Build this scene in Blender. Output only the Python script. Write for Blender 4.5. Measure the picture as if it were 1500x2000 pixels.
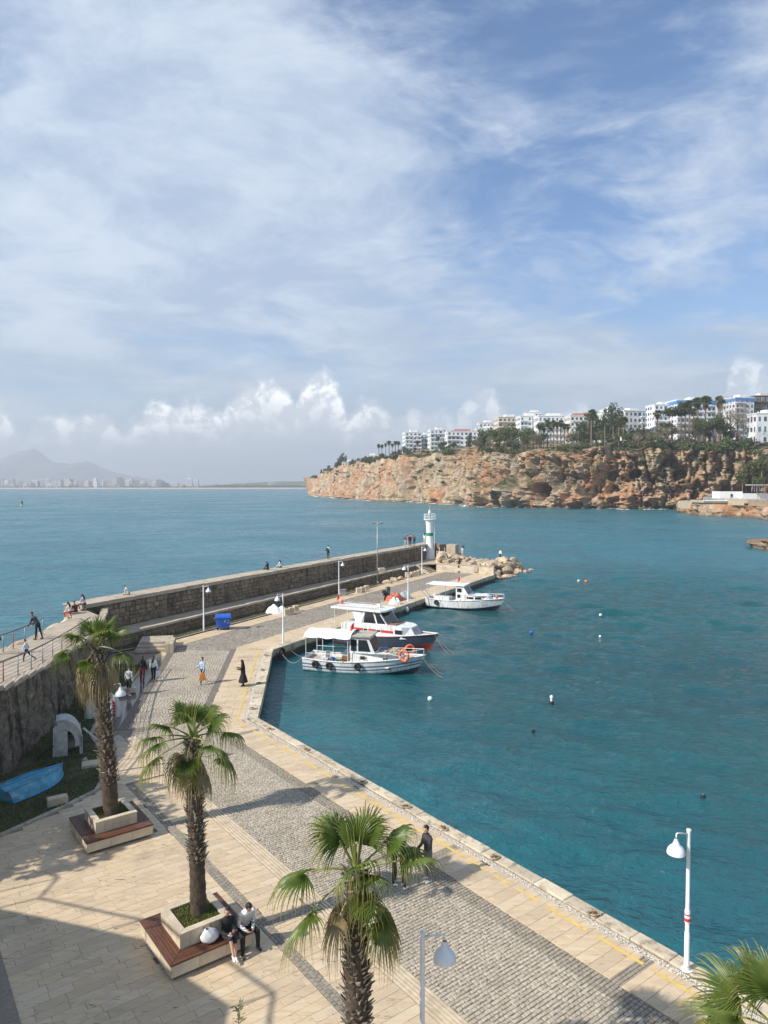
import bpy, bmesh, math, random
import numpy as np
from mathutils import Vector, Matrix, noise
R = math.radians
random.seed(7); rng = np.random.default_rng(7)
for o in list(bpy.data.objects): bpy.data.objects.remove(o)
S = bpy.context.scene
COL = S.collection
# ------------------------------------------------------------------ camera
FPX, EYE = 1387.0, 12.7
PITCH = math.atan(52 / FPX)
cd = bpy.data.cameras.new('camera'); cam = bpy.data.objects.new('camera', cd); COL.objects.link(cam)
cd.sensor_fit = 'VERTICAL'; cd.sensor_height = 24.0; cd.lens = FPX / 2000 * 24.0
cd.clip_start = 0.1; cd.clip_end = 30000
cam.location = (0, 0, EYE); cam.rotation_euler = (math.pi / 2 - PITCH, 0, 0)
S.camera = cam
S.render.resolution_x = 768; S.render.resolution_y = 1024
# ------------------------------------------------------------------ light
SUN_EL = R(38)
SH = Vector((0.894, 0.447, 0))                    # where shadows point on the ground
w = bpy.data.worlds.new('World'); S.world = w; w.use_nodes = True
ld = bpy.data.lights.new('sun', 'SUN'); ld.energy = 5.0; ld.angle = R(0.53); ld.color = (1.0, 0.945, 0.86)
sun = bpy.data.objects.new('sun', ld); COL.objects.link(sun)
sdir = Vector((SH.x * math.cos(SUN_EL), SH.y * math.cos(SUN_EL), -math.sin(SUN_EL)))
sun.rotation_euler = sdir.to_track_quat('-Z', 'Y').to_euler(); sun.location = (-60, -40, 80)
S.view_settings.view_transform = 'Standard'; S.view_settings.look = 'None'
S.view_settings.exposure = 0.42; S.view_settings.gamma = 1.0
S.view_settings.use_curve_mapping = False
S.render.engine = 'CYCLES'
S.cycles.max_bounces = 6; S.cycles.volume_bounces = 0; S.cycles.transparent_max_bounces = 12
S.cycles.caustics_reflective = False; S.cycles.caustics_refractive = False

class NT:
    """small helper to write node trees"""
    def __init__(s, tree): s.t = tree; tree.nodes.clear()
    def n(s, typ, ins=None, **kw):
        nd = s.t.nodes.new(typ)
        for k, v in kw.items(): setattr(nd, k, v)
        for k, v in (ins or {}).items():
            sk = nd.inputs[k]
            if isinstance(v, bpy.types.NodeSocket): s.t.links.new(v, sk)
            elif isinstance(v, bpy.types.Node): s.t.links.new(v.outputs[0], sk)
            else:
                if sk.type == 'RGBA' and len(v) == 3: v = (*v, 1)
                sk.default_value = v
        return nd
    def math(s, op, a, b=0.0, c=None, clamp=False):
        d = {0: a, 1: b}
        if c is not None: d[2] = c
        return s.n('ShaderNodeMath', d, operation=op, use_clamp=clamp).outputs[0]
    def vmath(s, op, a, b=(0, 0, 0)):
        nd = s.n('ShaderNodeVectorMath', {0: a}, operation=op)
        if op == 'SCALE':
            sk = nd.inputs[3]
            if isinstance(b, bpy.types.NodeSocket): s.t.links.new(b, sk)
            else: sk.default_value = b
        else:
            sk = nd.inputs[1]
            if isinstance(b, bpy.types.NodeSocket): s.t.links.new(b, sk)
            else: sk.default_value = b
        return nd.outputs[0]
    def noise(s, vec, scale, detail=4, rough=0.55, dist=0.0, out=0):
        return s.n('ShaderNodeTexNoise', {'Vector': vec, 'Scale': scale, 'Detail': detail, 'Roughness': rough, 'Distortion': dist}).outputs[out]
    def ramp(s, fac, stops, interp='LINEAR'):
        nd = s.n('ShaderNodeValToRGB', {0: fac}); cr = nd.color_ramp; cr.interpolation = interp
        while len(cr.elements) < len(stops): cr.elements.new(0.5)
        for e, (p, c) in zip(cr.elements, stops):
            e.position = p
            e.color = (c, c, c, 1) if isinstance(c, (int, float)) else (*c, 1)
        return nd.outputs[0]
    def mix(s, fac, a, b, blend='MIX'):
        nd = s.n('ShaderNodeMix', data_type='RGBA', blend_type=blend)
        for k, v in ((0, fac), (6, a), (7, b)):
            sk = nd.inputs[k]
            if isinstance(v, bpy.types.NodeSocket): s.t.links.new(v, sk)
            else: sk.default_value = (*v, 1) if k and len(v) == 3 else v
        return nd.outputs[2]
    def smooth(s, x, lo, hi, a=0.0, b=1.0):
        return s.n('ShaderNodeMapRange', {0: x, 1: lo, 2: hi, 3: a, 4: b}, interpolation_type='SMOOTHSTEP').outputs[0]

# sky: physical sky plus a procedural cloud cover on a flat layer overhead and a belt of cumulus round the horizon
def build_sky():
    t = NT(w.node_tree)
    d = t.n('ShaderNodeTexCoord').outputs['Generated']
    d = t.vmath('NORMALIZE', d)
    sep = t.n('ShaderNodeSeparateXYZ', {0: d}); x, y, z = sep.outputs
    sky = t.n('ShaderNodeTexSky', sky_type='NISHITA', sun_disc=False)
    sky.sun_elevation = SUN_EL; sky.sun_rotation = math.atan2(-SH.x, -SH.y)
    sky.air_density = 1.0; sky.dust_density = 0.6; sky.ozone_density = 3.0
    base = sky.outputs[0]
    zz = t.math('MAXIMUM', z, 0.0)
    k = t.math('DIVIDE', 1.0, t.math('ADD', zz, 0.16))
    pl = t.n('ShaderNodeCombineXYZ', {0: t.math('MULTIPLY', x, k), 1: t.math('MULTIPLY', y, k), 2: 0.37}).outputs[0]
    rot = t.n('ShaderNodeMapping', {'Vector': pl, 'Rotation': (0, 0, R(28)), 'Scale': (0.92, 1.08, 1), 'Location': (3.1, 1.7, 0)}).outputs[0]
    warp = t.noise(rot, 1.3, 3, 0.5, out=1)
    rw = t.vmath('ADD', rot, t.vmath('SCALE', t.vmath('SUBTRACT', warp, (0.5, 0.5, 0.5)), 0.55))
    big = t.noise(rw, 0.95, 7, 0.55)
    mid = t.noise(rw, 2.6, 8, 0.62)
    cov = t.math('ADD', t.math('MULTIPLY', big, 0.76), t.math('MULTIPLY', mid, 0.24))
    fine = t.noise(rw, 9.0, 6, 0.65)
    veil = t.smooth(t.math('ADD', cov, t.math('MULTIPLY', t.math('SUBTRACT', fine, 0.5), 0.16)), 0.385, 0.56)
    thick = t.noise(t.vmath('ADD', rw, (5.3, 2.2, 1.0)), 2.3, 9, 0.66)
    ccol = t.mix(t.smooth(thick, 0.36, 0.64), (5.8, 6.5, 7.4), (3.6, 4.5, 5.9))
    base = t.mix(1.0, base, (0.80, 1.03, 1.22), 'MULTIPLY')
    c1 = t.mix(t.math('MULTIPLY', veil, 0.88), base, ccol)
    # grey humid layer towards the horizon
    hz = t.smooth(z, 0.30, 0.02)
    hcol = t.mix(t.smooth(t.noise(t.vmath('MULTIPLY', d, (3, 3, 14)), 1.6, 5, 0.6), 0.4, 0.65), (3.1, 3.95, 4.7), (4.4, 5.1, 5.8))
    c2 = t.mix(t.math('MULTIPLY', hz, 0.72), c1, hcol)
    # cumulus belt
    az = t.math('ARCTAN2', x, y)
    el = t.math('ARCSINE', z)
    ae = t.n('ShaderNodeCombineXYZ', {0: az, 1: el, 2: 0.0}).outputs[0]
    bump = None
    for a0, wd, h in ((-5.2, 3.0, 9.0), (-9.6, 4.6, 8.3), (-15.5, 6.5, 6.6), (-23, 6.0, 5.2), (-1.2, 3.0, 7.0), (3.4, 4.0, 6.6), (8.0, 3.2, 7.6), (15.0, 3.2, 6.2), (27.2, 2.6, 9.2), (-31, 5, 7), (47, 7, 8), (-55, 8, 9), (75, 6, 7), (-85, 9, 8), (110, 9, 9), (-120, 8, 7), (150, 9, 9), (-155, 7, 8)):
        g = t.math('DIVIDE', t.math('SUBTRACT', az, R(a0)), R(wd))
        g = t.math('MULTIPLY', t.math('EXPONENT', t.math('MULTIPLY', t.math('POWER', t.math('ABSOLUTE', g), 3.0), -1.0)), R(h))
        bump = g if bump is None else t.math('MAXIMUM', bump, g)
    n1 = t.noise(ae, 16.0, 6, 0.55, 0.3)
    n2 = t.noise(ae, 52.0, 4, 0.6, 0.2)
    edge = t.math('ADD', t.math('SUBTRACT', bump, el), t.math('ADD', t.math('MULTIPLY', t.math('SUBTRACT', n1, 0.5), 0.062), t.math('MULTIPLY', t.math('SUBTRACT', n2, 0.5), 0.032)))
    cm = t.smooth(edge, -0.002, 0.020)
    cm = t.math('MULTIPLY', cm, t.smooth(el, R(1.5), R(5.5)))
    cm = t.math('MULTIPLY', cm, t.smooth(edge, 0.15, 0.02))
    # each bank is thick in places only
    cm = t.math('MULTIPLY', cm, t.smooth(az, R(0.5), R(-2.5), 0.55, 1.0))
    lit = t.smooth(t.math('SUBTRACT', t.noise(t.vmath('ADD', ae, (-0.012, 0.012, 0)), 30.0, 6, 0.6, 0.3), t.noise(ae, 30.0, 6, 0.6, 0.3)), -0.09, 0.08)
    lit = t.math('MULTIPLY', t.math('SUBTRACT', 1.0, lit), t.smooth(edge, 0.10, 0.0))
    kcol = t.mix(t.math('ADD', lit, 0.08, clamp=True), (5.7, 6.2, 6.7), (12.0, 12.1, 11.8))
    c3 = t.mix(t.math('MULTIPLY', cm, 0.95), c2, kcol)
    bg = t.n('ShaderNodeBackground', {'Color': c3, 'Strength': 0.1})
    out = t.n('ShaderNodeOutputWorld', {'Surface': bg})
build_sky()

# ------------------------------------------------------------------ helpers
def G(px, py, z=0.0):
    """ground point (height z) that the surveyed photo point lies on"""
    dx = (px - 750) / FPX; dy = -(py - 1000) / FPX
    d = Vector((dx, math.cos(PITCH) + dy * math.sin(PITCH), -math.sin(PITCH) + dy * math.cos(PITCH)))
    k = (z - EYE) / d.z
    return Vector((d.x * k, d.y * k, z))
def GD(px, py, Y):
    dx = (px - 750) / FPX; dy = -(py - 1000) / FPX
    d = Vector((dx, math.cos(PITCH) + dy * math.sin(PITCH), -math.sin(PITCH) + dy * math.cos(PITCH)))
    k = Y / d.y
    return Vector((d.x * k, Y, EYE + d.z * k))
def tag(o, label=None, cat=None, group=None, kind=None):
    if label: o['label'] = label
    if cat: o['category'] = cat
    if group: o['group'] = group
    if kind: o['kind'] = kind
    return o
def empty(name, loc=(0, 0, 0), rz=0.0):
    o = bpy.data.objects.new(name, None); COL.objects.link(o)
    o.location = loc; o.rotation_euler = (0, 0, rz); o.empty_display_size = 0.1
    return o
def link(name, me, parent=None, loc=(0, 0, 0), rot=(0, 0, 0), scale=None):
    o = bpy.data.objects.new(name, me); COL.objects.link(o); o.parent = parent
    o.location = loc; o.rotation_euler = rot
    if scale is not None: o.scale = scale if not isinstance(scale, (int, float)) else (scale,) * 3
    return o
def copy_tree(o, parent=None):
    c = o.copy(); COL.objects.link(c); c.parent = parent
    for ch in list(o.children): copy_tree(ch, c)
    return c
def basis(ax):
    ax = Vector(ax).normalized()
    u = ax.cross(Vector((0, 0, 1)))
    if u.length < 1e-4: u = Vector((1, 0, 0))
    u.normalize(); return u, u.cross(ax).normalized()
class MB:
    def __init__(s): s.v = []; s.f = []; s.m = []; s.rnd = []; s.cr = 0.0
    def add(s, vs, fs, m=0):
        b = len(s.v); s.v += [tuple(p) for p in vs]
        for f in fs: s.f.append(tuple(b + i for i in f)); s.m.append(m); s.rnd.append(s.cr)
        return s
    def box(s, c, size, rz=0.0, m=0, taper=1.0, bev=0.0):
        c = Vector(c); hx, hy, hz = size[0] / 2, size[1] / 2, size[2] / 2
        ca, sa = math.cos(rz), math.sin(rz)
        def P(x, y, z): return (c.x + x * ca - y * sa, c.y + x * sa + y * ca, c.z + z)
        if bev > 0:
            b = bev; vs = []
            for (z, i) in ((-hz, 0), (hz - b, 0), (hz, b)):
                t = 1.0
                vs += [P(-hx + i, -hy + i, z), P(hx - i, -hy + i, z), P(hx - i, hy - i, z), P(-hx + i, hy - i, z)]
            fs = [(3, 2, 1, 0), (8, 9, 10, 11)]
            for k in (0, 4):
                for i in range(4): fs.append((k + i, k + (i + 1) % 4, k + 4 + (i + 1) % 4, k + 4 + i))
            return s.add(vs, fs, m)
        t = taper
        vs = [P(-hx, -hy, -hz), P(hx, -hy, -hz), P(hx, hy, -hz), P(-hx, hy, -hz), P(-hx * t, -hy * t, hz), P(hx * t, -hy * t, hz), P(hx * t, hy * t, hz), P(-hx * t, hy * t, hz)]
        return s.add(vs, [(3, 2, 1, 0), (4, 5, 6, 7), (0, 1, 5, 4), (1, 2, 6, 5), (2, 3, 7, 6), (3, 0, 4, 7)], m)
    def tube(s, pts, r, seg=8, m=0, cap=True, rings=None):
        pts = [Vector(p) for p in pts]; n = len(pts)
        rr = r if isinstance(r, (list, tuple)) else [r] * n
        b = len(s.v); prev = None; vs = []
        for i, p in enumerate(pts):
            ax = (pts[min(i + 1, n - 1)] - pts[max(i - 1, 0)])
            if ax.length < 1e-9: ax = Vector((0, 0, 1))
            ax.normalize()
            if prev is None: u, v = basis(ax)
            else:
                u = prev - ax * prev.dot(ax)
                if u.length < 1e-5: u, v = basis(ax)
                u.normalize(); v = u.cross(ax).normalized()
            prev = u
            q = rr[i]; qx, qy = q if isinstance(q, tuple) else (q, q)
            for k in range(seg):
                a = 2 * math.pi * k / seg
                vs.append(p + u * (math.cos(a) * qx) + v * (math.sin(a) * qy))
        fs = []
        for i in range(n - 1):
            for k in range(seg):
                a, c = i * seg + k, i * seg + (k + 1) % seg
                fs.append((a, a + seg, c + seg, c))
        if cap:
            fs.append(tuple(range(seg))); fs.append(tuple(reversed(range((n - 1) * seg, n * seg))))
        return s.add(vs, fs, m)
    def lathe(s, prof, c=(0, 0, 0), seg=16, m=0, cap=True):
        c = Vector(c); vs = []
        for r, z in prof:
            for k in range(seg):
                a = 2 * math.pi * k / seg; vs.append((c.x + r * math.cos(a), c.y + r * math.sin(a), c.z + z))
        fs = []
        for i in range(len(prof) - 1):
            for k in range(seg):
                a, b = i * seg + k, i * seg + (k + 1) % seg
                fs.append((a, b, b + seg, a + seg))
        if cap: fs.append(tuple(reversed(range(seg)))); n = (len(prof) - 1) * seg; fs.append(tuple(range(n, n + seg)))
        return s.add(vs, fs, m)
    def ell(s, c, r, seg=12, rings=8, m=0, rot=None):
        c = Vector(c); vs = []; M = rot or Matrix.Identity(3)
        for i in range(rings + 1):
            th = math.pi * i / rings
            for k in range(seg):
                a = 2 * math.pi * k / seg
                vs.append(c + M @ Vector((r[0] * math.sin(th) * math.cos(a), r[1] * math.sin(th) * math.sin(a), -r[2] * math.cos(th))))
        fs = []
        for i in range(rings):
            for k in range(seg):
                a, b = i * seg + k, i * seg + (k + 1) % seg
                fs.append((a, b, b + seg, a + seg))
        return s.add(vs, fs, m)
    def prism(s, poly, z0, z1, m=0, bev=0.0, bottom=False):
        n = len(poly); vs = [(p[0], p[1], z0) for p in poly]
        if bev > 0:
            cx = sum(p[0] for p in poly) / n; cy = sum(p[1] for p in poly) / n
            vs += [(p[0], p[1], z1 - bev) for p in poly]
            for p in poly:
                dx, dy = cx - p[0], cy - p[1]; L = math.hypot(dx, dy) or 1
                k = min(bev * 1.3 / L, 0.5); vs.append((p[0] + dx * k, p[1] + dy * k, z1))
            lv = 3
        else: vs += [(p[0], p[1], z1) for p in poly]; lv = 2
        fs = [tuple(range((lv - 1) * n, lv * n))]
        for l in range(lv - 1):
            for i in range(n): fs.append((l * n + i, l * n + (i + 1) % n, (l + 1) * n + (i + 1) % n, (l + 1) * n + i))
        if bottom: fs.append(tuple(reversed(range(n))))
        return s.add(vs, fs, m)
    def mesh(s, name, mats, smooth=False, rnd=False):
        me = bpy.data.meshes.new(name); me.from_pydata(s.v, [], s.f)
        for mt in (mats if isinstance(mats, (list, tuple)) else [mats]): me.materials.append(mt)
        me.polygons.foreach_set('material_index', s.m)
        if smooth: me.polygons.foreach_set('use_smooth', [True] * len(s.f))
        if rnd:
            a = me.attributes.new('rnd', 'FLOAT', 'FACE'); a.data.foreach_set('value', s.rnd)
        me.update(); return me
    def build(s, name, mats, parent=None, loc=(0, 0, 0), rot=(0, 0, 0), smooth=False, rnd=False):
        return link(name, s.mesh(name, mats, smooth, rnd), parent, loc, rot)
def smooth_angle(o, ang=40):
    me = o.data
    me.polygons.foreach_set('use_smooth', [True] * len(me.polygons))
    me.set_sharp_from_angle(angle=R(ang))
    return o

# ------------------------------------------------------------------ materials
def newmat(name):
    m = bpy.data.materials.new(name); m.use_nodes = True
    return m, NT(m.node_tree)
def finish(t, col, rough=0.6, bump=None, bstr=0.3, bdist=0.02, metal=0.0, spec=0.5, trans=None, **kw):
    ins = {'Base Color': col, 'Roughness': rough, 'Metallic': metal, 'Specular IOR Level': spec}
    if bump is not None:
        ins['Normal'] = t.n('ShaderNodeBump', {'Height': bump, 'Strength': bstr, 'Distance': bdist}).outputs[0]
    ins.update(kw)
    b = t.n('ShaderNodeBsdfPrincipled', ins)
    t.n('ShaderNodeOutputMaterial', {'Surface': b.outputs[0]})
    return b
def pm(name, c, var=0.15, scale=3.0, rough=0.6, metal=0.0, spec=0.4, bstr=0.15, bscale=None, dirt=None, dirtamt=0.4, dscale=1.5, rndamt=0.0, coord='Object', **kw):
    """plain material: colour with mottling, some dirt and fine relief"""
    m, t = newmat(name)
    v = t.n('ShaderNodeTexCoord').outputs['Object'] if coord == 'Object' else t.n('ShaderNodeNewGeometry').outputs['Position']
    n = t.noise(v, scale, 5, 0.6)
    lo = tuple(max(0, x * (1 - var)) for x in c); hi = tuple(min(1, x * (1 + var)) for x in c)
    col = t.mix(t.smooth(n, 0.3, 0.7), lo, hi)
    if dirt:
        dn = t.noise(t.vmath('ADD', v, (7.1, 3.3, 1.9)), dscale, 6, 0.65)
        col = t.mix(t.math('MULTIPLY', t.smooth(dn, 0.48, 0.7), dirtamt), col, dirt)
    if rndamt:
        r = t.n('ShaderNodeObjectInfo').outputs['Random']
        f = t.math('ADD', t.math('MULTIPLY', r, rndamt), 1 - rndamt / 2)
        col = t.mix(1.0, col, t.n('ShaderNodeCombineColor', {0: f, 1: f, 2: f}).outputs[0], 'MULTIPLY')
    bn = t.noise(v, bscale or scale * 6, 4, 0.6)
    finish(t, col, rough, bn, bstr, 0.02, metal, spec, **kw)
    return m
M = {}
def U(v): return Vector((v[0], v[1], 0))
# local frames of the place: the near quay and the pier
V_ = Vector((0.605, -0.796, 0)); N_ = Vector((0.796, 0.605, 0))      # along / across the near quay (N_ towards the water)
U_ = Vector((0.4667, 0.885, 0)); W_ = Vector((0.885, -0.4667, 0))    # along / across the pier (W_ towards the harbour)
def QN(v, n, z=0.0): return Vector((V_.x * v + N_.x * n, V_.y * v + N_.y * n, z))
def PU(u, m, z=0.0): return Vector((U_.x * u + W_.x * m, U_.y * u + W_.y * m, z))
WATER = -0.9
# ================================================================== numpy noise
_perm = np.random.default_rng(3).permutation(4096).astype(np.int64)
def _h(ix, iy, iz):
    return _perm[(_perm[(_perm[ix & 4095] + iy) & 4095] + iz) & 4095] / 4095.0
def vnoise(x, y, z):
    x, y, z = np.broadcast_arrays(np.asarray(x, float), np.asarray(y, float), np.asarray(z, float))
    ix, iy, iz = np.floor(x).astype(np.int64), np.floor(y).astype(np.int64), np.floor(z).astype(np.int64)
    fx, fy, fz = x - ix, y - iy, z - iz
    fx, fy, fz = [f * f * f * (f * (f * 6 - 15) + 10) for f in (fx, fy, fz)]
    r = 0
    for a in (0, 1):
        for b in (0, 1):
            for c in (0, 1):
                wgt = (fx if a else 1 - fx) * (fy if b else 1 - fy) * (fz if c else 1 - fz)
                r = r + wgt * _h(ix + a, iy + b, iz + c)
    return r - 0.5
def fbm(x, y, z, octv=5, gain=0.5):
    r = 0; a = 1.0; f = 1.0
    for i in range(octv):
        r = r + a * vnoise(x * f + i * 17.3, y * f + i * 9.1, z * f + i * 5.7); a *= gain; f *= 2.03
    return r
def grid_mesh(name, P, mat, smooth=True, parent=None, flip=False):
    """P: array (rows, cols, 3)"""
    nr, nc = P.shape[:2]
    me = bpy.data.meshes.new(name)
    idx = np.arange(nr * nc).reshape(nr, nc)
    q = np.stack([idx[:-1, :-1], idx[:-1, 1:], idx[1:, 1:], idx[1:, :-1]], -1).reshape(-1, 4)
    if flip: q = q[:, ::-1]
    me.vertices.add(nr * nc); me.vertices.foreach_set('co', P.reshape(-1))
    me.loops.add(q.size); me.polygons.add(len(q))
    me.loops.foreach_set('vertex_index', q.reshape(-1))
    me.polygons.foreach_set('loop_start', np.arange(0, q.size, 4))
    if smooth: me.polygons.foreach_set('use_smooth', np.ones(len(q), bool))
    me.materials.append(mat); me.update(); me.validate()
    return link(name, me, parent)

# ================================================================== sea
def mat_sea():
    m, t = newmat('sea_water')
    p = t.n('ShaderNodeNewGeometry').outputs['Position']
    a = t.n('ShaderNodeMapping', {'Vector': p, 'Rotation': (0, 0, R(-14)), 'Scale': (0.5, 1.0, 1)}).outputs[0]
    b = t.n('ShaderNodeMapping', {'Vector': p, 'Rotation': (0, 0, R(25)), 'Scale': (0.6, 1.1, 1)}).outputs[0]
    swell = t.noise(a, 0.16, 3, 0.5, 0.3)
    w1 = t.noise(a, 0.75, 4, 0.55, 0.6)
    w2 = t.noise(b, 2.3, 4, 0.6, 0.5)
    calm = t.smooth(t.noise(p, 0.03, 3, 0.5), 0.3, 0.7, 0.65, 1.15)
    w3 = t.noise(p, 5.5, 3, 0.6, 0.3)
    h = t.math('ADD', t.math('MULTIPLY', swell, 2.4), t.math('ADD', t.math('MULTIPLY', w1, 1.25), t.math('ADD', t.math('MULTIPLY', w2, 0.46), t.math('MULTIPLY', w3, 0.12))))
    h = t.math('MULTIPLY', h, calm)
    n = t.noise(a, 0.035, 4, 0.6)
    col = t.mix(t.smooth(n, 0.35, 0.65), (0.018, 0.118, 0.150), (0.023, 0.146, 0.180))
    col = t.mix(t.smooth(w1, 0.5, 0.75), col, (0.026, 0.185, 0.22))
    # the chop: slopes of three sizes of wave taken straight from noise, so that they do not fade with distance
    gust = t.smooth(t.noise(p, 0.018, 4, 0.6), 0.32, 0.68, 0.7, 1.25)
    sl = None
    for vec, sc, am in ((a, 0.32, 0.50), (a, 1.0, 0.85), (b, 3.1, 0.95)):
        q = t.vmath('SCALE', t.vmath('SUBTRACT', t.noise(vec, sc, 3, 0.55, 0.4, out=1), (0.5, 0.5, 0.5)), am)
        sl = q if sl is None else t.vmath('ADD', sl, q)
    sl = t.vmath('MULTIPLY', t.vmath('SCALE', sl, gust), (0.8, 1.25, 0.0))
    # open water is ruffled by the wind; the harbour basin, with waves modelled below, is smoother
    dist = t.n('ShaderNodeVectorMath', {0: t.vmath('MULTIPLY', t.vmath('SUBTRACT', p, (34, 62, 0)), (1.0, 0.85, 0.0)), 1: (0, 0, 0)}, operation='DISTANCE').outputs['Value']
    opn = t.smooth(t.math('ADD', dist, t.math('MULTIPLY', t.noise(p, 0.05, 3, 0.5), 24.0)), 32, 78)
    rip = t.math('ADD', t.math('MULTIPLY', w2, 0.5), t.math('MULTIPLY', w3, 0.2))
    hh = t.math('ADD', t.math('MULTIPLY', h, opn), t.math('MULTIPLY', rip, t.math('SUBTRACT', 1.0, opn)))
    bn = t.n('ShaderNodeBump', {'Height': hh, 'Strength': 1.0, 'Distance': 0.40}).outputs[0]
    nn = t.vmath('NORMALIZE', t.vmath('ADD', bn, t.vmath('SCALE', sl, t.math('ADD', 0.15, t.math('MULTIPLY', opn, 0.85)))))
    col = t.mix(t.math('SUBTRACT', 1.0, opn), col, t.mix(t.smooth(n, 0.35, 0.65), (0.005, 0.062, 0.071), (0.007, 0.084, 0.090)))  # open water keeps a paler base, painting in its stronger sky reflection
    rgh = t.math('ADD', 0.075, t.math('MULTIPLY', opn, t.smooth(t.noise(p, 0.022, 4, 0.6), 0.35, 0.65, 0.17, 0.28)))
    bs_ = t.n('ShaderNodeBsdfPrincipled', {'Base Color': col, 'Roughness': rgh, 'Specular IOR Level': 0.65, 'IOR': 1.42, 'Normal': nn})
    t.n('ShaderNodeOutputMaterial', {'Surface': bs_.outputs[0]})
    return m
M['sea'] = mat_sea()
def build_sea():
    x0, x1, y0, y1, st = -10.0, 72.0, 15.0, 127.0, 0.22
    xs = np.linspace(x0, x1, int((x1 - x0) / st)); ys = np.linspace(y0, y1, int((y1 - y0) / st)); X, Y = np.meshgrid(xs, ys)
    rr = np.random.default_rng(5); Z = np.zeros_like(X); N = 64
    for k in range(N):
        lam = 0.75 * (9.0 ** (k / (N - 1))) * rr.uniform(.9, 1.1); th = math.radians(-102 + rr.normal(0, 26)); kk = 2 * math.pi / lam
        Z += 0.0034 * lam * np.sin(kk * (X * math.cos(th) + Y * math.sin(th)) + rr.uniform(0, 6.28))
    Z *= 0.75 + 0.9 * np.clip(fbm(X / 14, Y / 14, 0 * X, 3) + .35, 0, 1)
    Z += 1.1 * Z * np.abs(Z)
    e = np.clip(np.minimum.reduce([X - x0, x1 - X, Y - y0, y1 - Y]) / np.where(Y > 80, 26, 12), 0, 1); Z *= e * e * (3 - 2 * e)
    P = np.stack([X, Y, WATER + Z], -1); nr, nc = X.shape
    V = P.reshape(-1, 3); idx = np.arange(nr * nc).reshape(nr, nc)
    q = np.stack([idx[:-1, :-1], idx[:-1, 1:], idx[1:, 1:], idx[1:, :-1]], -1).reshape(-1, 4)
    n0 = len(V); F = [(-9000, -600), (9000, -600), (9000, 4200), (-9000, 4200), (x0, y0), (x1, y0), (x1, y1), (x0, y1)]
    V = np.concatenate([V, np.array([(a, c, WATER) for a, c in F])]); fr = np.array([(0, 1, 5, 4), (1, 2, 6, 5), (2, 3, 7, 6), (3, 0, 4, 7)]) + n0
    q = np.concatenate([q, fr]); me = bpy.data.meshes.new('sea')
    me.vertices.add(len(V)); me.vertices.foreach_set('co', V.reshape(-1)); me.loops.add(q.size); me.polygons.add(len(q))
    me.loops.foreach_set('vertex_index', q.reshape(-1)); me.polygons.foreach_set('loop_start', np.arange(0, q.size, 4)); sm = np.ones(len(q), bool); sm[-4:] = False
    me.polygons.foreach_set('use_smooth', sm); me.materials.append(M['sea']); me.update(); me.validate()
    return link('sea', me)
tag(build_sea(), 'teal rippled sea filling the bay and harbour', kind='structure')

# ================================================================== stone materials
def mat_travertine():
    m, t = newmat('travertine')
    p = t.n('ShaderNodeNewGeometry').outputs['Position']
    r = t.n('ShaderNodeAttribute', attribute_name='rnd').outputs['Fac']
    a = t.n('ShaderNodeMapping', {'Vector': p, 'Rotation': (0, 0, R(-37.2)), 'Scale': (0.25, 1.6, 1)}).outputs[0]
    off = t.n('ShaderNodeCombineXYZ', {0: t.math('MULTIPLY', r, 31.0), 1: t.math('MULTIPLY', r, 17.0), 2: 0.0}).outputs[0]
    ao = t.vmath('ADD', a, off)
    band = t.noise(ao, 3.2, 5, 0.6, 0.4)
    c = t.mix(t.smooth(band, 0.3, 0.7), (0.52, 0.395, 0.25), (0.62, 0.485, 0.325))
    c = t.mix(t.smooth(r, 0.6, 1.0, 0.0, 0.55), c, (0.45, 0.35, 0.235))
    c = t.mix(t.smooth(r, 0.25, 0.0, 0.0, 0.5), c, (0.61, 0.51, 0.37))
    pit = t.noise(ao, 7.0, 7, 0.72, 0.8)
    zone = t.smooth(t.noise(ao, 1.1, 3, 0.5), 0.40, 0.58)
    c = t.mix(t.math('MULTIPLY', t.smooth(pit, 0.575, 0.65), zone), c, (0.13, 0.095, 0.06))
    grime = t.smooth(t.noise(p, 0.55, 5, 0.6), 0.5, 0.75)
    c = t.mix(t.math('MULTIPLY', grime, 0.35), c, (0.30, 0.245, 0.18))
    gum = t.smooth(t.noise(p, 11.0, 2, 0.4), 0.70, 0.74)
    c = t.mix(t.math('MULTIPLY', gum, 0.5), c, (0.12, 0.10, 0.08))
    oil = t.smooth(t.noise(t.vmath('ADD', p, (9, 4, 0)), 0.28, 6, 0.65), 0.56, 0.70)
    c = t.mix(t.math('MULTIPLY', oil, 0.42), c, (0.22, 0.175, 0.125))
    # wet patch on the inner footway
    dm = t.n('ShaderNodeVectorMath', {0: t.vmath('MULTIPLY', t.vmath('SUBTRACT', p, (-15.0, 42.0, 0)), (1.0, 0.26, 0)), 1: (0, 0, 0)}, operation='DISTANCE').outputs['Value']
    wet = t.smooth(t.math('ADD', dm, t.math('MULTIPLY', t.math('SUBTRACT', t.noise(p, 0.8, 4), 0.5), 2.2)), 3.3, 2.4)
    c = t.mix(t.math('MULTIPLY', wet, 0.85), c, (0.085, 0.075, 0.065))
    rough = t.math('SUBTRACT', 0.62, t.math('MULTIPLY', wet, 0.50))
    finish(t, c, rough, pit, 0.25, 0.01, 0, 0.4)
    return m
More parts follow.
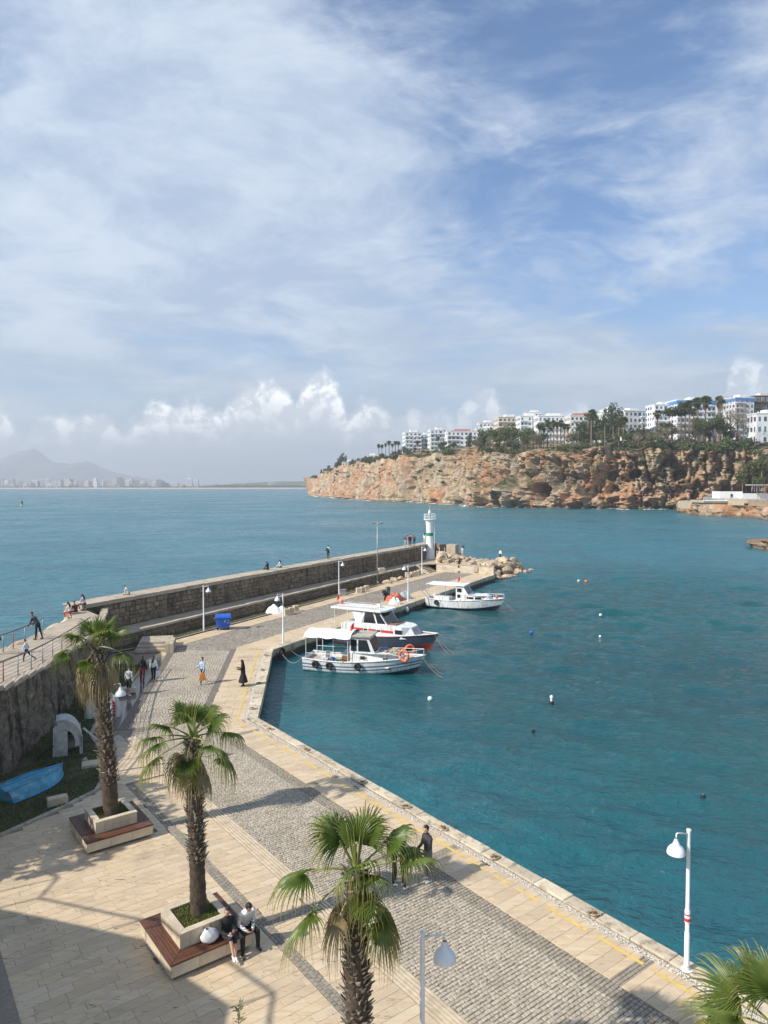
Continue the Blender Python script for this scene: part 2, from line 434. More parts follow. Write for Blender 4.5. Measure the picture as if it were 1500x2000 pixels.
def mat_sett(dark=1.0, name='sett'):
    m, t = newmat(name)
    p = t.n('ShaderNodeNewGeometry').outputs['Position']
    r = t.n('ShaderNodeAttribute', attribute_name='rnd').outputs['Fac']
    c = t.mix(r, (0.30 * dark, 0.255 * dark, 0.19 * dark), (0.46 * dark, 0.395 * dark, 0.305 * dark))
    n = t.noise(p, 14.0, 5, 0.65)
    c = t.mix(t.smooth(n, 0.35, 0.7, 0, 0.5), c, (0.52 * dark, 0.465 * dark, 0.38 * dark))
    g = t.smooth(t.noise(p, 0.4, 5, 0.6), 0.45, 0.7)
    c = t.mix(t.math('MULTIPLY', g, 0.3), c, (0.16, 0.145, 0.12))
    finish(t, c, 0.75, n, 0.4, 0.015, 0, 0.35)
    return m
def mat_cobble_far():
    m, t = newmat('cobble_far')
    p = t.n('ShaderNodeNewGeometry').outputs['Position']
    v = t.n('ShaderNodeTexVoronoi', {'Vector': p, 'Scale': 6.0}, feature='DISTANCE_TO_EDGE').outputs[0]
    vc = t.n('ShaderNodeTexVoronoi', {'Vector': p, 'Scale': 6.0}).outputs['Color']
    c = t.mix(t.n('ShaderNodeSeparateColor', {0: vc}).outputs[0], (0.25, 0.215, 0.165), (0.46, 0.405, 0.325))
    c = t.mix(t.smooth(v, 0.08, 0.02), c, (0.07, 0.06, 0.05))
    g = t.smooth(t.noise(p, 0.4, 5, 0.6), 0.45, 0.7)
    c = t.mix(t.math('MULTIPLY', g, 0.3), c, (0.16, 0.145, 0.12))
    finish(t, c, 0.8, t.smooth(v, 0, 0.12), 0.5, 0.02, 0, 0.3)
    return m
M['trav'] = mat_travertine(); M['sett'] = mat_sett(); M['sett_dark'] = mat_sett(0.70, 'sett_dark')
M['cobble_far'] = mat_cobble_far()
M['joint'] = pm('joint_mortar', (0.24, 0.19, 0.135), 0.2, 6, 0.9)
M['bed'] = pm('sett_bed', (0.18, 0.155, 0.12), 0.3, 9, 0.95, dirt=(0.2, 0.18, 0.14), coord='P')
M['coping'] = pm('coping_limestone', (0.56, 0.48, 0.36), 0.18, 2.5, 0.75, dirt=(0.27, 0.21, 0.14), dirtamt=0.7, dscale=1.1, bstr=0.5, bscale=16, coord='P')
M['quay_face'] = pm('quay_wall_concrete', (0.42, 0.37, 0.29), 0.2, 1.2, 0.85, dirt=(0.10, 0.09, 0.065), dirtamt=0.85, dscale=1.3, bstr=0.6, bscale=9, coord='P')
def mat_quayface(name, c0, c1, band=True):
    m, t = newmat(name); p = t.n('ShaderNodeNewGeometry').outputs['Position']; r = t.n('ShaderNodeAttribute', attribute_name='rnd').outputs['Fac']
    n = t.noise(p, 1.4, 6, 0.65); c = t.mix(t.smooth(n, .3, .7), c0, c1)
    c = t.mix(t.smooth(t.noise(t.vmath('MULTIPLY', p, (2.2, 2.2, .25)), 1.5, 6, .65), .48, .68, 0, .7), c, (.15, .12, .08))
    c = t.mix(t.smooth(t.noise(t.vmath('ADD', p, (3, 8, 1)), 2.6, 6, .7), .56, .68, 0, .8), c, (.20, .15, .095))
    f = t.math('ADD', .84, t.math('MULTIPLY', r, .3)); c = t.mix(1.0, c, t.n('ShaderNodeCombineColor', {0: f, 1: f, 2: f}).outputs[0], 'MULTIPLY')
    z = t.n('ShaderNodeSeparateXYZ', {0: p}).outputs[2]
    al = t.smooth(t.math('ADD', z, t.math('MULTIPLY', t.noise(p, 1.8, 5, .6), .45)), -.22, -.42)
    c = t.mix(t.math('MULTIPLY', al, .9), c, (.035, .042, .022))
    finish(t, c, .8, t.noise(p, 12, 6, .7), .6, .03, 0, .3); return m
M['coping'] = mat_quayface('coping_limestone_worn', (.50, .42, .30), (.62, .53, .40)); M['quay_face'] = mat_quayface('quay_wall_worn', (.36, .31, .24), (.48, .42, .33))
M['pebble'] = pm('pebble_mix', (0.50, 0.45, 0.37), 0.75, 20, 0.7, bstr=0.8, bscale=26, coord='P')
M['yellow'] = pm('worn_yellow_paint', (0.64, 0.45, 0.12), 0.12, 5, 0.7, dirt=(0.52, 0.42, 0.28), dirtamt=1.0, dscale=3, coord='P')
M['kerb'] = pm('kerb_stone', (0.38, 0.34, 0.27), 0.2, 4, 0.85, dirt=(0.17, 0.15, 0.11), coord='P')
def mat_rubble(name, c0, c1, stain=0.6, sth=(0.5, 0.68)):
    m, t = newmat(name)
    p = t.n('ShaderNodeNewGeometry').outputs['Position']
    r = t.n('ShaderNodeAttribute', attribute_name='rnd').outputs['Fac']
    c = t.mix(r, c0, c1)
    n = t.noise(p, 3.5, 6, 0.65)
    c = t.mix(t.smooth(n, 0.35, 0.7, 0, 0.6), c, tuple(x * 0.55 for x in c0))
    s = t.vmath('MULTIPLY', p, (1.3, 1.3, 0.16 if sth[0] > .46 else .30))
    st = t.smooth(t.noise(s, 1.1, 6, 0.65), *sth)
    c = t.mix(t.math('MULTIPLY', st, stain), c, (0.035, 0.032, 0.028))
    if sth[0] < .46:
        vo = t.n('ShaderNodeTexVoronoi', {'Vector': t.vmath('ADD', t.vmath('MULTIPLY', p, (1, 1, 1.5)), t.vmath('SCALE', t.noise(p, 2.0, 3, out=1), .35)), 'Scale': 2.3}, feature='DISTANCE_TO_EDGE').outputs[0]
        c = t.mix(t.smooth(vo, .07, .0, 0, .6), c, (0.05, 0.042, 0.032))
    lich = t.smooth(t.noise(p, 1.9, 6, 0.7), 0.60, 0.7)
    c = t.mix(t.math('MULTIPLY', lich, 0.5), c, (0.46, 0.42, 0.34))
    finish(t, c, 0.9, t.noise(p, 8, 6, 0.7), 0.8, 0.04, 0, 0.2)
    return m
M['rubble'] = mat_rubble('breakwater_stone', (0.21, 0.16, 0.11), (0.35, 0.275, 0.195), 0.6)
M['rubble2'] = mat_rubble('terrace_stone', (0.20, 0.15, 0.10), (0.32, 0.25, 0.17), 0.5)
M['bigwall'] = mat_rubble('stained_render', (0.22, 0.185, 0.135), (0.32, 0.27, 0.20), 0.9, (0.45, 0.63))
M['walltop'] = pm('wall_top_concrete', (0.42, 0.355, 0.265), 0.15, 1.6, 0.85, dirt=(0.2, 0.17, 0.12), dirtamt=0.5, dscale=0.8, bstr=0.4, bscale=12, coord='P')
M['rock'] = pm('limestone_boulder', (0.44, 0.34, 0.235), 0.25, 1.3, 0.9, dirt=(0.17, 0.12, 0.08), dirtamt=0.7, dscale=0.9, bstr=0.9, bscale=5, rndamt=0.4, coord='P')

# ================================================================== quay platform
def line_x(p, d, q, e):
    c = d.x * e.y - d.y * e.x; k = ((q.x - p.x) * e.y - (q.y - p.y) * e.x) / c
    return p + d * k
EN = 17.6; EM = -33.08                                        # water edge of the near quay / of the pier
A_ = Vector((-6.96, 38.3, 0)); B_ = Vector((-8.67, 54.4, 0))
A_ = QN(-34.7, EN); B_ = PU(44.1, EM)
D_ = PU(96.6, EM)
quay = MB()
qpoly = [QN(30, EN), A_, B_, D_, PU(106.6, -38.5), PU(106.6, -46.0), PU(40, -46.0), Vector((-19.8, 48, 0)), Vector((-18.6, 8, 0)), QN(30, -6)]
qpoly = list(reversed(qpoly))
quay.prism([(p.x, p.y) for p in qpoly][::-1] if False else [(p.x, p.y) for p in qpoly], -4.0, -0.045, bottom=False)
quay_o = tag(quay.build('quay', M['joint']), kind='structure')
quay_o['label'] = 'stone paved harbour quay bending towards the pier'

def clip_poly(poly, a, b):
    """keep what lies left of a->b"""
    out = []; n = len(poly)
    def sd(p): return (b[0] - a[0]) * (p[1] - a[1]) - (b[1] - a[1]) * (p[0] - a[0])
    for i in range(n):
        p, q = poly[i], poly[(i + 1) % n]; sp, sq = sd(p), sd(q)
        if sp >= 0: out.append(p)
        if (sp >= 0) != (sq >= 0):
            k = sp / (sp - sq); out.append((p[0] + (q[0] - p[0]) * k, p[1] + (q[1] - p[1]) * k))
    return out
def area(p): return 0.5 * sum(p[i][0] * p[(i + 1) % len(p)][1] - p[(i + 1) % len(p)][0] * p[i][1] for i in range(len(p)))
def ccw(p):
    p = [(q[0], q[1]) for q in p]
    return p if area(p) > 0 else p[::-1]
def lay(region, da, db, sa, sb, gap, out, o=(0, 0), skip=None, jit=0.0, rnd=None):
    """lay rows of pieces (length sa along da, row width sb along db) inside a convex region"""
    region = ccw(region); rg = rnd or random.Random(5)
    ca = [p[0] * da.x + p[1] * da.y for p in region]; cb = [p[0] * db.x + p[1] * db.y for p in region]
    b = math.floor(min(cb) / sb) * sb
    while b < max(cb):
        a = min(ca) - rg.random() * sa[1]
        while a < max(ca):
            L = rg.uniform(*sa); j = jit
            cell = [(a + gap / 2 + rg.uniform(-j, j), b + gap / 2 + rg.uniform(-j, j)), (a + L - gap / 2 + rg.uniform(-j, j), b + gap / 2 + rg.uniform(-j, j)), (a + L - gap / 2 + rg.uniform(-j, j), b + sb - gap / 2 + rg.uniform(-j, j)), (a + gap / 2 + rg.uniform(-j, j), b + sb - gap / 2 + rg.uniform(-j, j))]
            poly = [(c[0] * da.x + c[1] * db.x, c[0] * da.y + c[1] * db.y) for c in cell]
            if area(poly) < 0: poly = poly[::-1]
            for i in range(len(region)):
                poly = clip_poly(poly, region[i], region[(i + 1) % len(region)])
                if len(poly) < 3: break
            if len(poly) >= 3 and area(poly) > 0.12 * sa[0] * sb:
                c = (sum(p[0] for p in poly) / len(poly), sum(p[1] for p in poly) / len(poly))
                if not (skip and skip(c)): out.append((c, poly))
            a += L
        b += sb
def inside(poly):
    def f(c):
        x, y = c; r = False; n = len(poly); j = n - 1
        for i in range(n):
            xi, yi = poly[i][0], poly[i][1]; xj, yj = poly[j][0], poly[j][1]
            if (yi > y) != (yj > y) and x < (xj - xi) * (y - yi) / (yj - yi) + xi: r = not r
            j = i
        return r
    return f
def in_view(c, z=0.0, mrg=40):
    if c[1] < 1: return False
    px = 750 + c[0] * FPX / c[1]; py = 948 + (EYE - z) * FPX / c[1]
    return -mrg < px < 1500 + mrg and py < 2000 + mrg
def pieces(name, lst, mat, z0, z1, bev, parent, zj=0.0, nmax=300, tilt=0.0):
    """the pieces that show largest become objects, the rest one joined part"""
    rg = random.Random(11)
    vis = [q for q in lst if in_view(q[0])]
    vis.sort(key=lambda q: -area(q[1]) / (q[0][1] ** 3))
    one = set(id(q) for q in vis[:nmax])
    rest = MB(); k = 0
    for q in lst:
        (cx, cy), poly = q
        dz = rg.uniform(-zj, zj); rv = rg.random()
        if id(q) in one:
            b = MB(); b.cr = rv; b.prism([(x - cx, y - cy) for x, y in poly], z0, z1, bev=bev)
            b.build(name, mat, parent, (cx, cy, dz), (rg.uniform(-tilt, tilt), rg.uniform(-tilt, tilt), 0), rnd=True); k += 1
        else:
            rest.cr = rv; rest.prism(poly, z0 + dz, z1 + dz, bev=bev)
    if rest.f: tag(rest.build(name + 's_beyond', mat, parent, rnd=True), kind='stuff')

# --- region outlines
def q2(*a): return [(p.x, p.y) for p in a]
L1 = line_x(QN(0, 11.5), V_, Vector((-13.35, 36.5, 0)), Vector((-2.15, 18.7, 0))); L2 = PU(41.7, -40.4)
R1 = line_x(QN(0, 15.4), V_, Vector((-9.75, 38.1, 0)), Vector((-1.55, 16.8, 0))); R2 = PU(43.5, -36.0)
kerb_pts = [Vector(p) for p in ((-17.9, 19.5, 0), (-15.6, 22.9, 0), (-13.8, 25.4, 0), (-12.7, 27.4, 0), (-11.95, 29.0, 0), (-12.2, 30.6, 0), (-13.2, 33.0, 0), (-14.9, 35.6, 0), (-15.6, 38.5, 0), (-16.0, 42.8, 0), (-16.55, 47.2, 0), (-16.9, 49.6, 0))]
lawn_poly = [(p.x, p.y) for p in kerb_pts] + [(-20.2, 50.0), (-18.4, 19.5)]
bench_c = [Vector((-5.24, 19.3, 0)), Vector((-9.98, 25.5, 0))]
def in_bench(c):
    for b in bench_c:
        d = Vector((c[0] - b.x, c[1] - b.y, 0))
        if abs(d.dot(V_)) < 0.85 and abs(d.dot(N_)) < 0.85: return True
    return False
inlawn = inside(lawn_poly)
XS = [-33.0, -25.6, -18.0, -10.5]                              # cross bands of dark setts
SW = 0.17
tiles = []; setts = []; dark = []; tact = []
def cut_by_bands(v0, v1):
    xs = sorted([v0] + [x for x in XS if v0 < x < v1] + [v1]); r = []
    for i in range(len(xs) - 1):
        r.append((xs[i] + (SW if xs[i] in XS else 0), xs[i + 1] - (SW if xs[i + 1] in XS else 0)))
    return r
skp = lambda c: inlawn(c) or in_bench(c)
vend = -34.0
for a, b in cut_by_bands(-30.2, 4):
    lay(q2(QN(a, 9.58), QN(b, 9.58), QN(b, 10.9), QN(a, 10.9)), N_, V_, (0.6, 1.3), 0.31, 0.008, tiles, skip=skp)
lay(q2(QN(-30.4, -8), QN(4, -8), QN(4, 9.22), QN(-30.4, 9.22)), N_, V_, (0.55, 1.35), 0.31, 0.008, tiles, skip=skp)
lay(q2(QN(-30.4, 9.22), QN(-30.2, 10.9), QN(-36.6, 10.9), QN(-36.6, 4), QN(-30.4, 4)), N_, V_, (0.5, 1.0), 0.31, 0.008, tiles, skip=skp)
# near quay strip with the cross bands
k1 = line_x(QN(0, 15.42), V_, A_, R1 - A_); k2 = line_x(QN(0, 16.95), V_, A_, R1 - A_)
for a, b in cut_by_bands(-36, 4):
    reg = ccw(q2(QN(a, 15.42), QN(b, 15.42), QN(b, 16.93), QN(a, 16.93)))
    reg = clip_poly(reg, (A_.x, A_.y), (R1.x, R1.y)) if ((R1 - A_).cross(QN(0, 15.5) - A_)).z > 0 else clip_poly(reg, (R1.x, R1.y), (A_.x, A_.y))
    if len(reg) > 2: lay(reg, N_, V_, (0.6, 1.5), 0.42, 0.008, tiles)
# the middle strip and the pier strip beside the road
WA = (B_ - A_).normalized(); WN = Vector((WA.y, -WA.x, 0))
A2 = A_ - N_ * 0; 
lay(q2(A_ - WN * 0.65, B_ - WN * 0.65, R2, R1), WN, WA, (0.7, 1.4), 0.42, 0.012, tiles)
lay(q2(B_ - W_ * 0.55, PU(96.2, EM - 0.55), PU(96.2, -36.0), R2), W_, U_, (0.7, 1.4), 0.45, 0.014, tiles)
# inner footway and the strip left of the road on the pier
lay(q2(Vector((-15.3, 35.3, 0)), L1 + Vector((-0.5, 0.1, 0)), L2 + Vector((-0.45, -0.2, 0)), Vector((-17.4, 50.5, 0))), Vector((1, 0, 0)), Vector((0, 1, 0)), (0.5, 1.1), 0.4, 0.012, tiles, skip=inlawn)
lay(q2(PU(41.9, -40.45), PU(96.2, -40.45), PU(96.2, -42.2), PU(38.9, -42.2)), W_, U_, (0.6, 1.2), 0.45, 0.014, tiles)
pieces('tile', tiles, M['trav'], -0.05, 0.0, 0.0025, quay_o, 0.003)
# setts of the road
rg = random.Random(3)
near_reg = [q2(QN(-36.4, 11.5), QN(4, 11.5), QN(4, 14.85), QN(-36.4, 14.85))]
lay(near_reg[0], N_, V_, (0.11, 0.19), 0.122, 0.02, setts, jit=0.014, skip=lambda c: not in_view(c, 0, 150))
lay(q2(QN(-36.2, 14.85), QN(4, 14.85), QN(4, 15.4), QN(-36.2, 15.4)), N_, V_, (0.11, 0.18), 0.122, 0.02, dark, jit=0.010, skip=lambda c: not in_view(c, 0, 150))
e1 = QN(-34.6, 11.5); e2 = QN(-34.6, 15.4)
lay(q2(L1, R1, R1 + (R2 - R1) * 0.93, L1 + (L2 - L1) * 0.93), Vector((1, 0, 0)), Vector((0, 1, 0)), (0.14, 0.22), 0.16, 0.025, setts, jit=0.014, skip=lambda c: c[0] * V_.x + c[1] * V_.y > -36.3)
dk = []
lay(q2(QN(-30.2, 9.22), QN(4, 9.22), QN(4, 9.58), QN(-30.2, 9.58)), V_, N_, (0.14, 0.2), 0.12, 0.012, dk, jit=0.004)
for x in XS:
    lay(q2(QN(x - SW, 9.58), QN(x + SW, 9.58), QN(x + SW, 10.9), QN(x - SW, 10.9)), N_, V_, (0.14, 0.2), 0.113, 0.012, dk, jit=0.004)
    lay(q2(QN(x - SW, 15.42), QN(x + SW, 15.42), QN(x + SW, 16.93), QN(x - SW, 16.93)), N_, V_, (0.14, 0.2), 0.113, 0.012, dk, jit=0.004)
road = MB()
rl = [QN(6, 11.5), L1, L2, PU(95.9, -40.4)]; rr = [QN(6, 15.4), R1, R2, PU(95.9, -36.0)]
for i in range(3):
    road.add([rl[i] + Vector((0, 0, -0.028)), rl[i + 1] + Vector((0, 0, -0.028)), rr[i + 1] + Vector((0, 0, -0.028)), rr[i] + Vector((0, 0, -0.028))], [(3, 2, 1, 0)])
road_o = tag(road.build('cobbled_road', M['bed']), 'grey cobbled roadway running along the quay and out on the pier', kind='structure')
pieces('sett', setts, M['sett'], -0.06, -0.004, 0.012, road_o, 0.006, tilt=0.02)
pieces('border_sett', dark, M['sett_dark'], -0.06, -0.004, 0.012, road_o, 0.005, tilt=0.02)
pieces('band_sett', dk, M['sett_dark'], -0.06, -0.002, 0.008, quay_o, 0.003)
far = MB()
f0 = L1 + (L2 - L1) * 0.93; g0 = R1 + (R2 - R1) * 0.93
for a, b, c, d in ((f0, L2, R2, g0), (L2, PU(95.9, -40.4), PU(95.9, -36), R2)):
    far.add([p + Vector((0, 0, -0.010)) for p in (a, b, c, d)], [(3, 2, 1, 0)])
tag(far.build('cobbles_beyond', M['cobble_far'], road_o), kind='stuff')
# ribbed tactile border between plaza and road: five narrow strips
M['rib'] = pm('rib_stone', (0.56, 0.46, 0.33), 0.15, 5, 0.7, dirt=(0.3, 0.24, 0.17), coord='P')
M['rib_dark'] = pm('rib_stone_dark', (0.22, 0.19, 0.155), 0.2, 5, 0.8, coord='P')
for i in range(5):
    n0 = 10.94 + i * 0.112
    b = MB(); a0 = QN(-38.0 + i * 0.06, n0); 
    s0 = QN(-35.9 + 0.0, n0)
    p = [s0, QN(5, n0), QN(5, n0 + 0.075), QN(-35.9, n0 + 0.075)]
    b.prism(ccw(q2(*p)), -0.05, 0.004 + 0.002 * (i % 2), bev=0.004); b.build('rib_strip', M['rib'], quay_o)
    b = MB(); d = (L2 - L1).normalized(); nn = Vector((d.y, -d.x, 0))
    o0 = L1 - nn * (0.52 - i * 0.105)
    p = [o0, o0 + d * ((L2 - L1).length), o0 + d * ((L2 - L1).length) + nn * 0.07, o0 + nn * 0.07]
    b.prism(ccw(q2(*p)), -0.05, 0.005, bev=0.004); b.build('rib_strip', M['rib_dark'], quay_o)
    d = (R2 - R1).normalized(); nn = Vector((d.y, -d.x, 0)); o0 = R1 - nn * (0.40 - i * 0.09)
    b = MB(); p = [o0, o0 + d * 16.6, o0 + d * 16.6 + nn * 0.06, o0 + nn * 0.06]
    b.prism(ccw(q2(*p)), -0.05, 0.012, bev=0.004); b.build('rib_strip', M['rib_dark'], quay_o)
# pebble drain and worn yellow line along the edge
def ribbon(name, pts, wd, z, mat, dash=None):
    b = MB(); rg = random.Random(2)
    for i in range(len(pts) - 1):
        p, q = pts[i], pts[i + 1]; d = (q - p); L = d.length; d.normalize(); nn = Vector((-d.y, d.x, 0)) * wd / 2
        s = 0.0
        while s < L:
            if dash: e = min(L, s + rg.uniform(*dash[0])); nx = e + rg.uniform(*dash[1])
            else: e = L; nx = L
            k = rg.uniform(0.75, 1.0) if dash else 1.0
            vs = [p + d * s - nn * k, p + d * e - nn * k, p + d * e + nn * k, p + d * s + nn * k]
            b.add([v + Vector((0, 0, z)) for v in vs], [(0, 1, 2, 3)]); s = nx
    return b.build(name, mat, quay_o)
def edge_line(off):
    a = line_x(QN(0, EN - off), V_, A_ - WN * off, WA); b = line_x(PU(0, EM - off), U_, A_ - WN * off, WA)
    return [QN(5, EN - off), a, b, PU(62, EM - off)]
pb = edge_line(0.56); ribbon('pebble_drain', pb[:3], 0.24, -0.006, M['pebble'])
yl = edge_line(1.0); o = ribbon('yellow_line', yl[:3], 0.13, 0.008, M['yellow'], ((0.5, 1.6), (0.0, 0.35)))
# pebbles that stand out of the drain
b = MB(); rg = random.Random(9)
for i in range(2600):
    v = rg.uniform(-34.5, -8); n = EN - 0.56 + rg.uniform(-0.12, 0.12); c = QN(v, n, -0.004)
    r = rg.uniform(0.012, 0.026); b.cr = rg.random()
    b.ell(c, (r * rg.uniform(0.8, 1.4), r, r * 0.7), 5, 3)
tag(b.build('drain_pebbles', M['pebble'], quay_o, smooth=True), kind='stuff')
# coping blocks along the whole edge: each a real block, as deep as the wall shows
def coping(p, q, nin, width=0.44, L=(0.9, 1.5), name='coping_stone', mat='coping', zt=0.02):
    d = (q - p); T = d.length; d.normalize(); s = 0.0; rg = random.Random(int(T * 100))
    while s < T - 0.05:
        e = min(T, s + rg.uniform(*L))
        if T - e < 0.35: e = T
        a = p + d * (s + 0.008); c = p + d * (e - 0.008); wv = width + rg.uniform(-0.02, 0.02); jo = rg.uniform(0.0, 0.035)
        b = MB(); b.cr = rg.random()
        o0 = (a + c) / 2
        poly = ccw([((x - o0).x, (x - o0).y) for x in (a - nin * jo, c - nin * jo, c + nin * wv, a + nin * wv)])
        b.prism(poly, -0.42, zt + rg.uniform(-0.008, 0.008), bev=0.022)
        if in_view((o0.x, o0.y), 0, 60) or s < 1: b.build(name, M[mat], quay_o, o0, rnd=True)
        s = e
outw = 0.10
coping(QN(5, EN + outw), A_ + N_ * outw, -N_)
coping(A_ + WN * outw, B_ + WN * outw, -WN, 0.6)
coping(B_ + W_ * outw, PU(96.6, EM + outw), -W_, 0.6, (1.0, 1.6))
# lower course of the quay wall
def face_blocks(p, q, out, L=(1.0, 1.7)):
    d = (q - p); T = d.length; d.normalize(); s = 0.0; rg = random.Random(int(T * 77))
    while s < T - 0.05:
        e = min(T, s + rg.uniform(*L)); a = p + d * (s + 0.012); c = p + d * (e - 0.012); k = rg.uniform(0.01, 0.06)
        b = MB(); o0 = (a + c) / 2; b.cr = rg.random()
        b.prism(ccw([((x - o0).x, (x - o0).y) for x in (a - out * 0.1, c - out * 0.1, c + out * k, a + out * k)]), -3.0, -0.44)
        b.build('wall_block', M['quay_face'], quay_o, o0, rnd=True); s = e
face_blocks(A_, B_, WN); face_blocks(B_, D_, W_); face_blocks(PU(96.6, EM), PU(96.6, -38.5), U_)

# ================================================================== lawn, kerbs
M['soil'] = pm('lawn_soil', (0.06, 0.055, 0.028), 0.4, 2.5, 0.95, dirt=(0.13, 0.11, 0.075), dirtamt=0.8, dscale=0.5, coord='P')
M['grass'] = pm('grass_blade', (0.075, 0.135, 0.022), 0.35, 0.9, 0.7, dirt=(0.17, 0.15, 0.06), dirtamt=0.6, dscale=1.2, coord='P')
M['grass_dry'] = pm('grass_dry', (0.21, 0.17, 0.075), 0.35, 0.9, 0.8, dirt=(0.11, 0.15, 0.04), dirtamt=0.9, dscale=0.35, coord='P')
b = MB(); b.prism(ccw(lawn_poly), -0.04, 0.06)
tag(b.build('lawn', M['soil']), 'shaded lawn between the tall wall and the footway', kind='structure')
def grass(name, poly, n, mat, z, label, h=(0.04, 0.10), seed=1, dens=None):
    rg = random.Random(seed); f = inside(poly); xs = [p[0] for p in poly]; ys = [p[1] for p in poly]; b = MB(); k = 0
    while k < n:
        x, y = rg.uniform(min(xs), max(xs)), rg.uniform(min(ys), max(ys))
        if not f((x, y)): k += 0.2; continue
        if dens and noise.noise((x * dens, y * dens, seed)) < rg.uniform(-0.5, 0.05): k += 0.3; continue
        a = rg.uniform(0, 6.3); wd = rg.uniform(0.008, 0.02); hh = rg.uniform(*h); lx, ly = rg.uniform(-0.04, 0.04), rg.uniform(-0.04, 0.04)
        b.add([(x - math.cos(a) * wd, y - math.sin(a) * wd, z), (x + math.cos(a) * wd, y + math.sin(a) * wd, z), (x + lx, y + ly, z + hh)], [(0, 1, 2)]); k += 1
    return tag(b.build(name, mat), label, kind='stuff')
grass('lawn_grass', lawn_poly, 42000, M['grass'], 0.058, 'short green grass on the shaded lawn', dens=0.55)
def kerb(pts, name='kerb_stone', wd=0.16, h=0.10, seg=0.9, parent=quay_o):
    for i in range(len(pts) - 1):
        p, q = pts[i], pts[i + 1]; d = q - p; n = max(1, round(d.length / seg)); L = d.length / n; dd = d.normalized()
        for k in range(n):
            c = p + dd * (L * (k + 0.5)); b = MB(); b.box((0, 0, h / 2 - 0.03), (L - 0.015, wd, h + 0.06), 0, bev=0.015)
            b.build(name, M['kerb'], parent, c, (0, 0, math.atan2(dd.y, dd.x)))
kerb(kerb_pts)
# pier verge: kerb, dry grass
vk = [PU(37.6, -43.2), PU(40.2, -42.3), PU(78.5, -42.3)]
kerb(vk)
vpoly = ccw(q2(PU(37.6, -43.1), PU(40.2, -42.2), PU(78.5, -42.2), PU(78.5, -44.1), PU(36.0, -44.1)))
b = MB(); b.prism(vpoly, -0.05, 0.07); tag(b.build('verge', M['soil']), 'dry grass verge along the low terrace wall', kind='structure')
grass('verge_grass', vpoly, 16000, M['grass_dry'], 0.068, 'dry yellow grass on the verge below the terrace', (0.05, 0.16), 4)
# ================================================================== walls
def stones(parent, p, q, z0, z1, out, ch, L, mat, name='stone', nmax=300, depth=0.12, seed=1, proud=0.05):
    """courses of separate stones on the face p->q; out = outward normal"""
    rg = random.Random(seed); T = (q - p).length; d = (q - p).normalized(); z = z0; lst = []
    while z < z1 - 0.05:
        h = min(rg.uniform(*ch), z1 - z)
        if z1 - z - h < ch[0] * 0.5: h = z1 - z
        s = -rg.uniform(0, L[1] / 2)
        while s < T:
            l = rg.uniform(*L); a = max(0, s); e = min(T, s + l); s += l
            if e - a < 0.12: continue
            lst.append((a, e, z, h))
        z += h
    def build(b, a, e, z, h, o0):
        g = 0.018; k = rg.uniform(0.0, proud); j = lambda: rg.uniform(-0.02, 0.02)
        b.cr = rg.random()
        base = [p + d * (a + g + j()), p + d * (e - g + j())]
        ins = min(0.05, (e - a) * 0.15, h * 0.2)
        vs = []
        for (off, i) in ((-depth, 0), (k * 0.4, 0), (k + 0.02, ins)):
            lo, hi = z + g + i, z + h - g - i
            vs += [base[0] + d * i + out * off + Vector((0, 0, lo)), base[1] - d * i + out * off + Vector((0, 0, lo)), base[1] - d * i + out * off + Vector((0, 0, hi)), base[0] + d * i + out * off + Vector((0, 0, hi))]
        fs = [(8, 9, 10, 11)]
        for r in (0, 4):
            for i in range(4): fs.append((r + i, r + (i + 1) % 4, r + 4 + (i + 1) % 4, r + 4 + i))
        b.add([v - o0 for v in vs], fs)
    lst.sort(key=lambda t: -((t[1] - t[0]) * t[3]) / (((p + d * t[0]).y) ** 2))
    rest = MB()
    for i, (a, e, z, h) in enumerate(lst):
        if i < nmax:
            o0 = p + d * ((a + e) / 2) + Vector((0, 0, z)); b = MB(); build(b, a, e, z, h, o0); b.build(name, mat, parent, o0, rnd=True)
        else: build(rest, a, e, z, h, Vector())
    if rest.f: tag(rest.build(name + 's_beyond', mat, parent, rnd=True), kind='stuff')
ZB = 3.4
bw = empty('breakwater_wall', PU(40, -46.4)); tag(bw, 'long dark stone breakwater wall running out to the lighthouse', 'wall')
off = -bw.location
b = MB(); b.prism(ccw(q2(*[p + off for p in (PU(37.5, -46.35), PU(105.8, -46.35), PU(105.8, -48.3), PU(37.5, -48.3))])), -4, ZB - 0.07, bottom=True)
b.build('wall_core', M['joint'], bw)
# top slabs
s = 37.4; rg = random.Random(4)
while s < 105.8:
    e = s + rg.uniform(2.2, 3.4); b = MB(); b.cr = rg.random()
    o0 = PU((s + e) / 2, -47.2)
    b.prism(ccw(q2(*[p - o0 for p in (PU(s + 0.02, -46.62), PU(e - 0.02, -46.62), PU(e - 0.02, -48.35), PU(s + 0.02, -48.35))])), ZB - 0.1, ZB + rg.uniform(-0.01, 0.01), bev=0.02)
    b.build('top_slab', M['walltop'], bw, o0 + off, rnd=True)
    b = MB(); b.cr = rg.random(); o0 = PU((s + e) / 2, -46.4)
    b.prism(ccw(q2(*[p - o0 for p in (PU(s + 0.02, -46.12), PU(e - 0.02, -46.12), PU(e - 0.02, -46.60), PU(s + 0.02, -46.60))])), ZB - 0.28, ZB + 0.05 + rg.uniform(-0.02, 0.02), bev=0.03)
    b.build('edge_stone', M['walltop'], bw, o0 + off, rnd=True); s = e
stones(bw, PU(37.5, -46.35) + off, PU(103.0, -46.35) + off, 0.2, ZB - 0.3, W_, (0.28, 0.48), (0.32, 0.78), M['rubble'], proud=0.16, seed=2)
tr = empty('terrace', PU(60, -45)); tag(tr, 'low stone terrace at the foot of the breakwater wall', 'terrace')
off = -tr.location
